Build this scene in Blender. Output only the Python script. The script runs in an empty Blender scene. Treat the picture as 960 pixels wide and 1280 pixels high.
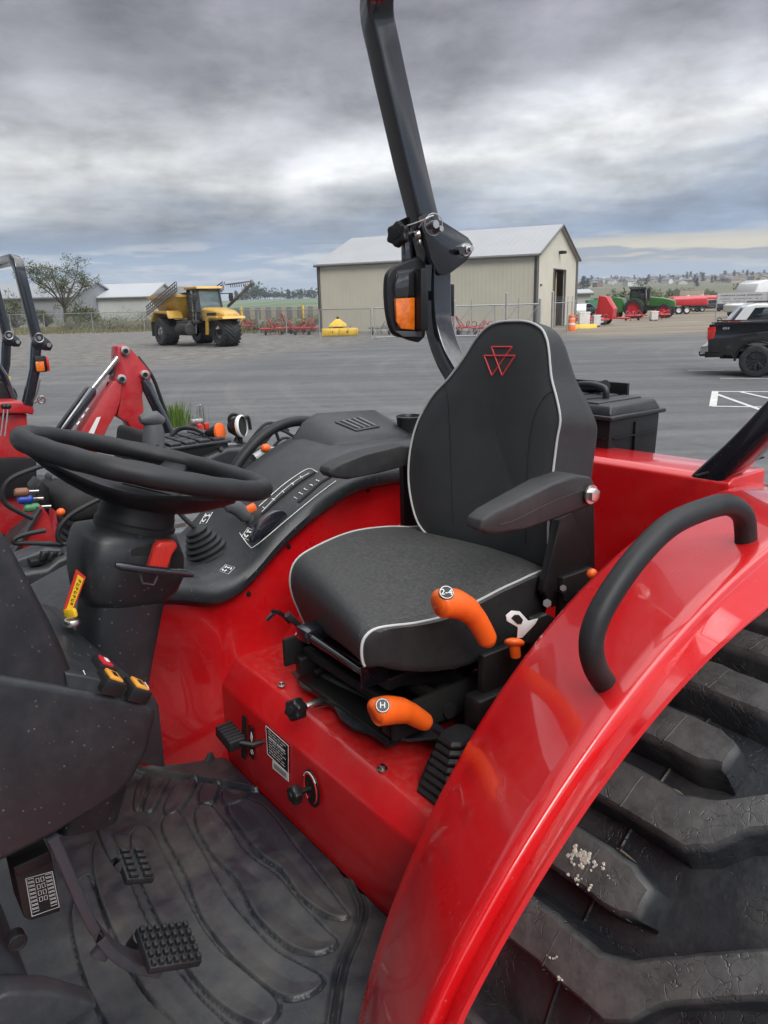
import bpy, bmesh, math, random
from mathutils import Vector as V, Matrix, noise
random.seed(7)
rad = math.radians
S = bpy.context.scene
col = S.collection

# ------------------------------------------------------------------ camera
FPX = 963.0; PITCH = rad(15.3); ROLL = rad(1.5); AZ = rad(53.1); CZ = 2.2
fh = V((-math.cos(AZ), -math.sin(AZ), 0)); rt = V((-math.sin(AZ), math.cos(AZ), 0)); upv = V((0, 0, 1))
cfw = fh*math.cos(PITCH) - upv*math.sin(PITCH); cu0 = upv*math.cos(PITCH) + fh*math.sin(PITCH)
cR = rt*math.cos(ROLL) - cu0*math.sin(ROLL); cU = cu0*math.cos(ROLL) + rt*math.sin(ROLL)
CAM = V((0, 0, CZ))
cd = bpy.data.cameras.new('camera'); cam = bpy.data.objects.new('camera', cd); col.objects.link(cam)
m = Matrix((cR, cU, -cfw)).transposed().to_4x4(); m.translation = CAM; cam.matrix_world = m
cd.sensor_fit = 'VERTICAL'; cd.sensor_height = 24; cd.sensor_width = 18; cd.lens = FPX/1280*24
cd.clip_start = 0.02; cd.clip_end = 20000
S.camera = cam

def at(px, py, x=None, y=None, z=None, d=None, pl=None):
    r = cfw*FPX + cR*(px-480) - cU*(py-640)
    if x is not None: t = (x-CAM.x)/r.x
    elif y is not None: t = (y-CAM.y)/r.y
    elif z is not None: t = (z-CAM.z)/r.z
    elif pl is not None: t = (pl[0]-CAM).dot(pl[1])/r.dot(pl[1])
    else: t = d/FPX
    return CAM + r*t

# ------------------------------------------------------------------ world, sun, exposure
SUN_EL, SUN_AZ = 40, 66      # azimuth measured counter-clockwise from +X
W = bpy.data.worlds.new('World'); S.world = W; W.use_nodes = True
nt = W.node_tree; nt.nodes.clear()
def nd(t, typ, **kw):
    n = t.nodes.new(typ)
    for k, v in kw.items(): setattr(n, k, v)
    return n
def lk(t, a, b): t.links.new(a, b)
def mth(t, op, a, b=None, c=None, clamp=False):
    n = t.nodes.new('ShaderNodeMath'); n.operation = op; n.use_clamp = clamp
    for i, s in enumerate((a, b, c)):
        if s is None: continue
        if isinstance(s, (int, float)): n.inputs[i].default_value = s
        else: t.links.new(s, n.inputs[i])
    return n.outputs[0]
def ramp(t, fac, stops, interp='LINEAR'):
    n = t.nodes.new('ShaderNodeValToRGB'); n.color_ramp.interpolation = interp
    e = n.color_ramp.elements
    while len(e) < len(stops): e.new(0.5)
    for el, (p, c) in zip(e, stops):
        el.position = p; el.color = (c[0], c[1], c[2], 1) if not isinstance(c, (int, float)) else (c, c, c, 1)
    if fac is not None: t.links.new(fac, n.inputs[0])
    return n.outputs[0]
def mixc(t, f, a, b, mode='MIX'):
    n = t.nodes.new('ShaderNodeMix'); n.data_type = 'RGBA'; n.blend_type = mode; n.clamp_factor = True
    for i, s in ((0, f), (6, a), (7, b)):
        if isinstance(s, (int, float)): n.inputs[i].default_value = s if i == 0 else (s, s, s, 1)
        elif isinstance(s, (tuple, list)): n.inputs[i].default_value = (s[0], s[1], s[2], 1)
        else: t.links.new(s, n.inputs[i])
    return n.outputs[2]
def noi(t, vec, scale, detail=4, rough=.5, dist=0, dim='3D'):
    n = t.nodes.new('ShaderNodeTexNoise'); n.noise_dimensions = dim
    n.inputs['Scale'].default_value = scale; n.inputs['Detail'].default_value = detail
    n.inputs['Roughness'].default_value = rough; n.inputs['Distortion'].default_value = dist
    if vec is not None: t.links.new(vec, n.inputs['Vector'])
    return n.outputs['Fac']
def cxyz(t, x, y, z):
    n = t.nodes.new('ShaderNodeCombineXYZ')
    for i, s in enumerate((x, y, z)):
        if isinstance(s, (int, float)): n.inputs[i].default_value = s
        else: t.links.new(s, n.inputs[i])
    return n.outputs[0]

tc = nd(nt, 'ShaderNodeTexCoord'); sp = nd(nt, 'ShaderNodeSeparateXYZ'); lk(nt, tc.outputs['Generated'], sp.inputs[0])
dx, dy, dz = sp.outputs
# horizontal coordinates of the direction: along the yard's long view and across it (east side / west side of the sky)
al = mth(nt, 'ADD', mth(nt, 'MULTIPLY', dx, fh.x), mth(nt, 'MULTIPLY', dy, fh.y))
ac = mth(nt, 'ADD', mth(nt, 'MULTIPLY', dx, rt.x), mth(nt, 'MULTIPLY', dy, rt.y))
az = mth(nt, 'ARCTAN2', ac, al)                       # azimuth
el = mth(nt, 'ARCSINE', dz)
zc = mth(nt, 'MAXIMUM', dz, 0.0)
den = mth(nt, 'ADD', zc, 0.06)
cp = cxyz(nt, mth(nt, 'DIVIDE', ac, den), mth(nt, 'DIVIDE', al, den), 0)     # a flat cloud deck overhead
n1 = noi(nt, cp, 0.42, 7, .55, .15)
n2 = noi(nt, cp, 1.5, 6, .58, .1)
n3 = noi(nt, cxyz(nt, mth(nt, 'MULTIPLY', az, 3.0), mth(nt, 'MULTIPLY', el, 8), 3.3), 1.0, 6, .52, .2)
n4 = noi(nt, cxyz(nt, mth(nt, 'MULTIPLY', az, 5), mth(nt, 'MULTIPLY', el, 11), 9.1), 1.3, 7, .58, .12)
elw = mth(nt, 'ADD', el, mth(nt, 'ADD', mth(nt, 'MULTIPLY', mth(nt, 'SUBTRACT', n3, .5), .13), mth(nt, 'MULTIPLY', mth(nt, 'SUBTRACT', n1, .5), .12)))
elw = mth(nt, 'SUBTRACT', elw, mth(nt, 'MULTIPLY', az, .02))
e_n = mth(nt, 'DIVIDE', elw, 1.0, clamp=True)
deck = ramp(nt, e_n, [(0.0, (.42, .52, .66)), (.035, (.34, .43, .57)), (.075, (.25, .32, .44)), (.105, (.33, .38, .47)), (.125, (.54, .57, .61)),
                      (.16, (.88, .89, .90)), (.20, (.60, .615, .65)), (.25, (.35, .355, .395)), (.32, (.29, .29, .335)), (.40, (.33, .335, .37)),
                      (.50, (.36, .37, .40)), (.62, (1.3, 1.32, 1.36)), (1.0, (2.1, 2.13, 2.18))])
lum = mth(nt, 'MULTIPLY', mth(nt, 'ADD', 1.0, mth(nt, 'MULTIPLY', az, .42)), mth(nt, 'ADD', .60, mth(nt, 'MULTIPLY', ramp(nt, mth(nt, 'ADD', mth(nt, 'MULTIPLY', n2, .2), mth(nt, 'MULTIPLY', n4, .8)), [(.33, 0), (.67, 1)]), .78)))
deck = mixc(nt, 1.0, deck, cxyz(nt, lum, lum, lum), 'MULTIPLY')
# low clear gap: blue air, small white cumulus and a cream break towards the right
gap = mth(nt, 'MULTIPLY', ramp(nt, el, [(.0, 1), (.055, 1), (.085, 0)]), 1.0)
gn = noi(nt, cxyz(nt, mth(nt, 'MULTIPLY', az, 5), mth(nt, 'MULTIPLY', el, 40), 1.7), 1.5, 5, .55, .1)
blue = mixc(nt, ramp(nt, el, [(0, 0), (.09, 1)]), (.48, .58, .70), (.26, .36, .52))
wh = ramp(nt, gn, [(.52, 0), (.62, 1)])
lowc = mixc(nt, wh, blue, (.62, .66, .72))
gn2 = noi(nt, cxyz(nt, mth(nt, 'MULTIPLY', az, 4), mth(nt, 'MULTIPLY', el, 55), 5.2), 1.6, 5, .55, .1)
cream_m = mth(nt, 'MULTIPLY', ramp(nt, az, [(.16, 0), (.26, 1)]), ramp(nt, mth(nt, 'ADD', el, mth(nt, 'MULTIPLY', mth(nt, 'SUBTRACT', gn2, .5), .03)), [(.030, 0), (.04, 1), (.062, 1), (.070, 0)]))
lowc = mixc(nt, cream_m, lowc, (.74, .68, .55))
dk = mth(nt, 'MULTIPLY', ramp(nt, az, [(.16, 0), (.24, 1)]), ramp(nt, mth(nt, 'ADD', el, mth(nt, 'MULTIPLY', mth(nt, 'SUBTRACT', gn, .5), .05)), [(.038, 0), (.041, 1), (.048, 1), (.051, 0)]))
lowc = mixc(nt, mth(nt, 'MULTIPLY', dk, .8), lowc, (.27, .34, .45))
skyc = mixc(nt, gap, deck, lowc)
nish = nd(nt, 'ShaderNodeTexSky'); nish.sky_type = 'NISHITA'; nish.sun_disc = False
nish.sun_elevation = rad(SUN_EL); nish.sun_rotation = rad(90-SUN_AZ); nish.dust_density = 3; nish.air_density = 1
bg1 = nd(nt, 'ShaderNodeBackground'); lk(nt, nish.outputs[0], bg1.inputs[0]); bg1.inputs[1].default_value = 0.05
bg2 = nd(nt, 'ShaderNodeBackground'); lk(nt, skyc, bg2.inputs[0]); bg2.inputs[1].default_value = 0.92
mx = nd(nt, 'ShaderNodeMixShader'); mx.inputs[0].default_value = .93      # cloud deck covers nearly all of the blue sky
lk(nt, bg1.outputs[0], mx.inputs[1]); lk(nt, bg2.outputs[0], mx.inputs[2])
wo = nd(nt, 'ShaderNodeOutputWorld'); lk(nt, mx.outputs[0], wo.inputs[0])
sd = bpy.data.lights.new('sun', 'SUN'); so = bpy.data.objects.new('sun', sd); col.objects.link(so)
sd.energy = 1.3; sd.angle = rad(25); sd.color = (1, .96, .9)
sdir = V((math.cos(rad(SUN_AZ))*math.cos(rad(SUN_EL)), math.sin(rad(SUN_AZ))*math.cos(rad(SUN_EL)), math.sin(rad(SUN_EL))))
so.rotation_euler = sdir.to_track_quat('Z', 'Y').to_euler()
S.view_settings.view_transform = 'Standard'; S.view_settings.look = 'None'
S.view_settings.exposure = 0.22; S.view_settings.gamma = 1.0; S.view_settings.use_curve_mapping = False
S.render.engine = 'CYCLES'

# ------------------------------------------------------------------ materials
MATS = {}
def pmat(name, base, rough=.5, metal=0, coat=0, spec=.5, dirt=None, dirt_amt=0, dirt_scale=6, speck=0, bump=0, bump_scale=200, var=.12, var_scale=3, emit=None, alpha=None, trans=0, coatr=.05, topdust=0, fn=None):
    """principled material in object space: slow colour variation, dust clouds, small splash specks, fine bump"""
    if name in MATS: return MATS[name]
    mt = bpy.data.materials.new(name); mt.use_nodes = True; t = mt.node_tree
    b = t.nodes['Principled BSDF']
    g = nd(t, 'ShaderNodeNewGeometry'); pos = g.outputs['Position']
    c = mixc(t, ramp(t, noi(t, pos, var_scale, 5, .6), [(.3, 0), (.7, 1)]), tuple(x*(1-var) for x in base), tuple(min(1, x*(1+var)) for x in base))
    r = mth(t, 'ADD', rough, mth(t, 'MULTIPLY', mth(t, 'SUBTRACT', noi(t, pos, 11, 4, .6), .5), .25*rough))
    dm = None
    if dirt_amt:
        dm = mth(t, 'MULTIPLY', ramp(t, mth(t, 'ADD', mth(t, 'MULTIPLY', noi(t, pos, dirt_scale, 8, .68, .3), .75), mth(t, 'MULTIPLY', noi(t, pos, dirt_scale*9, 4, .6), .25)), [(.46, 0), (.66, 1)]), dirt_amt)
    if topdust:
        sn = nd(t, 'ShaderNodeSeparateXYZ'); lk(t, g.outputs['Normal'], sn.inputs[0])
        td = mth(t, 'MULTIPLY', ramp(t, sn.outputs[2], [(.55, 0), (.98, 1)]), mth(t, 'MULTIPLY', ramp(t, noi(t, pos, dirt_scale*6, 7, .75), [(.42, 0), (.68, 1)]), topdust))
        dm = td if dm is None else mth(t, 'MAXIMUM', dm, td)
    if speck:
        vo = nd(t, 'ShaderNodeTexVoronoi'); vo.inputs['Scale'].default_value = 130; lk(t, pos, vo.inputs['Vector'])
        rnd = nd(t, 'ShaderNodeSeparateColor'); lk(t, vo.outputs['Color'], rnd.inputs[0])
        rr = mth(t, 'MULTIPLY', mth(t, 'POWER', rnd.outputs[0], 3.5), .24)
        sm = mth(t, 'LESS_THAN', vo.outputs['Distance'], rr)
        sm = mth(t, 'MULTIPLY', sm, mth(t, 'MULTIPLY', ramp(t, noi(t, pos, 5, 3, .5), [(.36, 0), (.55, 1)]), speck))
        dm = sm if dm is None else mth(t, 'MAXIMUM', dm, sm)
    if dm is not None:
        c = mixc(t, dm, c, dirt or (.35, .31, .25))
        r = mth(t, 'ADD', r, mth(t, 'MULTIPLY', dm, .5), clamp=True)
        if coat: lk(t, mth(t, 'MULTIPLY', mth(t, 'SUBTRACT', 1.0, dm), coat), b.inputs['Coat Weight'])
    elif coat: b.inputs['Coat Weight'].default_value = coat
    b.inputs['Coat Roughness'].default_value = coatr
    lk(t, c, b.inputs['Base Color']); lk(t, r, b.inputs['Roughness'])
    b.inputs['Metallic'].default_value = metal; b.inputs['Specular IOR Level'].default_value = spec
    if trans: b.inputs['Transmission Weight'].default_value = trans
    if bump:
        bp = nd(t, 'ShaderNodeBump'); bp.inputs['Strength'].default_value = bump; bp.inputs['Distance'].default_value = .002
        lk(t, noi(t, pos, bump_scale, 3, .6), bp.inputs['Height']); lk(t, bp.outputs[0], b.inputs['Normal'])
    if fn: fn(t, b, pos)
    MATS[name] = mt; return mt

M = {}
M['red'] = pmat('red_paint', (.62, .006, .010), .28, coat=1.0, coatr=.035, spec=.5, dirt=(.5, .16, .13), dirt_amt=.10, speck=.4, bump=.035, bump_scale=140, var=.04)
M['red_dusty'] = pmat('dusty_red_paint', (.56, .006, .010), .36, coat=.6, coatr=.12, dirt=(.42, .17, .13), dirt_amt=.10, dirt_scale=9, topdust=.30, speck=.3, var=.05)
M['red_far'] = pmat('red_paint_plain', (.42, .010, .016), .4, coat=.4, dirt=(.35, .2, .16), dirt_amt=.2)
M['plastic'] = pmat('black_plastic', (.016, .018, .021), .40, spec=.5, dirt=(.20, .20, .20), dirt_amt=.10, speck=.7, bump=.12, bump_scale=900, topdust=.12)
M['plastic_grey'] = pmat('grey_plastic', (.035, .039, .046), .45, spec=.45, dirt=(.2, .2, .2), dirt_amt=.2, speck=.15, bump=.12, bump_scale=900, topdust=.15)
M['plastic_clean'] = pmat('black_plastic_clean', (.012, .012, .013), .4, spec=.4)
M['soft'] = pmat('soft_black_rubber', (.013, .014, .016), .5, spec=.4, dirt=(.13, .125, .12), dirt_amt=.10, bump=.1, bump_scale=700)
M['armrest'] = pmat('armrest_vinyl', (.024, .025, .027), .5, spec=.4, bump=.2, bump_scale=900, dirt=(.14, .13, .12), dirt_amt=.2, topdust=.15)
M['steel_black'] = pmat('black_painted_steel', (.012, .014, .02), .22, coat=.9, coatr=.06, spec=.5, speck=.1)
M['chrome'] = pmat('zinc_steel', (.62, .61, .58), .28, metal=1, var=.1)
M['white'] = pmat('white_paint', (.75, .75, .74), .5)
M['piping'] = pmat('grey_piping', (.48, .49, .49), .55)
M['orange'] = pmat('orange_plastic', (.86, .13, .012), .38, spec=.45, coat=.15, var=.03, dirt=(.5, .2, .1), dirt_amt=.15)
M['orange_lens'] = pmat('orange_lens', (.85, .17, .01), .12, coat=1, var=.35, var_scale=45, bump=.8, bump_scale=120)
M['galvp'] = pmat('silver_fin', (.22, .225, .23), .35)
M['red_btn'] = pmat('red_plastic', (.55, .03, .02), .42)
M['yellow'] = pmat('yellow_plastic', (.8, .5, .02), .4)
M['dark_lens'] = pmat('dark_lens', (.02, .02, .022), .06, coat=1)
M['black_flat'] = pmat('black_void', (.006, .006, .006), .8)
M['glass'] = pmat('window_glass', (.02, .025, .03), .05, coat=1)
M['hose'] = pmat('black_hose', (.015, .015, .016), .45)
M['sage'] = pmat('grey_green_plastic', (.08, .085, .09), .5)

def fabric_fn(t, b, pos):
    pass
M['fabric'] = pmat('charcoal_fabric', (.033, .036, .039), .60, spec=.4, bump=.5, bump_scale=700, var=.10, var_scale=120, dirt=(.22, .20, .165), dirt_amt=.04, dirt_scale=22, topdust=.34)
M['fabric_side'] = pmat('dark_side_fabric', (.017, .017, .018), .75, spec=.25, bump=.4, bump_scale=650, dirt=(.12, .11, .1), dirt_amt=.14, dirt_scale=5)
M['mat'] = pmat('rubber_mat', (.012, .016, .023), .36, spec=.5, dirt=(.24, .23, .19), dirt_amt=.24, dirt_scale=3.1, bump=.25, bump_scale=260, topdust=0)
M['tyre'] = pmat('tyre_rubber', (.024, .026, .030), .5, spec=.45, dirt=(.22, .20, .16), dirt_amt=.16, dirt_scale=6, bump=.5, bump_scale=90, var=.3, var_scale=9)

# ------------------------------------------------------------------ geometry helpers. A geo is (verts, faces)
def join(*gs):
    vs, fs = [], []
    for g in gs:
        if g is None: continue
        if isinstance(g, list):
            g = join(*g)
        o = len(vs); vs += g[0]; fs += [tuple(i+o for i in f) for f in g[1]]
    return (vs, fs)
def bev(g, w, seg=2, ang=30):
    bm = bmesh.new()
    vv = [bm.verts.new(v) for v in g[0]]
    for f in g[1]:
        try: bm.faces.new([vv[i] for i in f])
        except ValueError: pass
    bmesh.ops.recalc_face_normals(bm, faces=bm.faces)
    es = [e for e in bm.edges if len(e.link_faces) == 2 and e.calc_face_angle() > rad(ang)]
    if es: bmesh.ops.bevel(bm, geom=es, offset=w, segments=seg, affect='EDGES', profile=.5, clamp_overlap=True)
    bm.verts.index_update()
    r = ([v.co.copy() for v in bm.verts], [tuple(v.index for v in f.verts) for f in bm.faces]); bm.free(); return r
def xf(g, mat): return ([mat @ V(v) for v in g[0]], g[1])
def frame(o, z, xh=None):
    z = V(z).normalized(); h = V(xh) if xh is not None else (V((0, 0, 1)) if abs(z.z) < .9 else V((1, 0, 0)))
    x = (h - z*h.dot(z)).normalized(); y = z.cross(x)
    m = Matrix((x, y, z)).transposed().to_4x4(); m.translation = V(o); return m
def rotm(rx=0, ry=0, rz=0): return Matrix.Rotation(rz, 4, 'Z') @ Matrix.Rotation(ry, 4, 'Y') @ Matrix.Rotation(rx, 4, 'X')
def box(c, s, b=0, rot=None, seg=2):
    x, y, z = s[0]/2, s[1]/2, s[2]/2
    g = ([V((i, j, k)) for i in (-x, x) for j in (-y, y) for k in (-z, z)],
         [(0, 1, 3, 2), (4, 6, 7, 5), (0, 4, 5, 1), (2, 3, 7, 6), (0, 2, 6, 4), (1, 5, 7, 3)])
    if b: g = bev(g, b, seg)
    if rot is not None: g = xf(g, rot)
    return ([V(c)+v for v in g[0]], g[1])
def loft(rings, closed=True, cap=True, loop=False):
    n = len(rings[0]); vs = [V(p) for r in rings for p in r]; fs = []
    R = len(rings)
    for i in range(R if loop else R-1):
        a, b_ = i*n, ((i+1) % R)*n
        for j in range(n if closed else n-1):
            k = (j+1) % n; fs.append((a+j, a+k, b_+k, b_+j))
    if cap and not loop and closed:
        fs.append(tuple(range(n))[::-1]); fs.append(tuple((R-1)*n+i for i in range(n)))
    return (vs, fs)
def cat(pts, k=6, closed=False):
    pts = [V(p) for p in pts]; n = len(pts); out = []
    rng = range(n if closed else n-1)
    for i in rng:
        if closed: p0, p1, p2, p3 = pts[i-1], pts[i], pts[(i+1) % n], pts[(i+2) % n]
        else: p0, p1, p2, p3 = pts[max(i-1, 0)], pts[i], pts[i+1], pts[min(i+2, n-1)]
        for j in range(k):
            t = j/k; t2 = t*t; t3 = t2*t
            out.append(.5*((2*p1)+(p2-p0)*t+(2*p0-5*p1+4*p2-p3)*t2+(3*p1-p0-3*p2+p3)*t3))
    if not closed: out.append(pts[-1])
    return out
def tube(path, r, n=12, closed=False, cap=True, up=None, prof=None):
    """sweep a circle (or a 2D profile) along path; r may be a list"""
    P = [V(p) for p in path]; L = len(P); rings = []
    tang = []
    for i in range(L):
        a = P[i-1] if (i or closed) else P[0]; b_ = P[(i+1) % L] if (i < L-1 or closed) else P[-1]
        tang.append((b_-a).normalized())
    h = V(up) if up is not None else (V((0, 0, 1)) if abs(tang[0].z) < .9 else V((1, 0, 0)))
    nx = (h - tang[0]*h.dot(tang[0])).normalized()
    for i in range(L):
        t = tang[i]
        if up is not None: nx = V(up)
        nx = (nx - t*nx.dot(t)).normalized(); ny = t.cross(nx)
        rr = r[i] if isinstance(r, (list, tuple)) else r
        if prof is None: rings.append([P[i]+(nx*math.cos(a)+ny*math.sin(a))*rr for a in [2*math.pi*k/n for k in range(n)]])
        else: rings.append([P[i]+(nx*u+ny*w)*rr for u, w in prof])
    return loft(rings, True, cap and not closed, closed)
def rprof(w, h, r, k=3):
    """rounded rectangle profile, w along first axis"""
    o = []
    for cx, cy, a0 in ((w/2-r, h/2-r, 0), (-w/2+r, h/2-r, 90), (-w/2+r, -h/2+r, 180), (w/2-r, -h/2+r, 270)):
        for j in range(k+1):
            a = rad(a0+90*j/k); o.append((cx+r*math.cos(a), cy+r*math.sin(a)))
    return o
def cyl(p0, p1, r0, r1=None, n=20, b=0):
    r1 = r0 if r1 is None else r1; p0 = V(p0); p1 = V(p1); f = frame(p0, p1-p0); L = (p1-p0).length
    g = loft([[V((r0*math.cos(a), r0*math.sin(a), 0)) for a in [2*math.pi*k/n for k in range(n)]],
              [V((r1*math.cos(a), r1*math.sin(a), L)) for a in [2*math.pi*k/n for k in range(n)]]])
    if b: g = bev(g, b, 2, 50)
    return xf(g, f)
def lathe(prof, o, ax, n=24, cap=True):
    f = frame(o, ax)
    return xf(loft([[V((r*math.cos(a), r*math.sin(a), h)) for a in [2*math.pi*k/n for k in range(n)]] for r, h in prof], True, cap), f)
def ell(c, r, rot=None, n=16, m_=10):
    rings = []
    for i in range(m_+1):
        ph = math.pi*(i+.001)/(m_+.002)
        rings.append([V((r[0]*math.sin(ph)*math.cos(a), r[1]*math.sin(ph)*math.sin(a), r[2]*math.cos(ph))) for a in [2*math.pi*k/n for k in range(n)]])
    g = loft(rings)
    if rot is not None: g = xf(g, rot)
    return ([V(c)+v for v in g[0]], g[1])
def prism(pts, vec, b=0, seg=2):
    """pts: 3D polygon, extruded by vec"""
    a = [V(p) for p in pts]; g = loft([a, [p+V(vec) for p in a]])
    return bev(g, b, seg) if b else g
def torus(c, ax, R, r, n=32, k=8, arc=None):
    f = frame(c, ax)
    if arc: return tube([f @ V((R*math.cos(rad(a)), R*math.sin(rad(a)), 0)) for a in [arc[0]+(arc[1]-arc[0])*i/n for i in range(n+1)]], r, k)
    return tube([f @ V((R*math.cos(a), R*math.sin(a), 0)) for a in [2*math.pi*i/n for i in range(n)]], r, k, True)

ORG = {}
def empty(name, loc=(0, 0, 0), label=None, cat_=None, group=None):
    o = bpy.data.objects.new(name, None); o.empty_display_size = .2; col.objects.link(o); o.location = V(loc); ORG[o] = V(loc)
    tag(o, label, cat_, group); return o
def tag(o, label=None, cat_=None, group=None, kind=None):
    if label: o['label'] = label
    if cat_: o['category'] = cat_
    if group: o['group'] = group
    if kind: o['kind'] = kind
    return o
def obj(name, g, mat, parent=None, smooth=40, label=None, base=False):
    if isinstance(g, list): g = join(*g)
    vs, fs = g
    n = len(vs); c = V((sum(v.x for v in vs)/n, sum(v.y for v in vs)/n, min(v.z for v in vs) if (base or parent is None) else sum(v.z for v in vs)/n))
    me = bpy.data.meshes.new(name); me.from_pydata([v-c for v in vs], [], fs); me.validate()
    bm = bmesh.new(); bm.from_mesh(me); bmesh.ops.recalc_face_normals(bm, faces=bm.faces); bm.to_mesh(me); bm.free()
    ms = mat if isinstance(mat, (list, tuple)) else [mat]
    for q in ms: me.materials.append(q if not isinstance(q, str) else M[q])
    if smooth:
        me.polygons.foreach_set('use_smooth', [True]*len(me.polygons)); me.set_sharp_from_angle(angle=rad(smooth))
    o = bpy.data.objects.new(name, me); col.objects.link(o)
    if parent is not None:
        o.parent = parent; o.location = c-ORG[parent]
    else: o.location = c
    ORG[o] = c
    if label: o['label'] = label
    return o
def mats_by(o, fn):
    """material index per face from its centre in build coordinates"""
    c = ORG[o]
    for p in o.data.polygons: p.material_index = fn(p.center+c, p.normal)
def text(name, s, mat, size, o, z, xh, parent, ex=.0004, align='CENTER'):
    cu = bpy.data.curves.new('t', 'FONT'); cu.body = s; cu.size = size; cu.extrude = ex; cu.align_x = align; cu.align_y = 'CENTER'; cu.resolution_u = 2
    to = bpy.data.objects.new('t', cu); col.objects.link(to); dg = bpy.context.evaluated_depsgraph_get(); dg.update()
    me = bpy.data.meshes.new_from_object(to.evaluated_get(dg)); bpy.data.objects.remove(to)
    f = frame(o, z, xh); vs = [f @ v.co for v in me.vertices]; fs = [tuple(p.vertices) for p in me.polygons]
    bpy.data.meshes.remove(me)
    return obj(name, (vs, fs), mat, parent, smooth=0) if parent is not False else (vs, fs)
from mathutils.bvhtree import BVHTree
def bvh_of(o):
    c = ORG[o]; return BVHTree.FromPolygons([v.co+c for v in o.data.vertices], [tuple(p.vertices) for p in o.data.polygons])
# ================================================================== THE RED TRACTOR (x forward, y left, centre line y = -1.29)
YC = -1.29; ZF = 1.0
T = empty('tractor', (-1.0, YC, 0), 'large red tractor filling the foreground, with grey piped seat and orange levers', 'tractor')
def mir(g): return ([V((v.x, 2*YC-v.y, v.z)) for v in g[0]], g[1])

# ---- near fender: inner edge, crown, crease, lip, as radii about the rear axle
AX, AZ_ = -1.45, .78
inner = [(465,1240),(478,1140),(500,1080),(530,1005),(570,930),(620,858),(680,785),(770,700),(850,645),(905,612),(960,590)]
crease = [(560,1230),(620,1130),(669,1040),(722,963),(755,914),(791,865),(840,805),(873,775),(907,735),(960,690)]
lip = [(580,1272),(641,1170),(690,1085),(743,1004),(779,951),(824,902),(873,829),(925,790),(960,768)]
def radial(pts, y):
    q = sorted((math.atan2(p.z-AZ_, p.x-AX), math.hypot(p.z-AZ_, p.x-AX)) for p in (at(a, b, y=y) for a, b in pts))
    # quadratic least squares in theta
    n = len(q); s = [sum(t**k for t, _ in q) for k in range(5)]; b_ = [sum(r*t**k for t, r in q) for k in range(3)]
    m3 = Matrix(((s[0], s[1], s[2]), (s[1], s[2], s[3]), (s[2], s[3], s[4]))); c = m3.inverted() @ V(b_)
    t0, t1 = q[0][0], q[-1][0]
    def f(t):
        t = min(max(t, t0), t1); return c[0]+c[1]*t+c[2]*t*t
    return f
Y_IN, Y_CR, Y_LIP = -.87, -.575, -.535
r_in, r_cr, r_lip = radial(inner, Y_IN), radial(crease, Y_CR), radial(lip, Y_LIP)
def fender_rings(dr=0.0):
    rings = []
    for i in range(73):
        t = rad(2+i*2.15)
        ri, rc, rl = r_in(t)-dr, r_cr(t)-dr, r_lip(t)-dr
        def P(y, r): return V((AX+r*math.cos(t), y, AZ_+r*math.sin(t)))
        outer = [P(Y_IN-.004, ri-.30), P(Y_IN-.004, ri-.03), P(Y_IN, ri-.012), P(Y_IN+.006, ri-.003), P(Y_IN+.016, ri+.0)]
        for k in range(1, 8):
            f = k/8; outer.append(P(Y_IN+.016+(Y_CR-.008-Y_IN-.016)*f, ri+(rc-ri)*f+.003*math.sin(math.pi*f)))
        outer += [P(Y_CR-.008, rc+.001), P(Y_CR-.003, rc-.001), P(Y_CR, rc-.006), P(Y_CR+.002, rc-.018), P(Y_LIP-.002, rl+.012), P(Y_LIP, rl+.003)]
        inn = [P(Y_LIP-.006, rl), P(Y_CR-.012, rc-.04), P(Y_CR-.03, rc-.018), P((Y_IN+Y_CR)/2, (ri+rc)/2-.012), P(Y_IN+.02, ri-.016), P(Y_IN+.004, ri-.04), P(Y_IN+.004, ri-.30)]
        rings.append(outer+inn)
    return rings
gf = loft(fender_rings())
fender = obj('fender', gf, 'red', T, 60)
# far fender lies under the moulded console
obj('fender', mir(loft(fender_rings(.20))), 'red', T, 60)

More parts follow.
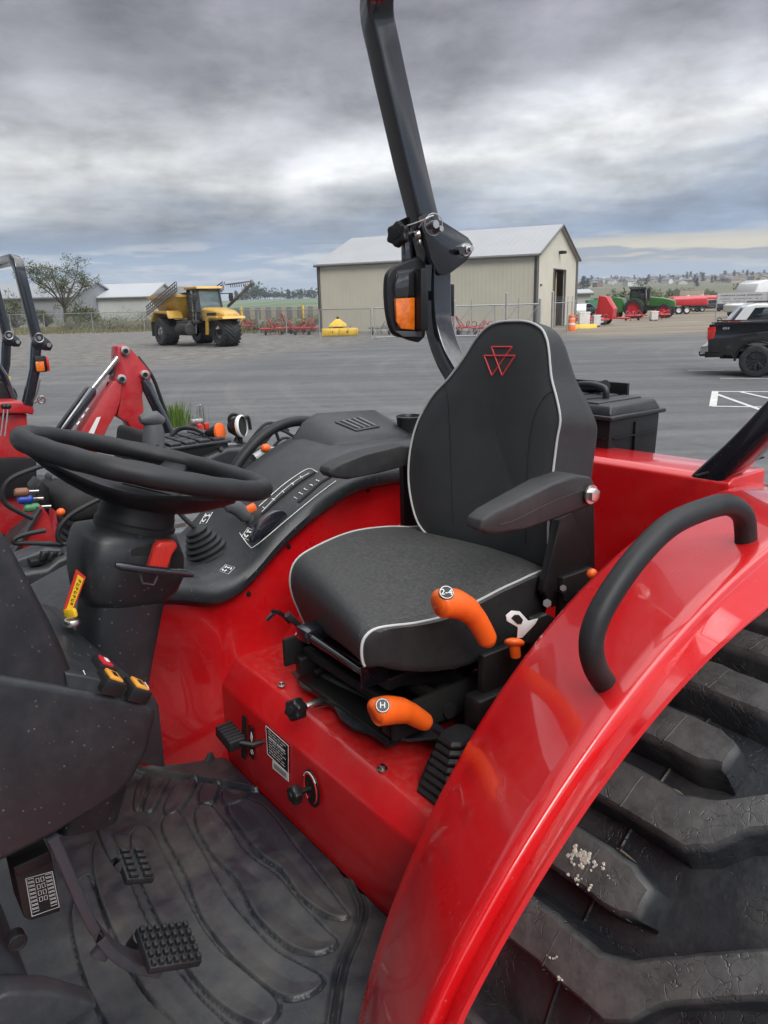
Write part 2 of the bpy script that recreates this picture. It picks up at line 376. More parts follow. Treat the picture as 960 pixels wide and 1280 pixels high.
# ---- wheels
def lug(t0, long_, side):
    """one tread bar: footprint in (theta deg, y), raised from the carcass"""
    Rb, Rt = .712, .784
    w = 2.75
    if long_:
        c = [(t0, -.865), (t0, -.78), (t0+.3, -.66), (t0, -.56), (t0+1.6, -.525), (t0+5.2, -.465), (t0+9.2, -.40), (t0+13.5, -.315)]
        hw = [w, w, w, w*.98, w*.95, w*.95, w*.95, w*.9]
    else:
        c = [(t0, -.865), (t0, -.78), (t0+.3, -.66), (t0, -.585), (t0, -.548)]
        hw = [w, w, w, w, w*.62]
    A = [(t+h, y) for (t, y), h in zip(c, hw)]; B_ = [(t-h, y) for (t, y), h in zip(c, hw)]
    if long_:   # mitre the bend
        A[3] = (A[3][0], A[3][1]-.015); B_[3] = (B_[3][0], B_[3][1]+.03)
        B_[4] = (B_[4][0]+.2, B_[4][1]+.03)
    rnd = random.Random(int(t0*7)+side)
    def pt(t, y, r):
        sh = max(0, abs(y-YT)-.26)      # shoulder drop
        rr = r-2.6*sh*sh-.0
        t_ = rad(t); return V((AX+rr*math.cos(t_), y, AZ_+rr*math.sin(t_)))
    def dens(L): 
        o = []
        for i in range(len(L)-1):
            for k in range(3): o.append((L[i][0]+(L[i+1][0]-L[i][0])*k/3, L[i][1]+(L[i+1][1]-L[i][1])*k/3))
        return o+[L[-1]]
    A, B_ = dens(A), dens(B_)
    rings = []
    for (ta, ya), (tb, yb) in zip(A, B_):
        j = (rnd.random()-.5)*.25
        rings.append([pt(ta+.9, ya, Rb-.01), pt(ta+.25+j, ya, Rt-.012), pt(ta-.35+j, ya, Rt-.001), pt((ta+tb)/2, (ya+yb)/2, Rt+.001), pt(tb+.35+j, yb, Rt-.001), pt(tb-.25+j, yb, Rt-.012), pt(tb-.9, yb, Rb-.01)])
    e0 = [p.copy() for p in rings[-1]]
    if True:    # sloped end
        dy = .016
        end = []
        for p in rings[-1]:
            v = V((p.x-AX, 0, p.z-AZ_)); v = v.normalized()*min(v.length, Rb-.006); end.append(V((AX+v.x, p.y+dy, AZ_+v.z)))
        rings.append([a.lerp(b2, .18)+V((0, .004, 0)) for a, b2 in zip(rings[-1], end)]); rings.append(end)
    return loft(rings)
YT = -.58
def tyre_geo():
    prof = [(.36, -.80), (.50, -.845), (.62, -.862), (.68, -.858), (.698, -.84), (.711, -.79), (.715, -.70), (.717, -.62), (.715, -.50), (.710, -.40), (.698, -.34), (.69, -.31), (.62, -.295), (.50, -.315), (.36, -.38)]
    pr = cat([V((r, y, 0)) for r, y in prof], 3); n = 140; rings = []
    for p in pr:
        rings.append([V((AX+p.x*math.cos(a), p.y, AZ_+p.x*math.sin(a))) for a in [2*math.pi*k/n for k in range(n)]])
    g = [loft(rings, True, False)]
    for k in range(36):
        t = 33+k*10.1
        if k >= 35: break
        if k % 2: g.append(lug(t, False, 0)); 
        else: g.append(lug(t, True, 0))
    # outer half bars, offset, from the outer shoulder
    for k in range(0, 35):
        t = 33+k*10.1
        if False:
            c0 = t+18
            gg = lug(t-2.2, False, 1)
            g.append(([V((v.x, 2*YT-v.y+.0, v.z)) for v in gg[0]], gg[1]))
    return join(*g)
def rim_geo():
    prof = [(.37, -.84), (.385, -.83), (.36, -.80), (.33, -.74), (.33, -.50), (.36, -.43), (.385, -.40), (.37, -.39)]
    n = 64; g1 = loft([[V((AX+r*math.cos(a), y, AZ_+r*math.sin(a))) for a in [2*math.pi*k/n for k in range(n)]] for r, y in prof], True, False)
    d = cyl((AX, -.60, AZ_), (AX, -.585, AZ_), .335, n=48); h = cyl((AX, -.64, AZ_), (AX, -.52, AZ_), .09, n=24, b=.01)
    nuts = [cyl((AX+.14*math.cos(a), -.586, AZ_+.14*math.sin(a)), (AX+.14*math.cos(a), -.565, AZ_+.14*math.sin(a)), .014, n=6) for a in [2*math.pi*k/8 for k in range(8)]]
    return join(g1, d, h, *nuts)
M['tyre_main'] = pmat('worn_tyre_rubber', (.018, .021, .026), .48, spec=.5, dirt=(.19, .18, .15), dirt_amt=.14, dirt_scale=7, bump=.6, bump_scale=70, var=.3, var_scale=14)
def _wear(t, b, pos):
    # the bar tops are scuffed grey by use; cracks run through the rubber
    s = nd(t, 'ShaderNodeSeparateXYZ'); lk(t, pos, s.inputs[0])
    r = mth(t, 'SQRT', mth(t, 'ADD', mth(t, 'POWER', mth(t, 'SUBTRACT', s.outputs[0], AX), 2.0), mth(t, 'POWER', mth(t, 'SUBTRACT', s.outputs[2], AZ_), 2.0)))
    w = mth(t, 'MULTIPLY', ramp(t, mth(t, 'MULTIPLY', mth(t, 'SUBTRACT', r, .765), 60), [(0, 0), (.8, 1)]), ramp(t, noi(t, pos, 22, 8, .75), [(.3, .25), (.62, 1)]))
    old = b.inputs['Base Color'].links[0].from_socket
    lk(t, mixc(t, mth(t, 'MULTIPLY', w, .75), old, (.135, .136, .132)), b.inputs['Base Color'])
    vo = nd(t, 'ShaderNodeTexVoronoi'); vo.feature = 'DISTANCE_TO_EDGE'; vo.inputs['Scale'].default_value = 42
    wv = nd(t, 'ShaderNodeTexNoise'); wv.inputs['Scale'].default_value = 30; lk(t, pos, wv.inputs['Vector'])
    vm = nd(t, 'ShaderNodeVectorMath'); vm.operation = 'MULTIPLY_ADD'; lk(t, wv.outputs['Color'], vm.inputs[0]); vm.inputs[1].default_value = (.05, .05, .05); lk(t, pos, vm.inputs[2]); lk(t, vm.outputs[0], vo.inputs['Vector'])
    ck = mth(t, 'MULTIPLY', ramp(t, vo.outputs['Distance'], [(0, 1), (.035, 0)]), ramp(t, noi(t, pos, 9, 3, .5), [(.5, 0), (.58, 1)]))
    bn = b.inputs['Normal'].links[0].from_node
    b2 = nd(t, 'ShaderNodeBump'); b2.inputs['Strength'].default_value = .6; b2.inputs['Distance'].default_value = .003; b2.invert = True
    lk(t, ck, b2.inputs['Height']); lk(t, bn.outputs[0], b2.inputs['Normal']); lk(t, b2.outputs[0], b.inputs['Normal'])
_t = M['tyre_main'].node_tree; _wear(_t, _t.nodes['Principled BSDF'], [n for n in _t.nodes if n.type == 'NEW_GEOMETRY'][0].outputs['Position'])
def whiskers():
    r_ = random.Random(12); g = []
    for _ in range(150):
        t = rad(r_.choice([33, 43.1, 53.2, 63.3, 73.4])+r_.choice([-2.4, 2.4, -2.5])+r_.uniform(-.15, .15)); y = r_.uniform(-.80, -.42); q = V((AX+.782*math.cos(t), y, AZ_+.782*math.sin(t)))
        d = V((math.cos(t), r_.uniform(-.6, .6), math.sin(t))).normalized(); g.append(tube([q, q+d*r_.uniform(.003, .008)], .0004, 3))
    return g
def mould_lines():
    g = [tube([V((AX+.7185*math.cos(a), -.645, AZ_+.7185*math.sin(a))) for a in [2*math.pi*i/180 for i in range(180)]], .0035, 6, True)]
    for k in range(35):
        t0 = 33+k*10.1; g.append(tube([V((AX+.7848*math.cos(rad(t0+u)), -.645+.004*math.sin(u*3), AZ_+.7848*math.sin(rad(t0+u)))) for u in (-2.3, -1, 0, 1, 2.3)], .0009, 5))
    return join(*g)
tg, rg = join(tyre_geo(), mould_lines()), rim_geo()
def wheel(flip):
    f = (lambda g: ([v-V((0, .05, 0)) for v in mir(g)[0]], g[1])) if flip else (lambda g: g)
    w = obj('wheel', f(cyl((AX, -.9, AZ_), (AX, -.6, AZ_), .07, n=20)), 'steel_black', T)
    obj('tyre', f(tg), 'tyre_main', w, 38); obj('rim', f(rg), 'white', w)
    return w
wn = wheel(False); wheel(True)
# dried mud and droppings caught on the tread
mud = []
rnd = random.Random(3)
def tread(px, py, R=.786):
    r = cfw*FPX + cR*(px-480) - cU*(py-640); ox, oz = CAM.x-AX, CAM.z-AZ_
    a = r.x**2+r.z**2; b_ = 2*(ox*r.x+oz*r.z); c = ox*ox+oz*oz-R*R; t = (-b_-math.sqrt(b_*b_-4*a*c))/(2*a); return CAM+r*t
def blob(c, n_, s, fl=.3):
    g = []
    for k in range(n_):
        p = V(c)+V((rnd.gauss(0, s), rnd.gauss(0, s), 0)); d = V((p.x-AX, 0, p.z-AZ_)).normalized()
        p = V((AX, p.y, AZ_))+d*.783; q = rnd.uniform(.25, .8)*s
        f = frame(p, d)
        g.append(xf(bev(([V((q*rnd.uniform(.5, 1)*math.cos(a), q*rnd.uniform(.5, 1)*math.sin(a), 0)) for a in [2*math.pi*i/7 for i in range(7)]]+[V((q*.4*math.cos(a), q*.4*math.sin(a), .003)) for a in [2*math.pi*i/7 for i in range(7)]], loft([[0]*7, [0]*7])[1]) if False else
            loft([[V((q*rnd.uniform(.6, 1)*math.cos(a), q*rnd.uniform(.5, 1)*math.sin(a), 0)) for a in [2*math.pi*i/9 for i in range(9)]], [V((q*.4*math.cos(a), q*.4*math.sin(a), .003)) for a in [2*math.pi*i/9 for i in range(9)]]]), 0), f))
    return g
M['mud'] = pmat('dried_mud', (.50, .48, .41), .9, var=.3, var_scale=120, bump=.8, bump_scale=300)
mud += blob(tread(727, 1072), 34, .011); mud += blob(tread(748, 1085), 10, .007); mud += blob(tread(721, 1098), 8, .006); mud += blob(tread(735, 1108), 6, .004); mud += blob(tread(764, 1098), 3, .003)
mud += blob(tread(690, 1200), 6, .005); mud += blob(tread(701, 1225), 4, .005)
for i, g in enumerate(mud): pass
wk = obj('rubber_whiskers', whiskers(), 'tyre_main', wn, 0); wk['kind'] = 'stuff'
md = obj('dried_mud', mud, 'mud', wn, 0); md['kind'] = 'stuff'
def smear(px, R_=.7185):
    q = [tread(a, b, R_) for a, b in px]; obj('caked_dirt', prism(cat(q, 3, True), (.0012, .0012, .002)), 'mudtan', wn, 0)
M['mudtan'] = pmat('caked_dirt', (.26, .22, .16), .9, var=.35, var_scale=60, bump=.8, bump_scale=200)
smear([(835, 985), (850, 990), (862, 1003), (885, 1012), (912, 1010), (905, 1016), (885, 1018), (868, 1014), (850, 1000)])
smear([(716, 1150), (728, 1158), (745, 1172), (758, 1184), (755, 1190), (740, 1180), (722, 1165)])
smear([(760, 1196), (775, 1193), (792, 1208), (780, 1218), (766, 1212), (757, 1204)])
smear([(766, 1062), (776, 1062), (795, 1078), (800, 1086), (786, 1080)])

# ---- hump (transmission cover) under the seat
hx0, hx1 = -.757, -.80
zt = 1.29; zb = 1.23; yl, yr = -1.75, -.872
ring = lambda y, zz: [V((hx0, y, ZF)), V((hx0, y, zb)), V((hx1, y, zt+zz)), V((-1.62, y, zt+zz+.01)), V((-1.62, y, ZF))]
obj('transmission_cover', bev(loft([ring(yl, .01), ring(-1.4, .005), ring(yr, -.02)]), .008, 3, 20), 'red_dusty', T)

# ---- far inner panel, red, below the console lip
ytop = -1.735
lip_px = [(205,742),(225,743),(262,746),(290,735),(315,712),(350,672),(400,630),(450,603),(520,590),(600,586)]
lipP = [at(a, b, y=ytop) for a, b in lip_px]; lipP[-1].x = -1.66; lipP[-1].z = 1.70
lipP = cat([V((-.30, ytop, 1.50)), V((-.48, ytop, 1.52))]+lipP[0:], 5)
panel = []
for p in lipP:
    zb_ = ZF if p.x > -.775 else 1.27
    out = .10 if p.x > -.775 else 0.0
    f = min(1, max(0, (p.x+.80)/.30)); out = .13*f
    H = p.z-zb_; row = []
    for k in range(13):
        u = k/12
        bulge = -out*(1-u)**1.6 - .03*math.exp(-((u-.55)/.2)**2)*f*1.0
        row.append(V((p.x, ytop+bulge, zb_+H*u)))
    panel.append(row)
pv = [v for r in panel for v in r]; n13 = 13
pf = [(i*n13+j, i*n13+j+1, (i+1)*n13+j+1, (i+1)*n13+j) for i in range(len(panel)-1) for j in range(12)]
def thick(g, d):
    n = len(g[0]); return (g[0]+[v+V(d) for v in g[0]], g[1]+[tuple(i+n for i in f)[::-1] for f in g[1]])
inner_panel = obj('side_panel', thick((pv, pf), (0, -.004, 0)), 'red', T, 50)
# rear deck wall behind the seat
XD = -1.62
deck_top = 1.775
dk = [V((XD, -1.76, 1.0)), V((XD, -1.76, deck_top)), V((XD-.02, -1.76, deck_top+.012)), V((XD-.16, -1.76, deck_top+.012)), V((XD-.16, -1.76, 1.0))]
dk2 = [V((p.x, -.872, p.z+(.012 if p.z > 1.5 else 0))) for p in dk]
obj('rear_deck', bev(loft([dk, dk2]), .006, 3, 20), 'red', T)
obj('rear_deck_seam', box((XD-.10, -.925, deck_top+.030), (.30, .004, .004)), 'black_flat', T)
# screws on the far panel
for a, b in ((310, 742), (459, 612), (360, 683), (341, 863)):
    p = at(a, b, y=-1.738); obj('panel_screw', [cyl(p, p+V((0, .007, 0)), .008, .006, n=12, b=.001), cyl(p, p+V((0, .010, 0)), .003, n=6)], 'black_flat' if a != 0 else 'chrome', inner_panel)

# ---- console moulding on the right-hand side
def cprof(x):
    # lip height follows the red panel's top edge
    pts = lipP
    for i in range(len(pts)-1):
        if pts[i].x >= x >= pts[i+1].x:
            f = (pts[i].x-x)/max(1e-6, pts[i].x-pts[i+1].x); return pts[i].z+(pts[i+1].z-pts[i].z)*f
    return pts[-1].z if x < pts[-1].x else pts[0].z
xs = [-.30, -.40, -.50, -.56, -.62, -.68, -.74, -.80, -.86, -.92, -.98, -1.04, -1.10, -1.16, -1.22, -1.28, -1.36, -1.44, -1.52, -1.60, -1.66]
rings = []
for x in xs:
    z = cprof(x)
    oz = {True: 0}.get(True)
    # outer flank height: rises towards the rear
    u = min(1, max(0, (-x-.55)/.7)); up_ = .055+.035*u
    drop = .0 if x < -.6 else (x+.6)*.25
    sec = [(-1.712, -.018), (-1.702, -.006), (-1.702, .012), (-1.712, .028), (-1.732, .040), (-1.765, .046), (-1.80, up_*.72+.01), (-1.85, up_*.9), (-1.92, up_), (-1.99, up_+.012*u), (-2.05, up_+.012*u), (-2.09, up_-.012), (-2.112, up_-.05), (-2.12, up_-.12), (-2.12, -.16), (-2.10, -.16), (-2.09, -.02), (-1.76, -.02), (-1.74, -.03)]
    rings.append([V((x, y, z+dz_-drop*(1 if y < -1.76 else .4))) for y, dz_ in sec])
rings = [cat([rings[j][i] for j in range(len(rings))], 3) for i in range(len(rings[0]))]
rings = [[rings[i][j] for i in range(len(rings))] for j in range(len(rings[0]))]
console = obj('console', loft(rings), 'plastic', T, 35)
def ctop(x, y):
    """height of the console's top surface"""
    z = cprof(x); u = min(1, max(0, (-x-.55)/.7)); up_ = .055+.035*u; drop = .0 if x < -.6 else (x+.6)*.25
    P_ = [(-1.702, .012), (-1.732, .040), (-1.765, .046), (-1.80, up_*.72+.01), (-1.85, up_*.9), (-1.92, up_), (-1.99, up_+.012*u), (-2.05, up_+.012*u), (-2.09, up_-.012)]
    for (a, b), (c, d) in zip(P_, P_[1:]):
        if a >= y >= c: return z+b+(d-b)*(a-y)/(a-c)-drop*(1 if y < -1.76 else .4)
    return z+.03
# vented box at the rear of the console
bx = []
for (x, h, w0, w1) in ((-1.17, .0, -1.86, -2.05), (-1.23, .055, -1.87, -2.06), (-1.28, .075, -1.875, -2.065), (-1.50, .068, -1.875, -2.065), (-1.56, .03, -1.86, -2.06), (-1.62, -.01, -1.85, -2.05)):
    zb0 = 1.76; zz = ctop(x, -1.95)+h*.85
    bx.append([V((x, w0+.02, zb0-.12)), V((x, w0+.014, zz-.085)), V((x, w0-.006, zz-.062)), V((x, w0-.025, zz-.050)), V((x, w1+.025, zz)), V((x, w1+.008, zz-.008)), V((x, w1-.002, zz-.03)), V((x, w1, zb0-.12))])
vb = obj('vent_box', bev(loft(bx), .006, 2, 30), 'plastic', console)
bv_vb = bvh_of(vb)
def ray(bv, px, py, lift=.001):
    r = (cfw*FPX + cR*(px-480) - cU*(py-640)).normalized()
    loc, nrm, idx, dist = bv.ray_cast(CAM, r)
    if loc is None: return None
    if nrm.dot(r) > 0: nrm = -nrm
    return loc+nrm*lift, nrm
vc_ = [ray(bv_vb, a, b, .0012) for a, b in ((420, 528), (446, 539), (473, 534), (449, 522))]
if all(vc_):
    vc_ = [q[0] for q in vc_]
    def l4(u, v): return vc_[0].lerp(vc_[1], u).lerp(vc_[3].lerp(vc_[2], u), v)
    obj('vent_plate', prism([l4(-.03, -.05), l4(1.03, -.05), l4(1.03, 1.05), l4(-.03, 1.05)], (0, 0, .003), .001), 'plastic_grey', vb)
    for k in range(4):
        v0 = .06+.235*k; obj('vent_slot', prism([l4(.08, v0)+V((0, 0, .0022)), l4(.92, v0)+V((0, 0, .0022)), l4(.92, v0+.12)+V((0, 0, .0022)), l4(.08, v0+.12)+V((0, 0, .0022))], (0, 0, .0016)), 'black_flat', vb)
        obj('vent_fin', tube([l4(.08, v0+.16)+V((0, 0, .003)), l4(.92, v0+.16)+V((0, 0, .003))], .0028, 8), 'galvp', vb)
# cup holder
cup = []
cc = at(512, 532, y=-1.93); cc.z = 1.80
cup = lathe([(.036, -.05), (.042, .035), (.045, .04), (.041, .042), (.036, .03), (.031, -.04), (.0, -.04)], cc, (0, 0, 1), 28)
obj('cup_holder', cup, 'plastic', console)
obj('cup_holder', lathe([(.033, -.05), (.036, .03), (.039, .035), (.036, .037), (.031, .03), (.028, -.04), (.0, -.04)], cc+V((-.09, .10, -.03)), (0, 0, 1), 28), 'plastic', console)

bvh_con = bvh_of(console)
def on_console(px, py, y0=-1.85, lift=0):
    r = (cfw*FPX + cR*(px-480) - cU*(py-640)).normalized()
    loc, nrm, idx, dist = bvh_con.ray_cast(CAM, r)
    if loc is None: return None
    if nrm.dot(r) > 0: nrm = -nrm
    return loc+nrm*lift
def con_line(px, r, mat, name, lift=.002, k=4, closed=False, flat=True):
    q2 = cat([V((a, b, 0)) for a, b in px], k*2); pts = [q for q in (on_console(v.x, v.y, lift=lift) for v in q2) if q is not None]
    return obj(name, tube(pts, r, 6, closed), mat, console)
def z3(a, b): return (300+a/6, 560+b/6)
con_line([z3(*q) for q in ((0, 640), (70, 735), (120, 735), (330, 560), (560, 370), (720, 250))], .0011, 'white', 'quadrant_outline')
con_line([z3(*q) for q in ((145, 440), (320, 285), (470, 180), (530, 160), (580, 185))], .0011, 'white', 'quadrant_outline')
con_line([z3(*q) for q in ((165, 500), (300, 375), (430, 270), (560, 185))], .0036, 'black_flat', 'lever_slot', .0005)
con_line([z3(*q) for q in ((165, 480), (290, 352), (415, 250), (520, 190))], .0009, 'white', 'quadrant_outline', .001)
con_line([z3(*q) for q in ((440, 408), (520, 340), (600, 270), (680, 220))], .0050, 'black_flat', 'lever_slot', .0005)
num = []
for i, (q, s_) in enumerate(zip(((180, 450), (255, 388), (325, 330), (395, 270), (462, 220)), '12345')):
    p = on_console(*z3(*q), lift=.0015); num.append(text('n', s_, 'white', .016, p, (-.1, .35, 1), (.9, .35, 0), False))
for i, (q, s_) in enumerate(zip(((415, 375), (455, 342), (490, 310), (535, 278), (580, 245)), '12345')):
    p = on_console(*z3(*q), lift=.0015); num.append(text('n', s_, 'white', .016, p, (-.1, .35, 1), (.9, .35, 0), False))
obj('quadrant_numbers', num, 'white', console, 0)
# raised bracket disc the lever swings round, and the lever itself
p0 = on_console(*z3(200, 610), lift=.0)
dsc = [p0+V((.055*math.cos(rad(a)), 0, .045*math.sin(rad(a)))) for a in range(0, 181, 12)]
dsc = [V((v.x, v.y, v.z+(p0.x-v.x)*.42)) for v in dsc]
obj('lever_hub', prism(dsc, (0, .022, 0), .003), 'steel_black', console)
kp = on_console(320, 643, lift=.025)
obj('throttle_knob', box(kp, (.030, .022, .020), .005, rotm(0, rad(20), rad(-15))), 'orange', console)
lv = [kp+V((0, -.004, -.015)), kp+V((.03, -.02, .0)), kp+V((.07, -.05, .012)), kp+V((.12, -.075, .02))]
obj('range_lever', tube(cat([at(268, 630, y=-1.84), at(290, 632, y=-1.83), at(308, 645, y=-1.83), at(318, 655, y=-1.83)], 5), [.010]*4+[.021]*3+[.020]*4+[.014]*3+[.008]*2, 12), 'sage', console)
# bellows boot of the loader joystick
bc = on_console(258, 688, lift=.0); 
prof = [(.0, -.02)]
for k in range(6):
    r = .066-.0070*k; h = -.016+k*.0145
    prof += [(r-.006, h), (r, h+.003), (r, h+.007), (r-.006, h+.0105)]
prof += [(.020, .068), (.012, .072), (0, .072)]
bax = V((.35, -.12, 1)).normalized()
obj('joystick_boot', lathe([(max(r, .0005), h) for r, h in prof], bc, bax, 36), 'soft', console, 50)
jt = bc+bax*.072
obj('joystick', [tube(cat([jt, jt+V((.03, -.015, .04)), jt+V((.05, -.02, .09)), jt+V((.06, -.02, .16))], 4), .0065, 10),
                 ell(jt+V((.065, -.02, .19)), (.024, .022, .045))], 'soft', console)
# small pictogram plates
for (a, b, w, h) in ((284, 712, .026, .034), (258, 648, .04, .03), (311, 668, .03, .03)):
    h_ = ray(bvh_con, a, b, .0015); f = frame(h_[0], h_[1], (1, .3, 0))
    pl = [xf(tube([V((w/2, h/2, 0)), V((-w/2, h/2, 0)), V((-w/2, -h/2, 0)), V((w/2, -h/2, 0))], .0009, 4, True), f)]
    for k in range(5):
        pl.append(xf(box(((k % 2-.5)*w*.45, (k//2-1)*h*.28, .0003), (w*.3, h*.13, .0006), 0, rotm(0, 0, k*.9)), f))
    obj('pictogram_plate', pl, 'white', console)
# front lower skirt of the console


# far grab handle
fg = cat([at(a, b, y=-2.12) for a, b in ((285, 604), (292, 588), (308, 565), (330, 543), (350, 532), (368, 527), (388, 527), (402, 533), (409, 545))], 5)
obj('grab_handle', tube(fg, .0165, 14), 'soft', T)
# near grab handle over the fender
ng = cat([at(a, b, y=-.635) for a, b in ((762, 862), (746, 838), (739, 808), (746, 775), (768, 735), (800, 692), (838, 656), (880, 637), (910, 631), (928, 643), (932, 664), (932, 690))], 6)
hn = obj('grab_handle', tube(ng, .0182, 18), 'soft', T)

# ---- floor and rubber mat
obj('floor_plate', bev(prism([(-.757, -1.87, ZF-.03), (-.757, -.45, ZF-.03), (.45, -.45, ZF-.03), (.45, -1.87, ZF-.03)], (0, 0, .028)), .004), 'red_dusty', T)
# mat is a height field with moulded leaf-shaped ribs
leaf_px = [
 [(322,1008),(345,1030),(372,1068),(400,1103),(428,1140),(437,1152),(425,1156),(405,1150),(375,1128),(352,1095),(325,1075),(302,1045),(285,1020),(290,1005)],
 [(262,1012),(285,1038),(310,1075),(345,1100),(375,1135),(410,1172),(422,1182),(418,1192),(395,1200),(370,1195),(345,1178),(318,1150),(298,1110),(270,1080),(248,1045),(245,1020)],
 [(222,1020),(238,1045),(258,1080),(285,1130),(310,1160),(345,1195),(380,1215),(402,1228),(404,1238),(385,1252),(358,1256),(330,1240),(295,1210),(270,1180),(250,1150),(232,1100),(205,1050),(205,1030)],
 [(185,1040),(205,1075),(228,1120),(250,1160),(275,1195),(310,1225),(350,1262),(330,1290),(290,1275),(255,1245),(225,1205),(195,1150),(170,1090),(165,1050)],
 [(140,1050),(160,1100),(185,1160),(215,1210),(250,1255),(290,1300),(230,1310),(190,1260),(150,1190),(120,1110),(120,1060)],
 [(110,1100),(140,1180),(180,1250),(220,1300),(160,1320),(110,1240),(90,1150)]]
leaf2_px = [[(178,978),(186,975),(182,1000),(176,1018),(168,1018),(170,995)], [(200,980),(212,978),(200,1005),(192,1020),(180,1020),(186,998)],
            [(226,983),(246,978),(238,1002),(222,1022),(205,1022),(212,1000)], [(262,984),(275,985),(268,1008),(250,1010),(252,990)],
            [(290,990),(312,995),(300,1008),(282,1012),(278,996)]]
def inpoly(x, y, P):
    c = False; n = len(P); j = n-1
    for i in range(n):
        if (P[i][1] > y) != (P[j][1] > y) and x < (P[j][0]-P[i][0])*(y-P[i][1])/(P[j][1]-P[i][1])+P[i][0]: c = not c
        j = i
    return c
def dpoly(x, y, P, closed=True):
    best = 9; n = len(P)
    for i in range(n if closed else n-1):
        ax, ay = P[i]; bx_, by = P[(i+1) % n]; ex, ey = bx_-ax, by-ay; t = max(0, min(1, ((x-ax)*ex+(y-ay)*ey)/(ex*ex+ey*ey+1e-12)))
        d = math.hypot(x-ax-ex*t, y-ay-ey*t)
        if d < best: best = d
    return best
def zplane(px): return [(p.x, p.y) for p in (at(a, b, z=ZF) for a, b in px)]
leaves = [[(p.x, p.y) for p in cat([V((x, y, 0)) for x, y in zplane(L)], 3, True)] for L in leaf_px+leaf2_px]
bbs = [(min(p[0] for p in L), max(p[0] for p in L), min(p[1] for p in L), max(p[1] for p in L)) for L in leaves]
border = [(p.x, p.y) for p in cat([V((x, y, 0)) for x, y in zplane([(150,970),(175,970),(230,976),(280,985),(315,992),(325,992),(345,1000),(375,1024),(405,1052),(430,1090),(448,1125),(453,1145),(446,1172),(428,1215),(415,1290),(412,1340)])], 3)]
def mat_h(x, y):
    h = 0
    for L, b_ in zip(leaves, bbs):
        if b_[0]-.01 < x < b_[1]+.01 and b_[2]-.01 < y < b_[3]+.01:
            d = dpoly(x, y, L)
            if inpoly(x, y, L): h = max(h, .0055*min(1, d/.0025)**.5 - .003*min(1, max(0, d-.006)/.03))
            else: h -= .003*math.exp(-((d-.002)/.0018)**2)
    d = dpoly(x, y, border, False)
    h += .008*math.exp(-(d/.0035)**2)-.006*math.exp(-((d-.008)/.004)**2)
    # heel dish and gentle waves
    h += .0035*noise.noise(V((x*3, y*3, 1)))+.0012*noise.noise(V((x*14, y*14, 4)))
    # the far edge and the edge by the hump turn up
    h += .020*max(0, 1-(y+1.84)/.05)**2 if y < -1.79 else 0
    h += .008*max(0, 1-(-.735-(-x)*-1)/.02) if False else 0
    return h
mx0, mx1, my0, my1 = -.752, -.02, -1.842, -.80
NX, NY = 290, 410
mv = []
for i in range(NX+1):
    for j in range(NY+1):
        x = mx0+(mx1-mx0)*i/NX; y = my0+(my1-my0)*j/NY; mv.append(V((x, y, ZF+.013+mat_h(x, y))))
mf = [(i*(NY+1)+j, (i+1)*(NY+1)+j, (i+1)*(NY+1)+j+1, i*(NY+1)+j+1) for i in range(NX) for j in range(NY)]
obj('floor_mat', (mv, mf), 'mat', T, 60)

# ---- seat
seat = obj('seat', [box((-1.03, YC, 1.33), (.40, .36, .02), .004), box((-1.05, YC-.17, 1.37), (.44, .03, .045), .004), box((-1.05, YC+.17, 1.37), (.44, .03, .045), .004),
                    box((-1.04, YC, 1.455), (.40, .34, .03), .006)]+
           [cyl((-1.22, YC+s*.15, 1.35), (-.86, YC+s*.15, 1.45), .012) for s in (-1, 1)]+[cyl((-.86, YC+s*.15, 1.35), (-1.22, YC+s*.15, 1.45), .012) for s in (-1, 1)], 'plastic_clean', T)
nearp = [(455,832),(451,812),(456,795),(474,784),(520,778),(560,768),(600,749),(640,729),(686,714)]
farp = [(389,787),(371,757),(363,727),(371,700),(400,681),(440,665),(480,659),(510,659),(537,662)]
YN, YF = -1.035, -1.545
nP = [at(a, b, y=YN) for a, b in nearp]; fP = [at(a, b, y=YF) for a, b in farp]
botn = [(680, 765), (640, 800), (590, 828), (545, 838), (500, 838), (470, 832)]
bN = [at(a, b, y=YN) for a, b in botn]
def ringat(v, sc=1.0, dz=0):
    R_ = []
    for a, b in zip(nP, fP):
        p = a.lerp(b, v); p.z += dz*math.sin(math.pi*v)**.6 if 0 < v < 1 else 0; R_.append(p)
    off = fP[0]-nP[0]
    for a in bN:
        b = a+V((off.x, YF-YN, off.z*.3)); R_.append(a.lerp(b, v))
    R_ = cat(R_, 5, True)
    c = sum(R_, V())/len(R_)
    return [c+(p-c)*sc for p in R_]
def shifty(r, d): return [p+V((0, d, 0)) for p in r]
cr = []
cr.append(shifty(ringat(0, .80), .012)); cr.append(shifty(ringat(0, .93), .012)); cr.append(shifty(ringat(0, .985), .006)); cr.append(ringat(0))
for k in range(1, 16): cr.append(ringat(k/16, 1, .014))
cr.append(ringat(1)); cr.append(shifty(ringat(1, .97), -.01)); cr.append(shifty(ringat(1, .8), -.014))
cush = obj('cushion', loft(cr), ['fabric', 'fabric_side'], seat, 60)
mats_by(cush, lambda c, n: 1 if n.y > .6 else 0)
for r_, sgn in ((0, 1), (1, -1)):
    rr = ringat(r_)[:8*5+1]
    obj('piping', tube([p+V((0, sgn*.002, 0)) for p in rr], .0027, 8), 'piping', cush)
